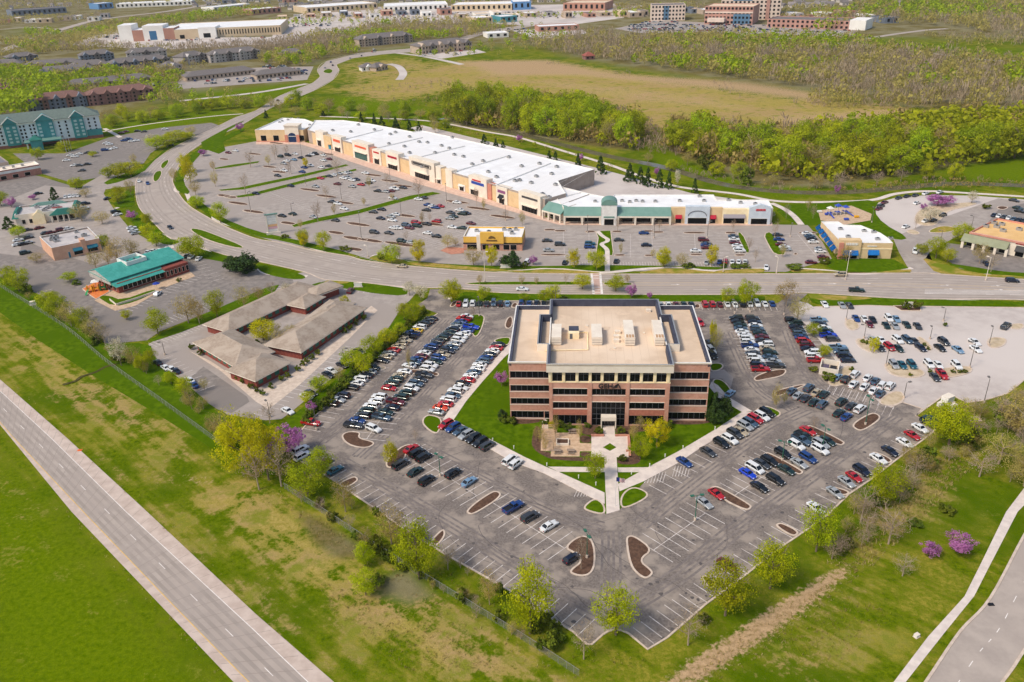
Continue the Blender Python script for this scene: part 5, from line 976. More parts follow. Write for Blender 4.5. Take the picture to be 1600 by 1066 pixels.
def hotel():
    B = Bld('hotel', 'long white and teal hotel with grey green hip roof and gabled bays', (-75,243), (162,214.5)); L = B.L; H = hgt(162,214.5,179); D = 17
    HW = mat('hotel_white', lin((214,222,226)), lin((204,212,218)), .2); HT = mat('hotel_teal', lin((72,146,148)), lin((64,134,138)), .2); HB = mat('hotel_brick', lin((150,98,86)), lin((138,88,78)), .8)
    B.box('wall', 0, L, 0, D, H*.13, H, HW); B.box('brick_base', -.1, L+.1, -.1, D+.1, 0, H*.13, HB); B.hip(0, L, 0, D, H, 5.5, SHING4, over=1.)
    B.box('cornice', -.8, L+.8, -.8, -.05, H-.9, H-.3, WHITE)
    X = lambda px: B.lx(px, 228-(px-40)*.1)[0]
    wp = MB(); wp.box(0,1.1,-.12,.05,0,1.4); wpm = wp.mesh('window', GLASS)
    WP2 = wp.mesh('window_pale', mat('curtained_glass', lin((176,200,200)), rough=.2))
    rows = [H*(.2+.15*k) for k in range(5)]; fl = H*.155
    bays = [(X(14),X(35)),(X(65),X(91)),(X(119),X(138))]
    for k, (a, c) in enumerate(bays):
        b = MB(); b.box(a, c, -1., 1., H*.1, H+.4); m_ = (a+c)/2; b.add([(a-.8,-1.4,H+.2),(c+.8,-1.4,H+.2),(m_,-1.4,H+4.2),(a-.8,7,H+.2),(c+.8,7,H+.2),(m_,7,H+4.2)], [(0,1,2),(1,4,5,2),(3,0,2,5)]); bo = b.obj('gable_bay', HT, B.root)
        b = MB(); 
        for p, q in (((a-1.,H+.1),(m_,H+4.4)),((m_,H+4.4),(c+1.,H+.1))): b.tube((p[0],-1.5,p[1]),(q[0],-1.5,q[1]),.35,n=4)
        b.obj('gable_trim', WHITE, bo)
        for r in rows:
            for t in (.2,.66) if k != 1 else (.08,.75): o = inst('window', WP2, bo, (a+(c-a)*t, -1., r)); o.scale = (1.7, 1, 1)
    for x0, x1 in ((0,bays[0][0]),(bays[0][1],bays[1][0]),(bays[1][1],bays[2][0]),(bays[2][1],L)):
        n = max(2, int((x1-x0)/2.9)); n -= n % 2
        for i in range(n):
            for r in rows: inst('window', wpm, B.root, (x0+(x1-x0)*(i+.5+(.12 if i % 2 == 0 else -.12))/n-.55, 0, r))
    B.box('teal_base_wall', X(139), L+.15, -.2, .02, H*.13, H*.4, HT)
    x0, x1 = X(40), X(98); B.box('porte_cochere', x0, x1, -11, -1.05, 3.6, 4.4, HT, topm=GROOF2)
    for x in (x0+1, x1-1.5): B.box('porch_column', x, x+1., -10.6, -9.6, 0, 3.6, STUC2)
    x0 = X(50); B.box('entry_turret', x0, x0+7, -20, -13, 0, 7, HT); B.hip(x0, x0+7, -20, -13, 7, 3., mat('deep_teal_roof', (.1,.3,.3)), 'turret_roof')
hotel()
# ------------------------------------------------------------------ apartments and far buildings
def apartment(name, label, pa, pb, depth, h, wallm, roofm, rise=4., floors=3, group=None, flat=False, bays=0, cat='building', ww=1.5, per=4.):
    B = Bld(name, label, pa, pb, cat, group); L = B.L
    if flat: parapet_roof(B.root, [(0,0),(L,0),(L,depth),(0,depth)], 0, h-.8, h, wallm, roofm, wallm, wallm)
    else: B.box('wall', 0, L, 0, depth, 0, h, wallm); B.hip(0, L, 0, depth, h, rise, roofm, over=.8)
    b = MB(); b.box(0,ww,-.15,.05,0,h/floors*.5); wm = b.mesh('window', GLASS); n = max(2, int(L/per))
    for k in range(floors):
        for i in range(n): inst('window', wm, B.root, (L*(i+.5)/n-ww/2, 0, h/floors*(k+.28)))
    for k in range(bays):
        x = L*(k+.5)/bays; w = min(6, L/bays*.5); b = MB(); b.box(x-w/2, x+w/2, -1.6, 0, 0, h); 
        if not flat: b.add([(x-w/2-.5,-2.,h),(x+w/2+.5,-2.,h),(x,-2.,h+rise*.65),(x-w/2-.5,depth/2,h),(x+w/2+.5,depth/2,h),(x,depth/2,h+rise*.65)], [(0,1,2),(1,4,5,2),(3,0,2,5)])
        bo = b.obj('gable_bay', roofm if k % 2 else wallm, B.root)
        for q in range(floors): inst('window', wm, bo, (x-ww/2, -1.6, h/floors*(q+.28)))
    return B
APW = mat('apartment_siding', lin((190,182,178)), lin((172,164,160)), .15); APB = mat('apartment_blue', lin((120,128,140)), lin((108,116,130)), .2); APT = mat('apartment_tan', lin((190,170,150)), lin((176,156,138)), .2); APR = mat('apartment_brick', lin((150,112,104)), lin((136,100,94)), .3)
GA = 'apartment blocks beyond the hotel'
apartment('apartment_block', 'brown roofed apartment block directly behind the hotel', (46,176), (138,166), 18, 9, APB, SHING3, 4.5, 3, GA, bays=5)
apartment('apartment_block', 'brown roofed apartment block right of the hotel roof', (140,166), (242,155), 18, 9, APR, SHING3, 4.5, 3, GA, bays=5)
apartment('carport_row', 'long low tan roofed garage row behind the apartments', (105,141), (238,128), 16, 4.5, APT, SHING2, 4., 1, GA)
apartment('carport_row', 'long low grey roofed garage row by the boulevard', (292,128), (400,116), 18, 4.5, APT, SHING2, 4., 1, GA)
apartment('apartment_block', 'blue grey gabled apartment block amid the trees', (175,114), (268,104), 18, 9, APB, SHING2, 4.5, 3, GA, bays=6)
apartment('apartment_block', 'tan apartment block left of the blue grey one', (110,118), (172,113), 18, 9, APT, SHING2, 4.5, 3, GA, bays=3)
apartment('apartment_block', 'grey apartment block deep in the left trees', (15,103), (62,98), 18, 9, APB, SHING2, 4., 3, GA, bays=2)
apartment('apartment_block', 'slate roofed apartment block between the left woods', (40,115), (128,108), 18, 8, APT, SHING2, 4., 3, GA, bays=2)
apartment('apartment_block', 'pale gabled apartment block above the garage row', (288,103), (325,97), 18, 9, APW, SHING2, 4.5, 3, GA, bays=2)
apartment('apartment_block', 'long pale gabled apartment block near the far mall', (330,99), (408,91), 18, 9, APW, SHING2, 4.5, 3, GA, bays=4)
apartment('apartment_block', 'grey apartment block behind the long garage row', (60,128), (150,121), 16, 9, APB, SHING2, 4.5, 3, GA, bays=4)
apartment('apartment_block', 'tan gabled block at the edge of the left woods', (-30,116), (36,112), 16, 9, APT, SHING2, 4.5, 3, GA, bays=3)
apartment('apartment_block', 'pale apartment block between garage row and woods', (262,119), (286,115), 16, 9, APW, SHING2, 4.5, 3, GA, bays=1)
apartment('apartment_block', 'brown roofed block below the left woods', (-40,160), (30,152), 16, 9, APR, SHING3, 4.5, 3, GA, bays=3)
apartment('apartment_block', 'slate blue block facing the far mall', (128,100), (180,95), 16, 9, APB, SHING2, 4.5, 3, GA, bays=3)
apartment('apartment_block', 'grey gabled block close to the far mall', (200,96), (262,91), 16, 9, APW, SHING2, 4.5, 3, GA, bays=3)
apartment('apartment_block', 'small tan block near the boulevard curve', (440,96), (476,93), 16, 8, APT, SHING2, 4.5, 3, GA, bays=2)
apartment('carport_row', 'grey garage row beside the boulevard curve', (402,125), (470,117), 18, 4.5, APT, SHING2, 3.5, 1, GA)
apartment('apartment_block', 'tan three storey apartment block by the boulevard curve', (562,74), (645,66), 20, 9, APT, SHING2, 5, 3, GA, bays=4)
apartment('clinic_block', 'long two storey tan clinic with arcaded front', (655,86), (738,78), 26, 9, APT, SHING2, 5, 2, None, bays=6)
apartment('show_home', 'small pale house with grey roof in the far field', (566,112), (588,110), 12, 4, WHITE, SHING2, 3.5, 1, None, bays=1)
apartment('show_home', 'small tan house beside the far field lane', (588,112), (606,108), 12, 4, APT, SHING2, 3.5, 1, None, bays=1)
apartment('barn_house', 'red roofed farm house at the edge of the far woods', (915,94), (929,93), 10, 4, APR, mat('rust_roof', lin((150,84,72)), rough=.8), 4, 1)
LB = mat('mall_white', lin((240,236,228)), lin((228,222,214)), .05); LT = mat('mall_tan', lin((212,190,158)), lin((202,178,146)), .05); LO = mat('mall_brick', lin((184,136,116)), lin((172,124,106)), .05)
def far_mall():
    B = apartment('distant_mall', 'huge white roofed shopping mall far behind the apartments', (258,62), (440,54), 110, 13, LT, WROOF, 0, 1, None, True)
    L = B.L
    for x0, x1, h, m_ in ((-.36,-.25,22,LB),(-.25,-.16,15,LO),(-.16,.01,20,LB),(.01,.1,16,LO),(.1,.3,13.5,LT),(.3,.45,15,LB)):
        B.box('store_block', L*x0, L*x1, -8, 30, 0, h, m_, topm=WROOF)
    B.win(-L*.11, -L*.05, 1, 13, mat('blue_glass', lin((60,110,150)), rough=.2), y=-8)
    B.win(L*.14, L*.18, 1, 6, y=-8); B.win(L*.34, L*.4, 1, 7, y=-8)
far_mall()
def hospital():
    HS = mat('hospital_cream', lin((226,206,190)), lin((214,194,178)), .05); HP = mat('hospital_brick', lin((190,146,132)), lin((178,134,120)), .05); HG = mat('hospital_glass', lin((92,124,150)), rough=.15)
    B = apartment('hospital_office', 'cream and brick medical office block with blue glass at the far hospital', (1017,33), (1070,32), 40, 22, HS, SHING2, 0, 4, None, True, per=5, ww=2.6); B.win(B.L*.36, B.L*.52, 1, 21, HG)
    C = apartment('hospital_main', 'brick and glass hospital main wing with cream upper floors', (1100,38), (1175,39), 50, 24, HP, TANROOF, 0, 4, None, True, per=5, ww=3); C.win(C.L*.6, C.L*.95, 1, 14, HG); C.box('cream_band', 0, C.L, -.4, -.02, 15, 17, HS); C.box('entry_canopy', C.L*.1, C.L*.45, -12, 0, 4, 9, HS)
    D = apartment('hospital_tower', 'tall brick and cream hospital tower with blue glass core', (1125,31), (1218,31), 40, 75, HS, TANROOF, 0, 14, None, True, per=6, ww=3); D.win(D.L*.2, D.L*.52, 26, 75, HG); D.box('brick_fin', D.L*.76, D.L*.82, -1.5, 0, 0, 75, HP)
    E_ = apartment('hospital_wing', 'long low red brick hospital wing', (1198,43), (1326,47), 45, 11, HP, SHING2, 0, 2, None, True, per=6, ww=3); E_.box('white_end', E_.L, E_.L+20, 0, 40, 0, 12, LB)
hospital()
for nm, lb, a, c, d, h, wm, rm in (('big_box_store','pale big box store with blue sign in the far strip',(480,22),(590,14),80,11,LT,WROOF),('big_box_store','tan big box store row at the far strip middle',(600,20),(700,16),80,11,LB,WROOF),('big_box_store','cream stores along the far strip',(705,18),(800,16),70,11,LT,WROOF),('big_box_store','blue entrance store of the far strip',(802,16),(830,15),60,14,mat('store_blue', lin((96,140,186)), rough=.6),WROOF),('big_box_store','brick red store at the far strip end',(880,17),(945,17),60,13,LO,TANROOF),('strip_shops','pinkish strip shops by the far road',(842,50),(905,47),30,7,LO,WROOF),('bank_house','pale bank with white roof by the far road',(762,60),(795,58),25,6,LB,WROOF),('corner_shop','tan corner shop far up the road',(745,38),(770,36),40,9,LT,WROOF),('corner_shop','teal fronted shop far up the road',(783,36),(808,34),35,9,mat('teal_front', lin((70,140,150)), rough=.6),WROOF),('warehouse','long blue grey warehouse beyond the far highway',(20,26),(105,20),60,11,APB,SHING2),('warehouse','bright blue dealership beyond the far highway',(155,15),(178,13),40,12,mat('store_blue', (.05,.2,.5)),WROOF),('warehouse','white warehouse row beyond the far highway',(182,13),(300,8),50,9,LB,WROOF),('strip_shops','brick strip shops beside the far mall',(395,24),(440,20),40,10,LO,WROOF),('strip_shops','long white strip beside the far mall',(335,19),(392,13),40,9,LB,WROOF)):
    apartment(nm, lb, a, c, d, h, wm, rm, 0, 1, None, True, per=9, ww=4)

def houses():
    r = random.Random(4); b = MB(); b.box(-6,6,-4.5,4.5,0,4.5); wm = b.mesh('wall', mat('house_siding', lin((206,196,184)), rnd=.2)); b = MB(); b.add([(-6.6,-5.1,4.4),(6.6,-5.1,4.4),(6.6,5.1,4.4),(-6.6,5.1,4.4),(-6.6,0,8),(6.6,0,8)], [(0,1,5,4),(2,3,4,5),(1,2,5),(3,0,4)]); rm = b.mesh('roof', mat('house_roof', lin((128,120,116)), rnd=.25)); b = MB(); b.box(-1,1,-4.6,-4.45,1,2.6); gm = b.mesh('window', GLASS)
    for x0, y0, x1, y1, n, wh in ((440,14,600,4,30,'in the suburb behind the far mall'),(260,10,440,2,16,'among the trees behind the far highway'),(1222,12,1330,4,14,'beside the hospital woods'),(620,4,960,1,24,'behind the far strip of stores'),(-20,14,150,6,10,'at the far left skyline woods'),(1340,10,1560,2,8,'in the far right woods')):
        for i in range(n):
            X, Y = W(x0+(x1-x0)*(i+r.random())/n, y0+(y1-y0)*(i+.5)/n+r.uniform(-4,4)); o = empty('suburban_house', (X, Y, 0), r.uniform(-.4,.4)+r.choice((0,1.57)), 'small pale house with grey gabled roof '+wh, 'house', 'small houses '+wh)
            inst('wall', wm, o); inst('roof', rm, o); inst('window', gm, o, (-3,0,0)); inst('window', gm, o, (3,0,0))
houses()

def far_strip():
    r = random.Random(12); mats_ = [LB, LT, LO, APT, APW, APB]
    words = {0:'white',1:'tan',2:'brick',3:'brown tan',4:'grey',5:'blue grey'}
    for x0, y0, x1, y1, n, wh in ((-40,38,170,30,9,'near the far left highway'),(430,30,700,24,12,'in the car parks before the far strip'),(700,30,960,26,9,'before the far right end of the strip'),(300,4,960,-3,20,'at the skyline commercial strip'),(960,30,1015,26,3,'left of the hospital'),(1060,22,1110,20,3,'between the hospital wings'),(1225,30,1330,28,5,'behind the hospital wing'),(-60,4,280,-2,9,'at the far left skyline'),(1340,34,1400,36,2,'right of the hospital')):
        for i in range(n):
            k = r.choice((0,0,1,1,2,3,4,5)); t = (i+r.uniform(.15,.6))/n; x = x0+(x1-x0)*t; y = y0+(y1-y0)*t+r.uniform(-2.5,2.5); w = r.uniform(9,24)
            apartment('distant_store', f'{words[k]} flat roofed building {wh}', (x,y), (x+w,y-w*.05), r.uniform(18,45), r.uniform(5,10), mats_[k], r.choice((WROOF,TANROOF,SHING2)), 0, 1, f'flat roofed buildings {wh}', True, per=9, ww=3.5)
far_strip()
# ================================================================== CARS
def ngon_loft(b, secs, mi=0, cap=True):
    """secs: list of rings of equal count"""
    n = len(secs[0]); k = len(b.v)
    for s_ in secs: b.v += [tuple(q) for q in s_]
    for i in range(len(secs)-1):
        for j in range(n): a = k+i*n; jj = (j+1)%n; b.f.append((a+j, a+jj, a+n+jj, a+n+j)); b.m.append(mi)
    if cap: b.f.append(tuple(k+j for j in range(n-1,-1,-1))); b.m.append(mi); b.f.append(tuple(k+(len(secs)-1)*n+j for j in range(n))); b.m.append(mi)
def car_meshes(kind):
    """body / glass / wheel / lamps; x forward, origin on the ground under the middle"""
    P_ = {  # length, width, height, belt stations (x fraction, z, half width factor), greenhouse (x of windscreen foot, roof front, roof rear, rear glass foot)
      'sedan': (4.75,1.84,1.45,[(-.5,.62,.8),(-.48,.9,.9),(-.3,1.0,.97),(.0,.98,1.),(.2,.95,.99),(.4,.82,.95),(.48,.68,.86),(.5,.5,.78)],(.2,.06,-.2,-.36)),
      'coupe': (4.5,1.84,1.34,[(-.5,.6,.8),(-.48,.86,.9),(-.3,.94,.98),(.0,.9,1.),(.18,.88,.99),(.4,.76,.95),(.48,.62,.86),(.5,.48,.78)],(.16,.0,-.2,-.42)),
      'hatchback': (4.2,1.78,1.5,[(-.5,.7,.84),(-.49,.98,.92),(-.3,1.02,.98),(.0,1.0,1.),(.24,.97,.99),(.42,.84,.95),(.485,.68,.86),(.5,.5,.78)],(.24,.1,-.36,-.48)),
      'suv': (4.8,1.95,1.76,[(-.5,.72,.86),(-.49,1.1,.94),(-.3,1.14,.99),(.0,1.12,1.),(.22,1.1,.99),(.42,1.0,.96),(.485,.8,.9),(.5,.55,.82)],(.22,.1,-.4,-.485)),
      'van': (5.1,2.0,1.8,[(-.5,.7,.86),(-.49,1.08,.94),(-.3,1.12,.99),(.0,1.1,1.),(.28,1.06,.99),(.44,.92,.94),(.49,.74,.86),(.5,.52,.78)],(.32,.16,-.42,-.49)),
      'pickup': (5.7,2.02,1.85,[(-.5,.7,.9),(-.495,1.08,.96),(-.3,1.1,1.),(.0,1.12,1.),(.2,1.14,1.),(.42,1.08,.96),(.49,.9,.9),(.5,.55,.84)],(.2,.1,-.06,-.1)) }
    L, Wd, Hh, st, gh = P_[kind]; hw = Wd/2; zb = .26 if kind in ('sedan','coupe','hatchback') else .36
    body = MB(); secs = []
    for x, z, wf in st:
        w = hw*wf; zm = zb+(z-zb)*.55
        secs.append([(x*L,-w*.9,zb),(x*L,-w,zm),(x*L,-w*.97,z-.1),(x*L,-w*.86,z),(x*L,w*.86,z),(x*L,w*.97,z-.1),(x*L,w,zm),(x*L,w*.9,zb)])
    ngon_loft(body, secs)
    zbelt = np.interp([gh[0]*1., gh[1], gh[2], gh[3]], [s_[0] for s_ in st], [s_[1] for s_ in st]); zr = Hh
    xa, xb_, xc, xd = (g*L for g in gh); wg, wr = hw*.86, hw*.66
    # glasshouse shell (dark) and painted roof panel plus pillars
    gl = MB(); zl = min(zbelt)-.03
    gl.add([(xa,-wg,zbelt[0]-.02),(xa,wg,zbelt[0]-.02),(xd,wg,zbelt[3]-.02),(xd,-wg,zbelt[3]-.02),(xb_,-wr,zr-.03),(xb_,wr,zr-.03),(xc,wr,zr-.03),(xc,-wr,zr-.03)], [(0,1,5,4),(1,2,6,5),(2,3,7,6),(3,0,4,7),(4,5,6,7)])
    e = .035; body.add([(xb_+.05,-wr-e,zr-.04),(xb_+.05,wr+e,zr-.04),(xc-.05,wr+e,zr-.04),(xc-.05,-wr-e,zr-.04),(xb_-.12,-wr*.9,zr+.02),(xb_-.12,wr*.9,zr+.02),(xc+.12,wr*.9,zr+.02),(xc+.12,-wr*.9,zr+.02)], [(0,1,5,4),(1,2,6,5),(2,3,7,6),(3,0,4,7),(4,5,6,7),(3,2,1,0)])
    for sy in (-1, 1):
        for (p0, z0, y0), (p1, z1, y1), r in (((xa,zbelt[0],wg),(xb_,zr-.02,wr),.05),((xd,zbelt[3],wg),(xc,zr-.02,wr),.07),(((xb_+xc)/2,(zbelt[1]+zbelt[2])/2,wg),((xb_+xc)/2,zr-.02,wr),.05)):
            body.tube((p0,sy*(y0+.01),z0-.02),(p1,sy*(y1+.01),z1),r,n=4,cap=False)
        body.box(xa-.35, xa-.12, sy*(hw+.02)-.09, sy*(hw+.02)+.09, zbelt[0]+.0, zbelt[0]+.14)
    if kind == 'pickup':
        x0, x1 = -.49*L, xd-.1; zt = 1.12
        b2 = MB(); b2.box(x0+.08, x1, -hw*.8, hw*.8, 1.095, 1.13); bedm = b2
        for sy in (-1, 1): body.box(x0, x1, sy*hw*.9-.09, sy*hw*.9+.09, 1.0, 1.26)
        body.box(x0-.02, x0+.1, -hw*.9, hw*.9, 1.0, 1.24)
    else: bedm = None
    wl = MB(); r = .33 if kind in ('sedan','coupe','hatchback') else .39
    wl.tube((0,-.12,0),(0,.12,0),r,n=14,mi=0); wl.tube((0,-.135,0),(0,.135,0),r*.62,n=10,mi=1)
    hl = MB(); hl.box(-.12,.1,-.2,.2,-.07,.07); tl = MB(); tl.box(-.06,.08,-.16,.16,-.12,.12)
    return dict(body=body, glass=gl, bed=bedm, wheel=wl, r=r, L=L, hw=hw, hz=np.interp(.48,[s_[0] for s_ in st],[s_[1] for s_ in st])-.06, tz=np.interp(-.49,[s_[0] for s_ in st],[s_[1] for s_ in st])-.14, head=hl, tail=tl)
CARC = {'w':('white',(226,226,224)),'k':('black',(16,17,20)),'g':('dark grey',(62,64,68)),'s':('silver',(172,174,174)),'b':('blue',(26,66,130)),'n':('navy',(22,30,52)),'r':('red',(176,18,30)),'m':('maroon',(96,16,28)),'t':('tan',(176,160,132)),'y':('yellow',(240,196,10)),'e':('dark green',(26,52,48)),'c':('light blue',(128,160,186)),'o':('orange',(226,74,24)),'B':('bright blue',(12,60,190)),'l':('slate blue',(70,92,112)),'T':('teal',(28,92,108))}
def car_paint(c):
    col = lin(CARC[c][1]); return mat('car_paint_'+CARC[c][0].replace(' ','_'), col, rough=.32, spec=.5, metal=.25 if c in 'sglcebTn' else 0., coat=.6)
CGLASS = mat('car_glass', lin((18,24,30)), rough=.06, spec=.6); TYRE = mat('tyre_rubber', lin((26,26,28)), rough=.85); RIM = mat('wheel_rim', lin((150,150,152)), rough=.35, metal=.7); HEADL = mat('headlight_lens', lin((222,226,228)), rough=.15, spec=.6); TAILL = mat('tail_light_lens', lin((150,12,16)), rough=.25, spec=.5)
KIND = {'s':'sedan','u':'suv','p':'pickup','v':'van','h':'hatchback','c':'coupe'}
WORD = {'sedan':'sedan','suv':'SUV','pickup':'pickup truck','van':'van','hatchback':'hatchback','coupe':'coupe'}
CM = {}
for k_ in KIND.values():
    d_ = car_meshes(k_); CM[k_] = d_
    for q in ('body','glass','wheel','head','tail','bed'):
        if d_[q]: d_['me_'+q] = d_[q].mesh('car_'+q, {'body':[CGLASS],'glass':[CGLASS],'wheel':[TYRE,RIM],'head':[HEADL],'tail':[TAILL],'bed':[BLACK]}[q], smooth=False)
CARS = []       # (x, y, heading, colour, kind, where)
def rowcars(where, heading_from, cars, flip=0.):
    """cars: 'x,y,ck ...' photo positions of the middle of each car on the ground; heading: (a,b) photo line the cars point along"""
    (ax, ay), (bx, by) = W(*heading_from[0]), W(*heading_from[1]); h = math.atan2(by-ay, bx-ax)+flip
    for tok in cars.split():
        x, y, c = tok.split(','); X, Y = W(float(x), float(y)); CARS.append([X, Y, h, c[0], KIND[c[1]], where])
def linecars(where, a, b_, codes, perp=True, flip=False):
    """evenly spaced stalls from photo point a to b_; '..' is an empty stall"""
    A, B = np.array(W(*a)), np.array(W(*b_)); t = codes.split(); n = len(t); d = B-A; h = math.atan2(d[1], d[0])+(math.pi/2 if perp else 0)+(math.pi if flip else 0)
    for i, c in enumerate(t):
        if c == '..': continue
        p = A+d*(i/(n-1) if n > 1 else 0); hh = h+(math.pi if random.random() < .2 and where != 'moving' else 0)
        q = np.array([math.cos(h), math.sin(h)])*random.uniform(-.35,.35); CARS.append([p[0]+q[0], p[1]+q[1], hh+random.uniform(-.025,.025), c[0], KIND[c[1]], where])
# ---- left side of the office car park
linecars('parked along the hedge left of the office', (673,500), (519,634), 'ks gs ku wu yc bp kp ts th ts rs ss ts ks .. ku ss ns wu ws ks .. nu ss ku', flip=True)
linecars('parked along the hedge near the redbud', (488,664), (485,667), 'rp', flip=True)
# middle double row, left bay then right bay
linecars('parked in the left bay of the middle double row', (731,497), (640,574), 'ws rp bs ls ss nu es ks eu gs ns bu ns ws ms bs lu ws', flip=True)
linecars('parked in the left bay of the lower middle row', (631,583), (553,668), 'ws ts eu eu rs .. wu wu wu eu gu bs gp', flip=True)
linecars('parked in the right bay of the middle double row', (737,514), (668,580), 'Bp bs ws wu wu ss ls nu ts bu es wu wu', flip=False)
linecars('parked in the right bay of the lower middle row', (664,589), (596,655), 'gp gs lu wu eu eu mp ns es lp', flip=False)
rowcars('parked alone by the round mulch island', ((573,668),(598,678)), '584,673,wu')
linecars('parked along the left lawn walk', (780,541), (683,647), 'ks rs ws ks bs lu ws ws ls ws rs ks ws wu ls wu rs oc ss', flip=True)
linecars('parked at the front left lawn walk', (698,666), (762,700), 'ru bu ls su ku ku gu', flip=True)
rowcars('parked at the front left lawn walk by the white van', ((790,735),(815,715)), '797,722,wv 806,728,wu')
rowcars('parked beside the leaf shaped island', ((612,735),(640,718)), '643,704,rs 652,711,ku 662,718,ku 626,729,gv 649,740,es 667,754,ku 708,743,ku 733,756,cs')
rowcars('parked in the left edge stalls', ((512,745),(534,732)), '524,738,Ts 507,726,ms 470,706,wu 473,716,wu')
rowcars('parked in the near left bay', ((790,803),(818,787)), '802,796,bp 828,811,gu 858,825,ws 893,876,nh')
# right front
rowcars('parked along the right lawn walk', ((1050,714),(1082,735)), '1069,725,bs 1106,709,gs 1127,696,ku 1140,690,wu 1148,681,gu 1157,677,ts 1164,669,su 1172,664,lu 1180,658,ru 1190,654,wu 1198,648,ku')
rowcars('parked by the striped bay', ((1085,778),(1112,798)), '1100,789,ss 1119,775,rc')
rowcars('parked in the lower right double row', ((1150,735),(1178,752)), '1168,743,Bs 1179,735,wv 1190,728,gs 1202,724,ku 1228,737,es 1211,753,ku 1186,764,ks')
rowcars('parked between the two long islands', ((1213,703),(1245,722)), '1223,712,ku 1248,727,ss 1262,719,bu 1244,699,wu 1252,691,lp 1256,686,ep 1262,676,rs 1281,706,wu 1282,697,su 1292,692,es')
rowcars('parked along the right outer kerb', ((1390,700),(1425,722)), '1455,659,es 1450,664,eu 1437,672,ws 1425,683,rc 1413,695,ws 1390,708,ns 1372,720,ws 1346,739,nu 1334,748,rc 1322,756,ss 1304,773,ss 1274,797,ws')
rowcars('parked under the tree at the lower right kerb', ((1125,880),(1150,897)), '1136,886,ms')
rowcars('parked in the right lot near the long island', ((1232,622),(1250,606)), '1236,614,ls 1246,621,ss 1258,625,gs 1271,631,es 1284,635,lu 1263,609,lu 1275,616,ts 1287,619,es')
rowcars('parked beside the dark rectangular island', ((1308,655),(1330,638)), '1314,631,eu 1329,637,gs 1343,642,wu 1310,648,es 1322,654,bs')
rowcars('parked in the white row by the enclosure', ((1312,600),(1330,582)), '1308,592,cs 1321,596,ku 1335,588,wu 1355,593,ws 1333,603,ws 1350,607,ws 1367,598,ls 1364,613,ws 1378,605,wu 1390,606,wu 1375,618,ls')
# top row behind the office
linecars('parked in the row facing the boulevard, left part', (717,477), (793,476), 'rs wu wu es gs lu ku cs', flip=False)
linecars('parked in the row facing the boulevard, behind the roof', (815,476), (850,476), 'bu bs ns ns', flip=False)
linecars('parked in the row facing the boulevard, behind the roof', (1032,478), (1080,478), 'ss ws ms es ns', flip=False)
linecars('parked in the row facing the boulevard, right part', (1101,478), (1206,477), 'rv ru ms ws ws ku ws wu ws bs', flip=False)
# right lot columns
linecars('parked in the left column right of the office', (1151,500), (1188,580), 'ku ks es ls ws ws wu wu bp ws gs wu wu nu rp', flip=False)
linecars('parked in the second column right of the office', (1176,500), (1210,574), 'gu ns ws lu es ms gs wu ts eu ls ss gp', flip=False)
linecars('parked in the dark column beside the small green trees', (1238,503), (1274,566), 'ku eu ns ks lu bs ru mu ns wu wu rp', flip=False)
linecars('parked in the column against the pale concrete lot', (1277,503), (1325,566), 'cp ns ws eu Bp gu .. cp lu nu ns', flip=False)
rowcars('parked at the office side', ((1100,520),(1120,540)), '1093,507,ru 1109,542,ku 1111,550,wu 1113,558,ku')
rowcars('parked by the grass island at the office side door', ((1128,622),(1146,606)), '1140,618,cs')
# pale concrete lot
rowcars('parked at the top edge of the concrete lot', ((1286,472),(1294,482)), '1288,478,ws 1315,479.5,ss 1327,480,gs')
rowcars('parked in the upper row of the concrete lot', ((1332,492),(1342,506)), '1337,500,bs 1350,501,ws 1363,502,ks 1358,509,ms 1388,500,wu 1400,501,cs 1384,511,es 1398,512,ss 1416,510,es 1433,512,gs')
rowcars('parked in the middle row of the concrete lot', ((1375,538),(1390,550)), '1376,534,ws 1364,534,ss 1402,534,wu 1417,534,lu 1428,536,gs 1374,546,gs 1389,545,ru 1403,547,es 1438,546,ns 1474,537,gu 1468,546,ks 1496,549,cs 1522,537,ws 1524,548,ws')
rowcars('parked in the lower row of the concrete lot', ((1400,568),(1412,582)), '1396,573,su 1409,573,Ts 1424,573,Tu 1451,572,wu 1465,573,ws 1494,574,wu 1471,588,rp 1460,592,gs')
rowcars('standing alone at the right of the concrete lot', ((1565,518),(1576,508)), '1571,512,gp')
# medical office and daycare
rowcars('parked beside the medical office hedge', ((455,640),(475,650)), '450,645,ws 479,622,ws 486,617,gs 513,588,ks 518,582,ws 535,573,ks 540,566,ss 562,551,ks 494,602,gs')
rowcars('parked at the gravel edge of the medical office', ((305,600),(285,585)), '303,604,bs 297,597,ws 247,569,ks 259,577,ws 268,579,ws 275,582,ns')
rowcars('parked at the medical office gate', ((545,458),(550,452)), '548,457,mu')
rowcars('parked at the daycare', ((244,463),(252,456)), '247,461,wh 293,402,ks 299,403,ws 311,406,ws 212,398,gs 232,396,ws 240,394,ws 250,393,ws 261,392,wu')
linecars('parked by the green gabled restaurant', (103,309), (122,307), 'ws ws ws ws', True); rowcars('parked by the green gabled restaurant', ((130,318),(140,316)), '134,320,nu 133,327,ws 114,317,ws 181,333,ku 184,337,ws 169,312,ns 44,361,gs 62,358,ms 45,373,gs 29,377,ws 28,384,ws 37,383,ks 45,381,ss 40,397,eu 96,361,mu 107,359,ws 72,366,gs 80,365,ms 60,304,ks')
linecars('parked between the daycare and the boulevard', (205,358), (214,366), 'ws ws ss', True)
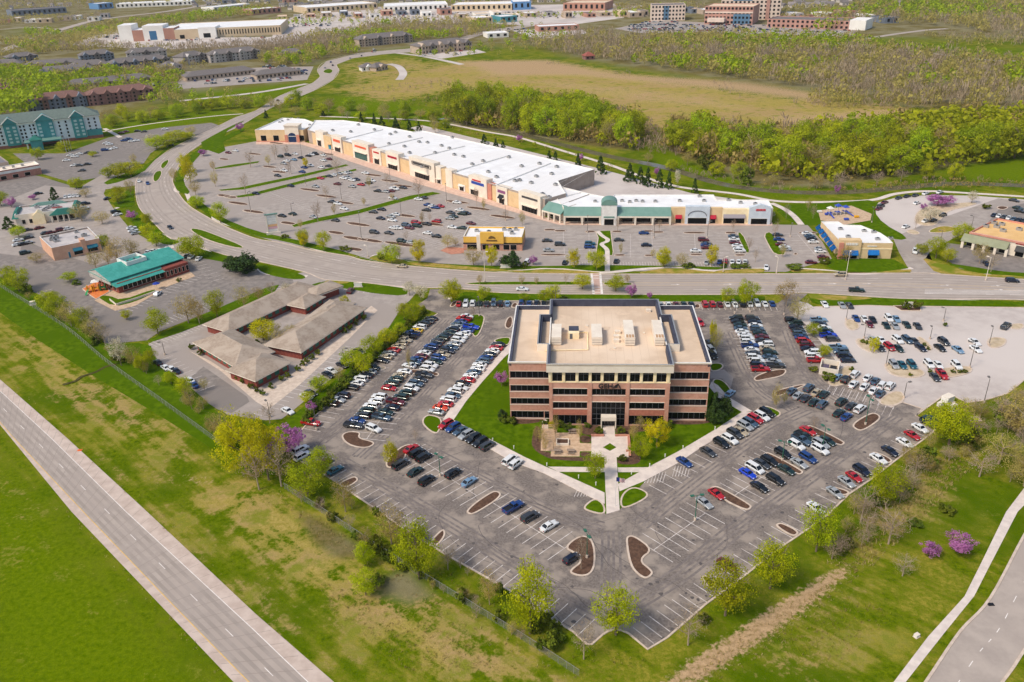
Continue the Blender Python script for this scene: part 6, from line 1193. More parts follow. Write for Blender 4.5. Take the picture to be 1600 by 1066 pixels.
# shopping car park
def scatter(where, h_deg, cars):
    for tok in cars.split():
        x, y, c = tok.split(','); X, Y = W(float(x), float(y)); CARS.append([X, Y, math.radians(h_deg)+random.choice((0, math.pi)), c[0], KIND[c[1]], where])
scatter('parked in the shopping car park near the end store', -35, '368,237,ws 357,240,ms 438,246,eu 450,244,ku 461,242,ws 470,248,ns 459,251,cs 448,253,ws 443,257,ss 482,245,ks 487,243,ws 493,242,ku 475,263,bs 485,260,ws 505,244,ws 505,252,ws 514,250,ms 502,263,ws 513,261,gs 444,268,ws 472,270,bs 434,276,gs 400,304,ns 454,292,ns')
scatter('parked in the shopping car park by the hedge strips', -30, '501,280,rs 515,277,gs 521,275,ws 529,273,ss 539,272,ws 545,271,ss 537,280,ws 544,279,ss 550,283,ws 557,282,ns 571,272,ws 493,293,ss 527,289,ms 550,293,ss 564,290,rs 576,287,gs 581,284,ws 590,300,ks 602,301,ss 611,300,ms 616,297,wp 630,295,gs 614,311,ws 518,317,gs 528,320,ws 538,328,ws 457,336,es 441,339,ks 490,341,ss 524,346,gs')
scatter('parked in the lower shopping car park', -25, '583,333,gs 596,329,ns 595,343,ns 611,340,ss 618,337,ws 613,346,ws 654,313,ws 662,311,ks 669,322,bs 676,324,ws 666,330,ks 688,324,rs 680,326,bs 714,318,ws 704,334,gs 709,340,es 703,343,ss 718,330,ws 722,336,eu 729,335,ns 650,350,ru 682,348,ru 635,354,lu 640,358,ms 652,355,eu 615,358,ws 622,358,ws 608,366,gs 585,365,gu 667,352,ks 668,366,ws 682,371,ks 707,357,ws 722,358,es 628,379,eu 643,381,ss 736,351,ms')
rowcars('parked in front of the canopied shops', ((855,380),(866,380)), '855,378,gs 875,384,gu 857,393,ss 922,383,Tu 921,388,bu 967,377,gs 1006,366,bs 1010,385,ns 1087,394,ws 1099,377,mu 1104,383,ks 1103,385,bs 1104,389,ms 1146,371,ls 1147,376,ws 1148,381,ms 1152,386,ws 1154,391,ws 1156,394,wu')
rowcars('parked along the shopping verge', ((1124,414),(1126,406)), '824,411,wv 883,412,ks 963,410,ks 1104,412,ss 1124,411,bs 1133,411,ru 1144,411,ws 1154,411,ws 1164,411,ws')
rowcars('parked beside the blue awning store', ((1262,368),(1272,368)), '1261,367,ws 1265,371,ls 1268,375,ks 1271,380,ws 1282,395,ws 1281,391,ss 1286,404,ms 1267,412,ms 1215,369,gs 1217,376,bs 1220,384,ms 1226,388,ws 1228,392,ss')
rowcars('parked round the horseshoe car park', ((1404,312),(1412,309)), '1404,311,gs 1417,308.5,ks 1430,307,gs 1446,304,ws 1468,302,ws 1432,319,ws 1382,318,ms 1376,324,gu 1373,328,ms 1415,356,ws 1473,338,ku 1458,346,ks 1446,347,ws')
linecars('parked behind the brick restaurant', (1553,338), (1600,347), 'ns ws gs ws ls ns ks'); rowcars('parked behind the brick restaurant', ((1590,330),(1600,332)), '1590,327,es 1593,332,ks 1584,315,gs')
rowcars('parked before the brick restaurant', ((1537,405),(1545,415)), '1541,414,ns')
scatter('parked beside the hotel', 10, '110,244,ws 117,246,ws 124,242,ws 137,240,ns 148,240,ls 164,236,bu 169,235,ws 178,233,ws 104,252,ws 116,260,ws 124,260,gs 137,258,ks 128,268,gs 166,225,ws 171,227,ws 194,221,bu 202,219,bu 206,222,ws 213,221,ws 258,203,ws 190,209,ms 197,207,ms 215,206,ks 225,207,gs 266,228,ns')
# moving vehicles
MOV = []
def moving(lab, a, b_, c, px, py):
    (ax, ay), (bx, by) = W(*a), W(*b_); X, Y = W(px, py); CARS.append([X, Y, math.atan2(by-ay, bx-ax), c[0], KIND[c[1]], lab])
moving('driving along the boulevard before the blue store', (1330,431),(1300,431),'tu',1313,431.5); moving('driving along the boulevard toward the bend', (1320,454),(1345,455),'ep',1338,456); moving('driving on the boulevard at the right edge', (1570,440),(1590,441),'nu',1581,441); moving('driving on the boulevard before the crossing', (800,454),(830,455),'ws',816,454); moving('driving past the shopping verge', (640,416),(615,414),'ts',628,418); moving('turning out of the shopping car park', (1195,415),(1196,425),'ws',1197,420); moving('driving down the drive by the blue store', (1429,385),(1429,398),'wu',1429,395); moving('driving round the boulevard bend', (230,285),(232,290),'bs',231,288); moving('driving round the boulevard bend', (217,280),(218,286),'ws',217.5,284.5); moving('driving up the boulevard by the daycare', (262,353),(270,360),'ns',266,357)
for i_, (x_, y_) in enumerate(((434,158),(431,166),(565,88),(547,92),(520,103),(517,98),(508,107))): moving('driving far up the boulevard', (430,165),(437,158), 'kngskbs'[i_]+'s', x_, y_)
# ---- build: the nearest 300 stand as single cars, the rest lie in one mass
CARS.sort(key=lambda c: (c[5].startswith(('driving','turning')) and -1e4 or 0)+math.hypot(c[0], c[1]))
def add_car(c, parts=True):
    x, y, h, col, kind, where = c; d_ = CM[kind]; an = 'an' if False else ''
    root = empty('parked_car' if not where.startswith(('driving','turning')) else 'moving_car', (x, y, .05), h, f"{CARC[col][0]} {WORD[kind]} {where}", {'pickup':'pickup truck','van':'van','suv':'SUV'}.get(kind,'car'), 'cars '+where)
    CARO.append((root, CARC[col][0], WORD[kind], where)); bo = inst('body', d_['me_body'], root); bo.material_slots[0].link = 'OBJECT'; bo.material_slots[0].material = car_paint(col)
    inst('windows', d_['me_glass'], root)
    if d_['bed']: inst('cargo_bed', d_['me_bed'], root)
    L, hw, r = d_['L'], d_['hw'], d_['r']
    for sx in (-.31, .31):
        for sy in (-1, 1): inst('wheel', d_['me_wheel'], root, (sx*L, sy*(hw-.12), r))
    if parts:
        for sy in (-1, 1): inst('headlight', d_['me_head'], root, (L*.485, sy*hw*.6, d_['hz'])); inst('tail_light', d_['me_tail'], root, (-L*.49, sy*hw*.66, d_['tz']))
CARO = []; NIND = 310
for c in CARS[:NIND]: add_car(c, True)
far_b = MB(); fm = [CGLASS, TYRE]; idx = {}
def far_car(x, y, h, col, kind, z=.05):
    if col not in idx: idx[col] = len(fm); fm.append(car_paint(col))
    d_ = CM[kind]; ch, sh = math.cos(h), math.sin(h); T = lambda v: (x+v[0]*ch-v[1]*sh, y+v[0]*sh+v[1]*ch, z+v[2])
    for q, mi in (('body', idx[col]), ('glass', 0)): m_ = d_[q]; far_b.add([T(v) for v in m_.v], m_.f, mi)
    for sx in (-.31, .31): far_b.add([T((sx*d_['L']+a*.3, s_*d_['hw'], zz)) for a in (-1,1) for s_ in (-.98,.98) for zz in (.0,.5)], [(0,1,5,4),(2,6,7,3),(1,3,7,5)], 1)
for c in CARS[NIND:]: far_car(*c[:5])
rn = random.Random(5)
for x0, y0, x1, y1, n in ((140,55,185,60,26),(200,60,420,57,60),(980,44,1170,44,230),(1170,45,1330,46,60),(600,26,900,24,120),(430,42,520,38,40),(760,50,900,46,30),(1000,38,1060,36,40),(300,130,470,122,40),(440,106,480,114,30),(240,132,268,134,18),(410,104,440,106,12),(560,78,600,80,6),(660,86,740,82,10)):
    for i in range(n):
        t = rn.random(); x, y = W(x0+(x1-x0)*t, y0+(y1-y0)*t+rn.choice((-5,-2.5,0,2.5,5))*(.9 if n > 50 else .5)); far_car(x, y, rn.choice((0,1.57))+.1, rn.choice('wwkgssbnrl'), rn.choice(('sedan','suv','suv','hatchback')))
fo = far_b.obj('distant_cars', fm); tag(fo, 'many small parked cars scattered over the distant car parks', 'cars', kind='stuff')

# ================================================================== VEGETATION
LEAF = dict(
 G=mat('leaf_spring_green', lin((196,200,20)), lin((146,160,8)), .35, .8, .2, rnd=.22, trans=.45),
 F=mat('leaf_wood_green', lin((184,194,30)), lin((138,154,18)), .2, .8, .2, rnd=.26, trans=.4),
 Y=mat('leaf_gold', lin((216,206,14)), lin((184,178,10)), .35, .8, .2, rnd=.14, trans=.45),
 O=mat('leaf_olive_bud', lin((190,174,92)), lin((168,150,90)), .35, .8, .2, rnd=.2, trans=.4),
 B=mat('bud_brown', lin((186,164,138)), lin((164,142,118)), .35, .8, .2, rnd=.16, trans=.3),
 R=mat('blossom_redbud', lin((206,140,194)), lin((172,104,158)), .5, .8, .2, rnd=.12, trans=.4),
 P=mat('blossom_white', lin((232,222,198)), lin((200,190,156)), .5, .8, .2, rnd=.1, trans=.4),
 E=mat('needle_dark_green', lin((70,98,36)), lin((46,70,26)), .5, .85, .2, rnd=.2, trans=.15),
 V=mat('leaf_dark_evergreen', lin((62,88,24)), lin((42,64,16)), .5, .7, .3, rnd=.15, trans=.15),
 S=mat('shrub_leaf', lin((116,128,30)), lin((82,98,22)), .8, .8, .2, rnd=.25, trans=.3))
def quads_mesh(name, C, N_, S_, mats, mi=None, asp=1., streak=None):
    """one mesh of leaf-sized quads: centres, normals, half sizes"""
    n = len(C); N_ = N_/np.linalg.norm(N_, axis=1, keepdims=True); a = np.cross(N_, np.array([.3,.2,.93])); a /= (np.linalg.norm(a, axis=1, keepdims=True)+1e-9); b_ = np.cross(N_, a)
    t = RS.uniform(0, 6.28, n)[:, None]; u = (a*np.cos(t)+b_*np.sin(t))*S_[:, None]; v = (-a*np.sin(t)+b_*np.cos(t))*S_[:, None]*asp
    if streak is not None and streak.any():
        k = streak; n_ = int(k.sum()); an = RS.uniform(0, 6.28, n_); up = np.stack([RS.normal(0,.38,n_), RS.normal(0,.38,n_), np.ones(n_)], 1); up /= np.linalg.norm(up, axis=1, keepdims=True)
        u[k] = np.stack([np.cos(an), np.sin(an), np.zeros(n_)], 1)*S_[k][:, None]*.3; v[k] = up*S_[k][:, None]*1.7
    V_ = np.stack([C-u-v*.55, C+u*.25-v, C+u+v*.5, C-u*.3+v], 1).reshape(-1, 3)
    me = bpy.data.meshes.new(name); me.vertices.add(n*4); me.vertices.foreach_set('co', V_.ravel()); me.loops.add(n*4); me.loops.foreach_set('vertex_index', np.arange(n*4)); me.polygons.add(n); me.polygons.foreach_set('loop_start', np.arange(n)*4)
    for m in mats: me.materials.append(m)
    if mi is not None: me.polygons.foreach_set('material_index', mi)
    me.update(); me.validate(); return me
RS = np.random.RandomState(3)
def rdir(n): d = RS.normal(size=(n, 3)); return d/np.linalg.norm(d, axis=1, keepdims=True)
def skeleton(seed, crown0=.3, spread=.42, levels=3, r0=.02, ups=.6, n1=7):
    """trunk, limbs and twigs of a unit tree (height 1, crown width about 1)"""
    r = random.Random(seed); b = MB(); tips = []
    b.tube((0,0,0),(.01,.0,crown0),r0*1.25,r0*.9,7); b.tube((.01,0,crown0),(.0,.01,.72),r0*.85,r0*.3,6)
    def grow(p, d, l, rad, lv):
        q = p+d*l; b.tube(p, q, rad, rad*.55, 4 if lv < 2 else 3, cap=False)
        if lv >= levels: tips.append(q); return
        for i in range(3 if lv else 4):
            nd = (d+Vector((r.uniform(-1,1), r.uniform(-1,1), r.uniform(-.5,.9)))*.75).normalized(); grow(p+d*l*r.uniform(.45,1.), nd, l*r.uniform(.5,.72), rad*.55, lv+1)
    for i in range(n1):
        a = i*2.4+r.random(); z = crown0+(.42*i/n1)*r.uniform(.8,1.1); up = ups*(1+.5*i/n1); d = Vector((math.cos(a), math.sin(a), up)).normalized(); grow(Vector((0,0,z)), d, spread*.62*r.uniform(.75,1.1), r0*.5, 1)
    return b, tips
def crown_mesh(kind, seed, n, size, rz=(.24,1.), shape='round', clumps=46, gap=.0):
    global RS; RS = np.random.RandomState(seed)
    z0, z1 = rz; cz = (z0+z1)/2; hz = (z1-z0)/2
    C = []; Nn = []
    for k in range(clumps):
        d = rdir(1)[0]; rr = RS.uniform(.25, 1.)**.5
        if shape == 'cone': z = RS.uniform(0,1)**1.4; w = (1-z)*.46+.03; a = RS.uniform(0,6.28); c = np.array([math.cos(a)*w*rr, math.sin(a)*w*rr, z0+(z1-z0)*z])
        else:
            c = d*rr*np.array([.44,.44,hz*.92])*(1+.16*math.sin(seed*1.7+3*math.atan2(d[1], d[0]))); c[2] += cz
            if shape == 'vase' and c[2] < cz: c[:2] *= .45+.55*(c[2]-z0)/(cz-z0+1e-6)
        m = n//clumps; cr = RS.uniform(.08,.19) if shape != 'cone' else .07
        off = rdir(m)*(RS.uniform(.2,1,m)[:, None]**.5)*cr*np.array([1,1,.8]); C.append(c+off); o = c-np.array([0,0,cz]); Nn.append(off/cr*.8+o*1.2+rdir(m)*.9+np.array([0,0,.35]))
    C = np.concatenate(C); Nn = np.concatenate(Nn); S_ = RS.uniform(.6,1.3,len(C))*size
    return quads_mesh('crown', C, Nn, S_, [LEAF[kind]])
PROTO = {}
def protos(kind, specs):
    PROTO[kind] = []
    for i, sp in enumerate(specs):
        sk, tips = skeleton(i*13+hash(kind) % 7, **sp.get('sk', {})); tm = sk.mesh('trunk', [BARK if kind not in 'BO' else TWIG])
        PROTO[kind].append((tm, crown_mesh(kind, i*7+len(PROTO)*31+1, **sp['cr'])))
protos('G', [dict(sk=dict(levels=3), cr=dict(n=5200, size=.0125, clumps=c, rz=(z,1.), shape='vase')) for c, z in ((90,.14),(120,.16),(100,.12))]+[dict(sk=dict(levels=2), cr=dict(n=7000, size=.0125, clumps=c, rz=(z,1.))) for c, z in ((95,.16),(110,.14))])
protos('F', [dict(sk=dict(levels=2), cr=dict(n=4600, size=.016, clumps=c, rz=(.04,1.))) for c in (70,85,60,95,76)])
protos('Y', [dict(sk=dict(levels=2), cr=dict(n=6000, size=.013, clumps=c, rz=(.12,1.))) for c in (60,80,50)])
protos('O', [dict(sk=dict(levels=3), cr=dict(n=2600, size=.0115, clumps=c, rz=(.16,1.), shape='vase')) for c in (90,110,80,100)])
protos('B', [dict(sk=dict(levels=4, n1=8), cr=dict(n=1000, size=.010, clumps=100, rz=(.25,1.), shape='vase')) for c in range(3)])
protos('R', [dict(sk=dict(levels=2, crown0=.18), cr=dict(n=1800, size=.024, clumps=c, rz=(.22,1.), shape='vase')) for c in (34,44)])
protos('P', [dict(sk=dict(levels=3), cr=dict(n=1800, size=.017, clumps=c, rz=(.18,1.), shape='vase')) for c in (44,60)])
protos('E', [dict(sk=dict(levels=1, crown0=.12, spread=.2), cr=dict(n=2200, size=.03, clumps=c, rz=(.06,1.), shape='cone')) for c in (70,90)])
protos('V', [dict(sk=dict(levels=1, crown0=.1, spread=.3), cr=dict(n=3000, size=.028, clumps=c, rz=(.03,1.))) for c in (50,64)])
protos('S', [dict(sk=dict(levels=1, crown0=.08, spread=.3, r0=.012), cr=dict(n=700, size=.06, clumps=c, rz=(.0,1.))) for c in (18,24)])
KW = dict(G='bright green tree',F='leafy green tree',Y='golden yellow tree',O='olive budding tree',B='bare brown tree',R='pink redbud tree in bloom',P='white blossoming tree',E='dark conical evergreen',V='dark rounded evergreen',S='small round shrub')
NM = dict(G='broadleaf_tree',F='broadleaf_tree',Y='gold_tree',O='budding_tree',B='bare_tree',R='redbud_tree',P='blossom_tree',E='conifer',V='evergreen',S='shrub')
TC = [0]
def plant(kind, x, y, h, w, where, rnd_=None):
    tm, cm = PROTO[kind][TC[0] % len(PROTO[kind])]; TC[0] += 1
    r = empty(NM[kind], (x, y, 0.), random.uniform(0, 6.28), f"{KW[kind]} {where}", 'shrub' if kind == 'S' else 'tree', ('shrubs ' if kind == 'S' else 'trees ')+where); r.scale = (w, w, h)
    inst('trunk' if kind != 'S' else 'stem', tm, r); inst('crown' if kind != 'S' else 'foliage', cm, r); return r
def trees(where, txt):
    """'kind,foot x,foot y,top y,crown width' in photo pixels"""
    for tok in txt.split():
        k, x, y, t, w = tok.split(','); x, y, t, w = map(float, (x, y, t, w)); X, Y = W(x, y); plant(k, X, Y, max(1., hgt(x, y, t)), max(1., w*pxm(x, y)), where)
trees('at the lower tip of the office car park', 'G,962,992,918,72')
trees('along the lower right edge of the office car park', 'G,1133,962,880,76 G,1203,920,846,66 B,1075,1008,950,56 S,1098,972,958,20')
trees('along the right edge of the office car park', 'G,1275,862,788,58 G,1378,788,730,56 O,1450,702,672,22 G,1482,695,630,66 O,1415,735,690,26')
trees('on the weedy bank right of the office car park', 'B,1345,815,760,52 B,1388,850,795,58 O,1560,725,680,60 O,1590,680,620,70 B,1530,745,705,50 O,1600,760,715,60 O,1520,668,650,30 B,1410,900,870,40 S,1480,800,790,24 S,1430,820,812,20')
trees('on the bank beside the footpath', 'R,1497,864,837,42 R,1452,870,850,30')
trees('along the lower left edge of the office car park', 'G,828,990,880,78 B,912,1030,968,46 O,765,945,892,34 O,612,850,790,56 B,700,890,850,36 O,540,800,750,44 S,835,985,968,26 S,870,1000,985,24')
trees('with drooping limbs by the fence below the car park', 'G,655,905,815,74 G,572,930,893,46 G,570,885,848,32 S,590,912,898,26')
trees('in the thicket at the left corner of the car park', 'Y,385,735,650,84 Y,420,750,662,62 Y,362,700,662,44 R,452,712,668,56 R,425,715,690,40 B,440,760,690,60 B,405,765,700,50 G,482,775,722,66 G,505,745,700,44 O,350,690,645,34 O,335,680,648,28')
trees('along the hedge left of the office car park', 'G,646,506,474,32 G,632,500,472,26 G,584,556,524,40 G,606,540,514,34 G,552,576,545,42 G,570,585,552,34 G,500,612,588,34 G,625,524,505,24 R,487,645,628,20 O,530,596,575,24 G,655,492,476,20 G,480,630,612,24')
trees('below the medical office car park', 'P,190,572,528,28 O,212,575,540,30 G,225,582,550,22 O,300,640,605,26 G,290,620,588,30 O,318,640,620,22 G,268,600,580,22 B,422,662,630,30 O,320,610,590,16 G,238,570,545,20 O,390,668,645,30')
trees('on the slope below the daycare car park', 'G,95,500,462,36 O,112,510,470,34 G,130,520,480,30 O,150,535,495,34 B,165,540,505,28 G,75,480,455,30 G,30,455,420,36 G,15,440,415,28 O,140,500,480,24')
trees('on the divider between daycare and medical office', 'G,247,522,482,40 O,295,505,458,42 O,312,506,466,30 G,340,496,452,34 O,382,482,445,30 B,425,462,440,22 O,405,470,448,24 P,450,468,440,18')
trees('beside the daycare', 'G,198,500,484,18 G,110,440,425,26 O,208,405,372,28 O,185,410,372,34 O,150,420,392,24 S,120,445,437,14 G,85,470,456,22 S,280,440,434,8 O,170,415,385,24')
trees('in the verge of the boulevard bend', 'G,302,402,368,44 V,385,428,396,44 V,366,424,400,30 G,345,348,316,30 G,308,325,306,26 O,306,305,282,22 Y,298,285,250,24 Y,292,270,240,22 O,274,284,262,16 R,318,244,233,15 R,376,206,192,13 G,474,384,357,22 G,506,392,360,26 Y,475,386,362,20 S,445,372,366,14 S,540,392,384,18')
trees('in the verge before the shopping car park', 'G,612,412,382,40 Y,655,412,374,28 O,740,414,388,36 Y,768,416,384,24 V,800,418,394,30 V,790,416,398,18 S,820,418,410,14 R,833,414,400,16 Y,897,419,388,22 G,932,422,390,32 Y,1036,416,386,26 G,1038,418,398,24 O,1066,418,395,26 Y,1112,416,382,22 S,1165,418,411,16 S,1150,418,412,20 S,1130,417,411,14 S,1240,420,412,24 S,1075,418,410,20 B,625,408,384,18 S,600,404,396,24')
trees('in the median of the boulevard', 'O,750,445,428,12 O,815,445,430,13 O,838,445,432,9 B,884,444,427,13 O,980,443,428,12 G,910,452,428,34 G,962,455,430,36')
trees('in the strip between the office and the boulevard', 'G,708,474,436,38 G,756,468,448,24 G,864,472,444,30 G,850,474,452,24 R,986,466,445,20 R,1015,468,456,10 G,1166,476,438,36 G,1136,476,448,26 P,658,470,444,26 P,640,462,440,22 O,1228,478,438,40 O,1246,502,462,34 S,880,470,463,16 G,820,472,458,20')
trees('beside the left front wing of the office', 'R,784,604,581,22 S,789,660,648,20 S,800,662,652,18 V,785,655,640,16')
trees('at the right end of the office', 'V,1117,655,614,24 V,1130,650,618,26 V,1112,662,635,22 V,1124,662,640,22')
trees('on the lawn before the office', 'G,1000,718,680,38 Y,1026,700,655,40 G,930,748,708,38 O,990,690,660,18 O,1000,672,650,16')
trees('round the garden terrace', 'O,868,685,645,12 O,845,696,662,11 O,905,690,655,12 O,852,708,676,12 O,838,690,664,12 S,848,664,655,10 S,886,672,660,16 S,876,668,655,14 S,935,678,667,14 S,970,678,667,14 S,972,720,711,14 S,855,662,655,10 Y,862,668,658,12 S,918,668,660,12 S,1040,668,655,20 Y,1038,664,655,18')
trees('on the islands of the office car park', 'B,640,578,535,14 Y,1112,542,500,13 O,1118,550,512,24 O,1212,640,600,20 O,1225,632,610,12 B,908,890,836,26 Y,612,726,690,26 B,650,690,670,14 B,740,500,480,14 B,1270,676,650,16 O,640,578,545,10')
trees('in the column of parked cars', 'G,1270,526,504,26 G,1287,557,538,20')
trees('on the gravel islands of the concrete car park', 'Y,1364,552,526,16 S,1347,536,529,7 S,1353,538,531,7 S,1444,541,535,6 S,1450,547,541,6 S,1476,510,503,6 S,1453,583,576,8 S,1489,583,577,7 S,1499,583,577,7 S,1507,583,577,7 S,1330,580,572,8 S,1270,580,572,14 S,1296,594,582,24 S,1422,588,582,6')
trees('beside the small sign at the boulevard', 'S,1412,482,468,12 S,1432,482,468,14 S,1420,484,474,8')
trees('in the shopping car park', 'B,392,262,234,18 B,430,250,226,16 B,448,243,226,14 B,528,278,246,20 B,497,347,314,20 B,384,303,270,18 O,337,292,266,14 O,334,268,250,10 B,452,272,252,12 B,655,310,278,22 B,510,312,288,16 Y,478,262,246,10 O,569,322,308,9 O,420,258,242,12 B,745,322,292,12 O,613,312,302,10 O,660,350,330,10 B,672,348,332,10 O,577,294,274,10 B,605,290,268,12 O,756,330,308,8 O,523,336,318,10 O,470,358,342,10 B,635,378,360,12 O,700,388,365,24 O,712,384,372,14 B,965,362,338,14 B,1030,362,342,10 O,1020,404,388,10 B,1145,362,342,10 O,970,398,378,8 B,1180,410,388,12 O,1222,402,380,14 B,1170,395,370,14 B,1210,372,345,14 O,816,352,330,12 B,790,345,328,16')
trees('beside the blue awning store', 'O,1322,408,384,22 S,1288,412,402,16 S,1312,404,394,14 G,1462,404,370,30 G,1480,410,388,26 G,1502,378,348,32 G,1440,398,380,20 O,1530,412,380,26 B,1548,425,395,22')
trees('in the horseshoe car park', 'R,1465,322,304,34 R,1478,320,306,26 R,1442,328,318,12 P,1452,348,322,30 P,1518,318,298,16 B,1430,358,336,10 S,1540,326,318,12')
trees('beside the playground', 'R,1307,304,289,10 B,1228,342,318,12 B,1270,342,320,12 P,1205,342,330,12 O,1262,330,310,12')
trees('along the trail behind the shops', 'R,811,222,211,13 R,908,252,240,10 R,1026,276,261,11 E,565,192,175,9 E,585,195,177,10 E,597,199,181,13 E,619,202,183,14 E,640,204,188,12 E,655,205,190,10 E,757,231,209,16 E,775,234,217,13 E,786,236,220,12 E,858,250,235,10 E,868,252,236,11 E,903,262,240,13 E,938,272,243,20 E,984,283,256,22 E,1000,286,260,18 E,1012,291,262,16 E,1030,293,264,18 E,1045,295,268,14 E,1085,302,278,12 G,685,204,190,10 O,680,208,186,16 P,1058,292,264,10 E,505,182,172,10 E,416,185,172,8')
trees('round the hotel car park', 'G,245,234,212,34 G,262,230,212,30 G,275,222,204,40 G,292,218,206,24 G,185,278,254,34 G,205,276,252,40 G,170,278,262,24 G,103,236,219,22 G,60,250,230,18 O,300,212,196,20 O,210,258,240,12 R,247,226,213,14 P,236,222,208,14 G,120,295,277,22 E,86,312,292,16 O,134,308,294,22 R,18,324,309,17 R,52,312,304,12 G,2,322,298,24 G,185,318,300,26 G,186,310,290,20 O,205,305,280,18 R,207,345,329,17 G,230,352,332,18 G,245,385,362,30 G,232,372,350,26 O,128,345,318,32 O,160,350,330,28 E,15,358,338,20 G,165,390,365,20 O,58,410,395,24 G,145,245,236,14 G,30,370,352,22')
trees('at the foot of the medical office', ' '.join(f'S,{x},{y},{y-10},9' for x, y in ((300,546),(314,555),(372,594),(379,599),(392,607),(402,613),(411,618),(424,607),(440,595),(450,590),(466,580),(473,572),(480,568),(488,562),(497,555),(539,521),(547,516),(557,508),(569,500))))
trees('in the medical office courtyard', 'Y,412,532,498,46 O,438,540,515,26 O,432,520,505,20 Y,540,480,462,18 S,400,538,530,12 S,425,545,538,10 O,455,530,508,26')
trees('of the ragged hedge between the two car parks', ' '.join(f'S,{478+(586-478)*t+random.uniform(-5,5):.1f},{662+(560-662)*t+random.uniform(-3,3):.1f},{662+(560-662)*t-11-random.random()*5:.1f},{random.uniform(12,20):.1f}' for t in [i/19 for i in range(20)])+' '+' '.join(f'S,{598+(662-598)*t:.1f},{548+(490-548)*t:.1f},{548+(490-548)*t-9-random.random()*5:.1f},{random.uniform(10,16):.1f}' for t in [i/11 for i in range(12)]))
rh = random.Random(77)
def brush(where, line, n, kinds, spread, hpx, wpx):
    out = []
    for i in range(n):
        t = (i+rh.random())/n*(len(line)-1); k = min(int(t), len(line)-2); f_ = t-k; x = line[k][0]*(1-f_)+line[k+1][0]*f_+rh.uniform(-spread,spread); y = line[k][1]*(1-f_)+line[k+1][1]*f_+rh.uniform(-spread,spread)*.6; h = rh.uniform(*hpx); out.append(f'{rh.choice(kinds)},{x:.1f},{y:.1f},{y-h:.1f},{h*rh.uniform(*wpx):.1f}')
    trees(where, ' '.join(out))
brush('in the brush along the lower left fence', [(462,780),(560,840),(640,895),(740,955),(860,1020)], 26, 'BBOSS', 9, (12,26), (.8,1.2))
brush('in the ditch brush below the office car park', [(520,770),(600,820),(700,880),(800,940),(890,1000)], 16, 'OBSS', 6, (10,22), (.8,1.2))
brush('in the brush on the right bank', [(1300,880),(1350,820),(1420,760),(1500,715),(1560,670),(1600,640)], 44, 'BBOOS', 22, (14,34), (.8,1.3))
brush('at the right edge of the grass bank', [(1500,660),(1560,650),(1600,700),(1590,760)], 14, 'OBO', 16, (20,40), (.8,1.2))
brush('along the fence on the green margin', [(20,445),(90,495),(150,535),(230,590),(320,660)], 18, 'OSGB', 7, (10,22), (.8,1.2))
# ---- creek belt: standing trees, then the far woods as one mass
def fill(poly, spacing, n, seed, jitter=1.):
    r = np.random.RandomState(seed); p = WW(poly); xs = [q[0] for q in p]; ys = [q[1] for q in p]; out = []; g = {}
    for rep in range(14):
        X, Y = r.uniform(min(xs), max(xs), n*2), r.uniform(min(ys), max(ys), n*2); k_ = in_poly(X, Y, p)
        for x, y in zip(X[k_], Y[k_]):
            k = (int(x//spacing), int(y//spacing))
            if any((q[0]-x)**2+(q[1]-y)**2 < spacing**2 for a in (-1,0,1) for b_ in (-1,0,1) for q in g.get((k[0]+a, k[1]+b_), ())): continue
            g.setdefault(k, []).append((x, y)); out.append((x, y))
            if len(out) >= n: return out
    return out
rg = random.Random(8)
def belt(poly, sp, n, seed, kinds, hr, wr, where):
    for x, y in sorted(fill(poly, sp, n, seed), key=lambda q: -q[1]):
        k = rg.choice(kinds); h = rg.uniform(*hr)*(.8 if k in 'OB' else 1.); plant(k, x, y, h, rg.uniform(*wr)*(.85 if k in 'OB' else 1.), where)
belt([(705,192),(708,168),(790,172),(870,182),(950,195),(1000,215),(985,232),(900,222),(800,205)], 11, 48, 1, 'FFFFFO', (17,26), (15,22), 'in the creek wood behind the shops')
belt([(1045,232),(1050,215),(1150,228),(1190,236),(1300,235),(1420,232),(1470,238),(1600,228),(1640,240),(1480,262),(1400,272),(1300,282),(1200,272),(1100,250)], 13, 78, 2, 'FFFFO', (15,24), (15,23), 'in the creek wood by the horseshoe car park')
belt([(1000,250),(1060,252),(1180,282),(1300,290),(1480,275),(1500,282),(1330,297),(1180,293),(1040,268)], 12, 36, 3, 'OFOBS', (6,11), (8,13), 'on the near bank of the creek')
belt([(540,186),(600,182),(700,196),(690,204),(640,196),(560,190)], 12, 14, 4, 'OOFB', (5,9), (6,10), 'beside the trail behind the end store')
belt([(400,168),(470,160),(560,172),(680,185),(690,192),(560,184),(450,182)], 14, 26, 5, 'OFOF', (8,13), (10,14), 'along the stream behind the end store')
belt([(160,190),(260,172),(340,165),(400,160),(390,170),(320,176),(200,198),(165,200)], 12, 22, 6, 'FOFG', (7,12), (9,14), 'along the stream beside the hotel')
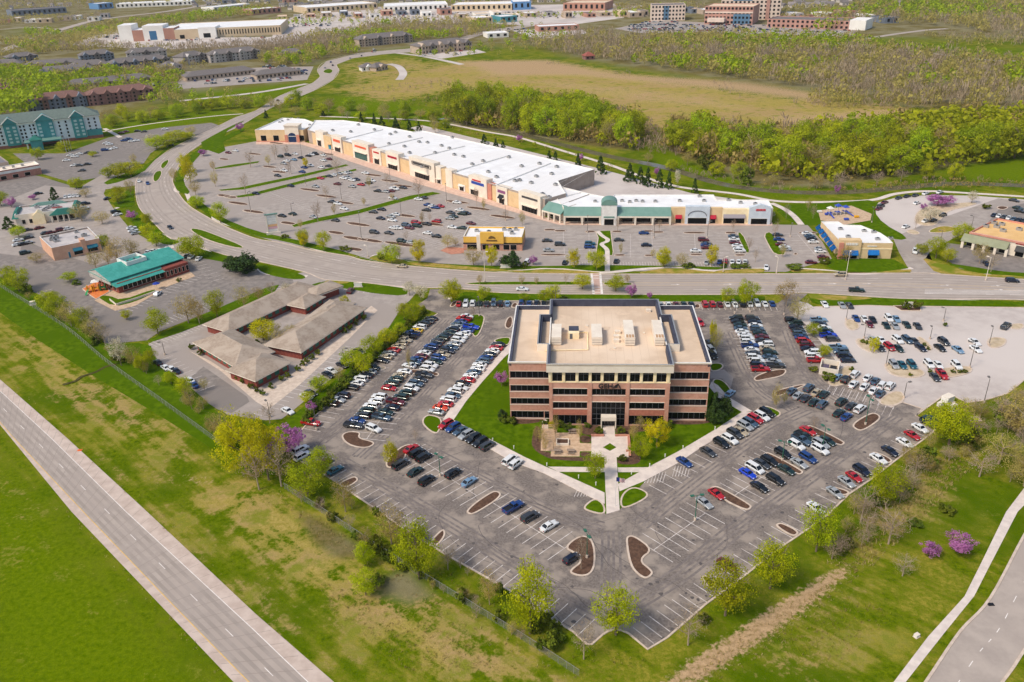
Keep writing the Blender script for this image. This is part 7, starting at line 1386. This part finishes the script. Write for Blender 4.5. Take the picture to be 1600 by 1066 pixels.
# far woods
def wood(name, label, polys, seed):
    r = np.random.RandomState(seed); Cs, Ns, Ss, Ms = [], [], [], []
    for poly, sp, n, (h0, h1), ql, pal in polys:
        pts = fill([(a, max(b_, -14)) for a, b_ in poly], sp, n, seed+len(Cs))
        for x, y in pts:
            h = r.uniform(h0, h1); w = h*r.uniform(.7,1.05); t = .5+.36*math.sin(x*.013+y*.009+1.3*math.sin(y*.021)); bright = (t+r.uniform(-.45,.45)); m = pal[0] if bright > .66 else (pal[1] if bright > .22 else pal[2])
            q = ql; d = r.normal(size=(q, 3)); d /= np.linalg.norm(d, axis=1, keepdims=True); rr = r.uniform(.35,1,q)[:, None]**.5; o = d*rr*np.array([w*.5,w*.5,h*.42]); c = np.array([x, y, h*.56])+o; c[:, 2] = np.maximum(c[:, 2], .3)
            Cs.append(c); Ns.append(d+r.normal(size=(q,3))*.6+np.array([0,0,.3])); Ss.append(r.uniform(.55,1.3,q)*h*.1*(36/ql)**.5); Ms.append(np.full(q, m))
    global RS; RS = np.random.RandomState(seed)
    me = quads_mesh(name, np.concatenate(Cs), np.concatenate(Ns), np.concatenate(Ss), [LEAF['F'], LEAF['O'], LEAF['B'], LEAF['G']], np.concatenate(Ms).astype(int), streak=(np.concatenate(Ms) == 2) | ((np.concatenate(Ms) == 1) & (r.rand(len(np.concatenate(Ms))) < .55)))
    tag(link(bpy.data.objects.new(name, me)), label, 'woods', kind='stuff')
wood('creek_understorey', 'tangled undergrowth and trees filling the creek wood', [([(700,192),(702,165),(760,162),(860,170),(960,185),(1010,215),(990,235),(900,224),(800,207)],5,360,(4,13),44,(0,0,1)),([(1040,236),(1045,205),(1100,202),(1180,222),(1300,222),(1420,205),(1480,190),(1600,196),(1660,215),(1640,245),(1480,264),(1400,276),(1300,288),(1200,280),(1100,256)],5.5,900,(5,16),44,(0,0,1)),([(1040,262),(1190,290),(1300,296),(1480,282),(1640,286),(1640,292),(1300,302),(1180,298)],4,260,(1.5,4),30,(1,2,2)),([(930,205),(1010,200),(1060,225),(1060,245),(1000,240)],5,120,(4,9),40,(1,2,2)),([(700,178),(720,160),(900,165),(1000,190),(980,200),(860,180)],6,180,(6,14),44,(0,1,2)),([(1050,205),(1200,215),(1420,195),(1600,185),(1600,205),(1420,215),(1200,232),(1050,222)],6,340,(7,15),44,(0,1,2)),([(560,190),(700,200),(820,222),(950,262),(960,268),(800,226),(690,204),(560,195)],6,60,(1.5,4),20,(1,0,1))], 21)
wood('far_right_woods', 'brown and green spring woods beyond the straw field', [([(830,78),(900,68),(1100,60),(1320,66),(1420,82),(1600,102),(1720,130),(1720,185),(1560,170),(1440,162),(1330,148),(1210,132),(1040,108),(930,92)],9.5,2600,(10,17),64,(0,1,2)),([(1260,158),(1300,148),(1500,158),(1560,172),(1450,172),(1300,170)],9,200,(8,15),64,(1,1,2)),([(1270,52),(1330,18),(1440,-20),(1900,-40),(1900,66),(1600,64),(1480,42),(1380,38)],14,1300,(12,18),44,(0,1,2)),([(1440,58),(1600,62),(1720,70),(1720,80),(1500,72)],12,200,(8,12),44,(1,1,2))], 22)
wood('far_left_woods', 'hazy spring woods around the distant apartments and mall', [([(-120,188),(-120,120),(60,122),(100,145),(90,165),(40,182)],9,320,(10,18),64,(0,0,1)),([(-150,125),(-150,95),(40,112),(170,118),(260,112),(280,122),(180,126),(100,140),(40,124)],8,420,(9,15),64,(0,1,2)),([(-150,90),(40,86),(170,80),(300,86),(420,82),(500,80),(560,70),(500,58),(420,72),(250,80),(120,72),(0,92)],9,1100,(9,15),54,(1,2,2)),([(440,105),(430,88),(520,72),(560,62),(560,85),(500,92),(480,104)],10,160,(9,14),54,(0,1,2)),([(500,60),(600,42),(760,40),(780,52),(720,60),(640,66),(560,66)],9,620,(9,15),54,(0,1,2)),([(0,70),(80,64),(180,40),(260,30),(420,12),(430,20),(260,42),(160,62),(60,84)],10,700,(9,14),44,(0,1,1)),([(-300,28),(100,16),(360,5),(500,-10),(500,-40),(-300,-20)],13,1500,(9,15),34,(1,1,2)),([(480,-8),(700,8),(1000,2),(1280,2),(1280,-40),(480,-45)],14,1500,(9,15),30,(0,1,2)),([(-300,48),(0,40),(150,34),(170,24),(0,30),(-300,36)],11,300,(7,12),40,(1,1,2)),([(420,34),(700,28),(960,22),(960,26),(700,34),(430,40)],13,170,(5,9),36,(0,1,1)),([(-300,2),(400,-4),(1000,-6),(1600,-10),(1600,-50),(-300,-50)],13,2400,(9,14),28,(0,1,2)),([(960,30),(1020,22),(1100,20),(1100,10),(960,14)],12,110,(8,13),40,(0,1,2)),([(1220,34),(1330,34),(1300,14),(1225,16)],12,130,(8,13),40,(0,1,1)),([(40,52),(80,50),(100,58),(60,66)],11,60,(8,13),44,(0,1,2)),([(240,165),(300,150),(420,150),(400,165),(300,172)],13,40,(5,9),54,(0,1,1)),([(200,145),(280,142),(280,160),(230,165)],8,70,(5,10),54,(0,1,2)),([(268,118),(290,104),(285,128),(265,132)],8,40,(6,11),54,(0,1,2)),([(50,120),(180,122),(280,128),(270,142),(110,150)],9,200,(6,11),54,(0,1,2)),([(-100,104),(170,106),(170,118),(-100,118)],9,150,(7,12),54,(0,1,2)),([(150,108),(300,102),(330,108),(290,112),(180,116)],9,110,(6,10),54,(0,1,2)),([(400,95),(480,84),(520,86),(480,100)],9,90,(7,12),54,(0,1,2)),([(100,128),(180,118),(270,112),(275,124),(180,130)],8,90,(6,11),54,(0,1,1)),([(20,128),(110,126),(100,150),(40,170),(0,180)],8,160,(8,14),54,(0,1,1)),([(405,100),(440,88),(480,92),(440,104)],9,60,(7,12),54,(0,1,2)),([(640,92),(720,70),(800,66),(860,70),(850,80),(760,90)],16,40,(6,10),54,(0,1,1)),([(800,62),(900,52),(980,56),(960,66),(840,72)],11,90,(8,13),54,(0,1,2)),([(430,38),(520,12),(700,8),(700,12),(540,30),(450,44)],20,120,(6,10),40,(0,1,1)),([(560,46),(700,34),(860,42),(760,52),(640,48)],16,130,(6,11),44,(0,1,1))], 23)
wood('field_scrub', 'low brown scrub lines and brush heaps in the straw field', [([(560,140),(690,128),(710,135),(600,146)],7,60,(1.5,3.5),18,(1,2,2)),([(610,160),(690,150),(700,165),(640,168)],7,40,(2,5),18,(1,1,2)),([(1240,162),(1340,158),(1420,168),(1300,172)],6,80,(2,5),18,(1,2,2)),([(1110,128),(1140,126),(1160,155),(1120,140)],6,30,(1.5,3),14,(2,2,2)),([(855,98),(875,98),(875,103),(855,103)],5,14,(1.5,3),14,(2,2,2)),([(958,113),(985,113),(985,118),(958,118)],5,14,(1.5,3),14,(2,2,2)),([(1030,232),(1045,215),(1045,235)],6,12,(4,7),20,(1,2,2))], 24)
# near weeds and tufts on the unmown banks
def weeds():
    r = np.random.RandomState(31); Cs, Ns, Ss, Ms = [], [], [], []
    for poly, n, s_, mm in (([(380,720),(470,790),(640,905),(760,980),(900,1060),(870,1066),(700,975),(560,880),(420,790)],900,.28,(2,1)),([(1060,1066),(1200,965),(1330,890),(1345,900),(1230,1000),(1120,1066)],500,.26,(2,1)),([(1290,880),(1340,800),(1420,730),(1500,690),(1530,720),(1450,800),(1350,900)],1800,.34,(2,1)),([(100,790),(365,1066),(345,1066),(90,790)],500,.25,(1,2)),([(10,600),(105,690),(230,805),(400,965),(420,965),(240,790),(110,675),(20,598)],500,.25,(2,1)),([(690,880),(800,960),(900,1010),(1010,1030),(1000,1050),(880,1030),(780,975),(680,895)],500,.25,(0,1)),([(1210,1000),(1330,930),(1400,960),(1300,1050)],400,.22,(0,1)),([(480,900),(640,960),(820,1050),(640,1050),(520,960)],600,.22,(1,1))):
        p = WW(poly); xs = [q[0] for q in p]; ys = [q[1] for q in p]; X = r.uniform(min(xs), max(xs), n*4); Y = r.uniform(min(ys), max(ys), n*4); k = in_poly(X, Y, p); X, Y = X[k][:n], Y[k][:n]
        for x, y in zip(X, Y):
            q = 5; d = r.normal(size=(q,3)); d[:, 2] = abs(d[:, 2]); sc_ = s_*r.uniform(.4,1.3)**1.5; Cs.append(np.array([x, y, .12])+d*np.array([.5,.5,.3])*sc_); Ns.append(r.normal(size=(q,3))+np.array([0,0,.5])); Ss.append(r.uniform(.3,.7,q)*sc_); Ms.append(np.full(q, mm[0] if r.rand() < .5 else mm[1]))
    global RS; RS = np.random.RandomState(5)
    me = quads_mesh('weeds', np.concatenate(Cs), np.concatenate(Ns), np.concatenate(Ss), [LEAF['F'], LEAF['O'], mat('dead_grass', lin((186,168,112)), lin((160,142,92)), 1., .9, .1)], np.concatenate(Ms).astype(int), streak=np.ones(len(np.concatenate(Ms)), bool))
    tag(link(bpy.data.objects.new('bank_weeds', me)), 'rough weeds and dead grass tufts on the banks', 'weeds', kind='stuff')
weeds()

# ================================================================== DETAILS
# chain link fence below the car parks
FM = bpy.data.materials.new('chain_link'); FM.use_nodes = True
_t = FM.node_tree; _b = _t.nodes['Principled BSDF']; _b.inputs['Base Color'].default_value = (*lin((140,140,134)), 1); _b.inputs['Roughness'].default_value = .6
_tr = _t.nodes.new('ShaderNodeBsdfTransparent'); _mx = _t.nodes.new('ShaderNodeMixShader'); _mx.inputs[0].default_value = .74
_t.links.new(_b.outputs[0], _mx.inputs[1]); _t.links.new(_tr.outputs[0], _mx.inputs[2]); _t.links.new(_mx.outputs[0], _t.nodes['Material Output'].inputs['Surface'])
_pp = MB(); _pp.tube((0,0,0),(0,0,1.9),.05,n=6); POSTM = _pp.mesh('post', METAL)
def fence(px, label):
    pts = spline(WW(px), 8); root = empty('chain_link_fence', (*pts[0], 0), 0, label, 'fence'); o = pts[0]; b = MB(); rl = MB(); acc = 0
    for i in range(len(pts)-1):
        a, c = pts[i], pts[i+1]; a2, c2 = (a[0]-o[0], a[1]-o[1]), (c[0]-o[0], c[1]-o[1]); b.add([(*a2,.05),(*c2,.05),(*c2,1.8),(*a2,1.8)], [(0,1,2,3)]); rl.tube((*a2,1.83),(*c2,1.83),.035,n=4,cap=False)
        L_ = math.hypot(c[0]-a[0], c[1]-a[1]); k = max(1, int(round(L_/3.)))
        for j in range(k): inst('post', POSTM, root, (a2[0]+(c2[0]-a2[0])*j/k, a2[1]+(c2[1]-a2[1])*j/k, 0))
    b.obj('mesh_panel', FM, root); rl.obj('top_rail', METAL, root)
fence([(-20,433),(10,455),(100,512),(170,570),(260,635),(345,697)], 'grey chain link fence across the green margin on the left')
fence([(445,764),(520,813),(600,866),(700,928),(800,990),(905,1058)], 'grey chain link fence below the lower left car park edge')
# lamp posts
def lamp(x, y, top, label, m=GREENP, arms=2, group=None, rz=None):
    X, Y = W(x, y); h = max(4., hgt(x, y, top)); r = empty('lamp_post', (X, Y, 0), random.uniform(0,3) if rz is None else rz, label, 'lamp post', group)
    b = MB(); b.tube((0,0,0),(0,0,.8),.3,.3,8); b.obj('base', KERB, r); b = MB(); b.tube((0,0,.8),(0,0,h),.12,.08,7); b.obj('pole', m, r)
    for s_ in ((-1, 1) if arms == 2 else (1,)):
        b = MB(); b.tube((0,0,h-.1),(s_*1.1,0,h),.05,n=5); b.box(min(s_*.7,s_*1.6), max(s_*.7,s_*1.6), -.3, .3, h-.08, h+.12); b.obj('lamp_head', m, r)
GL = 'lamp posts of the office car park'
for x, y, t in ((688,744,712),(1086,813,774),(917,872,834),(1352,664,622),(1222,720,690),(1285,700,668)): lamp(x, y, t, 'green twin headed lamp post among the stalls of the office car park', GREENP, 2, GL)
for x, y, t in ((539,575,545),(495,672,640),(422,652,628),(749,494,466),(868,476,455),(1148,490,470),(1172,488,465),(1225,492,462),(258,555,535)): lamp(x, y, t, 'slim bronze lamp post beside the parked rows', BRONZE, 1, 'slim bronze lamp posts')
for x, y, t in ((1350,529,508),(1384,572,546),(1515,575,536),(1537,630,592),(1474,502,482),(1322,500,478),(1453,530,512),(1545,540,512),(1412,622,598)): lamp(x, y, t, 'slim lamp post in the pale concrete car park', BRONZE, 1, 'lamp posts of the concrete car park')
for x, y, t in ((1321,437,394),(1540,438,402),(758,441,394),(1130,425,402),(575,402,384),(1213,427,402)): lamp(x, y, t, 'tall pale street lamp beside the boulevard', STUC2, 1, 'tall street lamps of the boulevard')
for x, y, t in ((565,374,332),(534,314,286),(457,338,318),(392,331,300),(627,337,312),(698,318,288),(433,246,226),(472,246,222),(455,272,252),(478,290,262),(610,286,262),(520,253,234),(790,345,320),(918,364,338),(1105,372,346),(1022,372,345),(1235,370,350),(1515,368,338),(1468,385,360),(1362,348,325)): lamp(x, y, t, 'slim lamp post in the shopping car park', BRONZE, 1, 'lamp posts of the shopping car park')
# white bollard lights along the lawn walks
_bb = MB(); _bb.tube((0,0,.1),(0,0,1.),.11,n=8); _bb.tube((0,0,1.),(0,0,1.12),.15,n=8); BOLM = _bb.mesh('bollard_light', WHITE)
for x, y in ((854.5,729),(904,748),(931,759),(986.6,742),(1015,730),(1039,715),(1067,702),(1117,672),(803,702),(770,690)):
    X, Y = W(x, y); tag(inst('bollard_light', BOLM, None, (X, Y, 0)), 'short white bollard light beside the lawn walk', 'bollard', 'bollard lights along the lawn walks')
# flag pole
X, Y = W(961, 792); fl = empty('flag_pole', (X, Y, .1), 0, 'flag pole with a red white and blue flag on the entrance walk', 'flag')
b = MB(); b.tube((0,0,0),(0,0,8.6),.07,.04,6); b.obj('pole', WHITE, fl)
b = MB()
for i in range(8):
    x0, x1 = .1+i*.25, .1+(i+1)*.25; zf = lambda q: 8.4-q*.25; b.add([(x0,.12*math.sin(i),zf(x0)-1.2),(x1,.12*math.sin(i+1),zf(x1)-1.2),(x1,.12*math.sin(i+1),zf(x1)),(x0,.12*math.sin(i),zf(x0))], [(0,1,2,3)], 0 if i > 2 else 1)
FW = bpy.data.materials.new('flag_stripes'); FW.use_nodes = True; _t = FW.node_tree; _w = _t.nodes.new('ShaderNodeTexWave'); _w.bands_direction = 'Z'; _w.inputs['Scale'].default_value = 1.6; _tc = _t.nodes.new('ShaderNodeTexCoord'); _cr = _t.nodes.new('ShaderNodeValToRGB'); _cr.color_ramp.interpolation = 'CONSTANT'; _cr.color_ramp.elements[0].color = (*lin((178,30,44)),1); _cr.color_ramp.elements[1].color = (.8,.8,.8,1); _cr.color_ramp.elements[1].position = .5
_t.links.new(_tc.outputs['Object'], _w.inputs[0]); _t.links.new(_w.outputs[1], _cr.inputs[0]); _t.links.new(_cr.outputs[0], _t.nodes['Principled BSDF'].inputs[0])
b.obj('flag', [FW, mat('flag_blue', lin((36,52,120)), rough=.8)], fl)
# terrace furniture
def local_px(px, py): return W(px, py)
X, Y = W(868.8, 697); X2, Y2 = W(887.6, 688); pl = empty('planter_box', (X, Y, .17), -TH, 'square stone planter in the middle of the terrace', 'planter'); w_, d_ = math.hypot(X2-X, 0), Y2-Y
b = MB(); parapet_roof(pl, [(0,0),(w_,0),(w_,d_),(0,d_)], 0, .45, .6, STUC2, MULCH, STUC2, STUC2, 'planter_wall', .25)
for i, (px, py) in enumerate(((893.5,676),(871,708),(892,708))):
    X, Y = W(px, py); t = empty('picnic_table', (X, Y, .17), -TH, 'grey picnic table with benches on the terrace', 'table', 'picnic tables on the terrace'); tg = mat('weathered_table', lin((150,132,116)), rough=.8)
    for nm, x0, x1, y0, y1, z0, z1 in (('table_top',-1,1,-.5,.5,.7,.78),('bench',-1,1,-1.1,-.75,.4,.46),('bench',-1,1,.75,1.1,.4,.46),('leg',-.7,-.6,-.9,.9,0,.4),('leg',.6,.7,-.9,.9,0,.4),('post',-.06,.06,-.06,.06,.0,.7)): b = MB(); b.box(x0,x1,y0,y1,z0,z1); b.obj(nm, tg, t)
X, Y = W(847, 704); X2, Y2 = W(863, 676); pg = empty('pergola', (X, Y, .17), -TH, 'tan pergola with cross slats at the left of the terrace', 'pergola'); w_, d_ = X2-X, Y2-Y; pm = mat('pergola_wood', lin((196,164,130)), rough=.8)
for x in (.2, w_-.2):
    for y in (.3, d_/2, d_-.3): b = MB(); b.box(x-.1,x+.1,y-.1,y+.1,0,2.4); b.obj('post', pm, pg)
    b = MB(); b.box(x-.08,x+.08,0,d_,2.4,2.6); b.obj('beam', pm, pg)
for i in range(9): y = d_*(i+.5)/9; b = MB(); b.box(-.2,w_+.2,y-.1,y+.1,2.6,2.72); b.obj('slat', pm, pg)
# refuse enclosure, utility boxes, signs
X, Y = W(1279, 585); en = empty('refuse_enclosure', (X, Y, .05), math.radians(-25), 'white walled refuse enclosure among the parked cars', 'enclosure')
for nm, x0, x1, y0, y1 in (('wall',0,5.4,0,.3),('wall',0,.3,.3,6.2),('wall',5.1,5.4,.3,6.2),('wall',.3,5.1,5.9,6.2)): b = MB(); b.box(x0,x1,y0,y1,0,2.4); b.obj(nm, STUC2, en)
b = MB(); b.box(.7,2.5,2,4.6,0,1.5); b.obj('bin', mat('bin_plum', lin((96,84,100)), rough=.6), en); b = MB(); b.box(2.8,4.7,2,4.6,0,1.4); b.obj('bin', BLACK, en)
for x, y, s_, lb in ((1480,628,1.5,'large white utility cabinet at the grass corner'),(1469,634,.8,'small white utility cabinet at the grass corner'),(1490,642,1.3,'low white utility box in the grass'),(52,476,1.,'white utility box on the fence line'),(1432,995,.5,'white drain marker in the grass bank')):
    X, Y = W(x, y); r = empty('utility_cabinet', (X, Y, 0), .5, lb, 'utility box'); b = MB(); b.box(-s_,s_,-s_*.7,s_*.7,.1,s_*1.3); b.obj('cabinet', WHITE, r); b = MB(); b.box(-s_*1.2,s_*1.2,-s_*.9,s_*.9,0,.1); b.obj('pad', KERB, r); b = MB(); b.box(-s_*1.03,s_*1.03,-s_*.73,s_*.73,s_*1.3,s_*1.36); b.obj('lid', STUC2, r)
X, Y = W(1522, 655); b = MB(); b.box(-1.6,1.6,-1.2,1.2,0,.18); b.box(-.5,.5,-.4,.4,.18,.24); o = b.obj('concrete_pad', KERB); o.location = (X, Y, 0); tag(o, 'tan concrete pad in the right grass', 'pad')
for x, y, w_, h_, lb in ((1418,481,3.2,2.,'small white monument sign between clipped shrubs'),(790,419,4.,1.6,'white wall sign before the dark evergreens'),(560,449,3.,1.8,'white gabled entry sign of the medical office')):
    X, Y = W(x, y); r = empty('monument_sign', (X, Y, 0), 0, lb, 'sign'); b = MB(); b.box(-w_/2,w_/2,-.25,.25,.3,h_); b.obj('panel', WHITE, r); b = MB(); b.box(-w_/2-.3,w_/2+.3,-.4,.4,0,.3); b.obj('plinth', KERB, r); b = MB(); b.box(-w_/2-.15,w_/2+.15,-.3,.3,h_,h_+.15); b.obj('cap', STUC2, r)
X, Y = W(428, 366); ps = empty('pylon_sign', (X, Y, 0), .35, 'tall cream pylon sign with tenant panels at the shopping car park corner', 'sign'); hh = hgt(428, 366, 334)
for x in (-2.6, 2.1): b = MB(); b.box(x, x+.5, -.35, .35, 0, hh); b.obj('post', STUC2, ps)
for i in range(7): z0 = hh*(.16+.112*i); b = MB(); b.box(-2.1, 2.1, -.22, .22, z0, z0+hh*.1); b.obj('tenant_panel', [WHITE, mat('peach_panel', lin((236,186,140)), rough=.6), mat('rose_panel', lin((226,176,186)), rough=.6)][(0,2,1,0,0,0,0)[i]], ps)
b = MB(); b.box(-3., 3., -.5, .5, hh*.95, hh); b.obj('cap', GROOF2, ps); b = MB(); b.box(-3.2,3.2,-.6,.6,0,hh*.12); b.obj('plinth', STUC2, ps)
# playgrounds
BL = mat('play_blue', lin((58,80,176)), rough=.5); YL = mat('play_yellow', lin((232,170,30)), rough=.5); GN = mat('play_green', lin((60,150,90)), rough=.5)
X, Y = W(1308, 336); pg = empty('playground_tower', (X, Y, .1), .2, 'white and blue playground climbing towers', 'playground')
for i, (x, z) in enumerate(((-4,3.6),(0,4.4),(4,3.4))):
    for sx, sy in ((-1,-1),(1,-1),(1,1),(-1,1)): b = MB(); b.tube((x+sx,sy,0),(x+sx,sy,z),.1,n=6); b.obj('post', WHITE, pg)
    b = MB(); b.box(x-1.1,x+1.1,-1.1,1.1,1.4,1.55); b.obj('deck', BL, pg); b = MB(); b.add([(x-1.4,-1.4,z),(x+1.4,-1.4,z),(x+1.4,1.4,z),(x-1.4,1.4,z),(x,0,z+1.)], [(0,1,4),(1,2,4),(2,3,4),(3,0,4)]); b.obj('canopy', [WHITE,BL,BL][i], pg)
b = MB(); b.add([(-5,-1.1,1.5),(-4.2,-1.1,1.5),(-5,-5,.2),(-4.2,-5,.2)], [(0,2,3,1)]); b.add([(3.8,-1.1,1.5),(4.6,-1.1,1.5),(5.2,-5,.2),(6,-5,.2)], [(0,2,3,1)]); b.obj('slide', BL, pg)
for x, y, c in ((1292,337,BL),(1322,345,BL),(1338,341,YL),(1280,333,WHITE)):
    X, Y = W(x, y); r = empty('spring_rider', (X, Y, .1), 0, ('bright blue' if c is BL else 'yellow' if c is YL else 'white')+' play piece on the playground surface', 'play piece', 'small play pieces'); b = MB(); b.box(-1,1,-.6,.6,.4,1.1); b.obj('seat', c, r); b = MB(); b.tube((0,0,0),(0,0,.4),.3,n=8); b.obj('spring', METAL, r)
island([(128,452),(150,440),(168,446),(172,456),(150,468),(140,462)], mat('play_orange', lin((226,132,70)), lin((210,116,60)), .5), 'orange fenced play yard at the daycare', 0)
X, Y = W(152, 455); pg = empty('daycare_play_frame', (X, Y, .15), .3, 'yellow and green play frame with a white canopy at the daycare', 'playground')
for x, m_ in ((-2.4,YL),(0,YL),(2.4,GN)): b = MB(); b.box(x-1,x+1,-1,1,1.2,1.4); b.obj('deck', m_, pg); b = MB(); b.box(x-1,x-.8,-1,1,0,2.6); b.box(x+.8,x+1,-1,1,0,2.6); b.obj('frame', m_, pg)
b = MB(); b.add([(-1.5,-1.5,4.),(1.5,-1.5,4.),(1.5,1.5,4.),(-1.5,1.5,4.),(0,0,4.9)], [(0,1,4),(1,2,4),(2,3,4),(3,0,4)]); b.obj('canopy', WHITE, pg); b = MB(); b.tube((0,0,0),(0,0,4.3),.1,n=6); b.obj('mast', METAL, pg); b = MB(); b.add([(-3.4,-1,1.3),(-2.6,-1,1.3),(-4,-4,.2),(-3.2,-4,.2)], [(0,2,3,1)]); b.obj('slide', GN, pg)
verge('daycare_yard', [(148,470),(175,455),(290,418),(305,432),(262,448),(212,478),(180,486),(172,482)], PATIO, 'tan paved yard round the daycare', 0, .1)
verge('daycare_lawn', [(150,463),(178,480),(212,472),(245,456),(240,452),(190,470),(170,462)], LAWN, 'lawn strip in front of the daycare', 1, .12)
X, Y = W(246, 452); u = empty('parasol', (X, Y, .1), 0, 'deep blue parasol before the daycare', 'parasol'); b = MB(); b.tube((0,0,0),(0,0,2.8),.05,n=6); b.obj('pole', METAL, u); b = MB(); r_ = 1.5; b.add([(r_*math.cos(q),r_*math.sin(q),2.3) for q in np.arange(8)*math.pi/4]+[(0,0,3.1)], [(i,(i+1)%8,8) for i in range(8)]); b.obj('canopy', mat('parasol_blue', lin((34,60,150)), rough=.8), u)
b = MB(); kerb_mb(b, WW([(172,470),(182,478),(215,468),(245,457)]), False, .2, .9, .1); tag(b.obj('low_yard_fence', STUC2), 'low pale fence round the daycare yard', 'fence')
for x, y in ((104,230),(108,229),(112,228)): X, Y = W(x, y+8); r = empty('flag_mast', (X, Y, 0), 0, 'thin white flag mast before the hotel entrance', 'mast', 'flag masts before the hotel'); b = MB(); b.tube((0,0,0),(0,0,11),.1,.06,6); b.obj('pole', WHITE, r); b = MB(); b.tube((0,0,11),(0,0,11.3),.16,n=6); b.obj('finial', METAL, r)
for i, (x, y) in enumerate(((125,704),(1548,945))):
    X, Y = W(x, y); b = MB(); b.box(-.6,.6,-.4,.4,.02,.12); b.box(-.3,.3,-.2,.2,.12,.2); o = b.obj('road_debris' if i == 0 else 'storm_drain', mat('orange_plastic', lin((226,110,50)), rough=.7) if i == 0 else BLACK); o.location = (X, Y, .03); tag(o, 'small orange debris on the grass beside the highway' if i == 0 else 'black storm drain inlet at the side road kerb', 'debris' if i == 0 else 'drain')
# people walking by the entrance side walk
# ================================================================== AIR
_hb = MB(); _hb.box(-6900, 6900, -2900, 8800, -1, 126)
hz = _hb.obj('haze', []) if False else link(bpy.data.objects.new('haze', _hb.mesh('haze', [])))
hz.data.materials.clear(); HM = bpy.data.materials.new('thin_haze'); HM.use_nodes = True; _n = HM.node_tree; _n.nodes.remove(_n.nodes['Principled BSDF'])
_v = _n.nodes.new('ShaderNodeVolumePrincipled'); _v.inputs['Color'].default_value = (.93,.95,.98,1); _v.inputs['Density'].default_value = .000045; _v.inputs['Anisotropy'].default_value = .2
_n.links.new(_v.outputs[0], _n.nodes['Material Output'].inputs['Volume']); hz.data.materials.append(HM)
tag(hz, 'thin pale spring haze over the far distance', 'haze', kind='stuff')
# ================================================================== LABELS that single things out
from collections import defaultdict
def relabel():
    g = defaultdict(list)
    for o in bpy.data.objects:
        if o.parent is None and 'label' in o and 'group' in o: g[o['label']].append(o)
    for lab, os_ in g.items():
        if len(os_) < 2: continue
        if os_[0].name.startswith('parked_car'):
            grp = [q for q in CARO if q[0]['group'] == os_[0]['group']]
            for o in os_:
                near = sorted(grp, key=lambda q: (q[0].location-o.location).length)[1:3]; near = [q[1] for q in near if (q[0].location-o.location).length < 6.5]
                if not near: continue
                c, t, w = next((q[1], q[2], q[3]) for q in CARO if q[0] is o)
                new = f"{c} {t} between {near[0]} and {near[1]} cars {w}" if len(near) == 2 else f"{c} {t} beside a {near[0]} car {w}"
                if len(new.split()) <= 16: o['label'] = new
        elif len(os_) <= 3 and os_[0].get('category') in ('tree','shrub'):
            os_.sort(key=lambda o: -o.scale[2])
            for o, a in zip(os_, ('taller','shorter') if len(os_) == 2 else ('tallest','middle sized','shortest')):
                if len(lab.split()) <= 14: o['label'] = a+' '+lab
relabel()
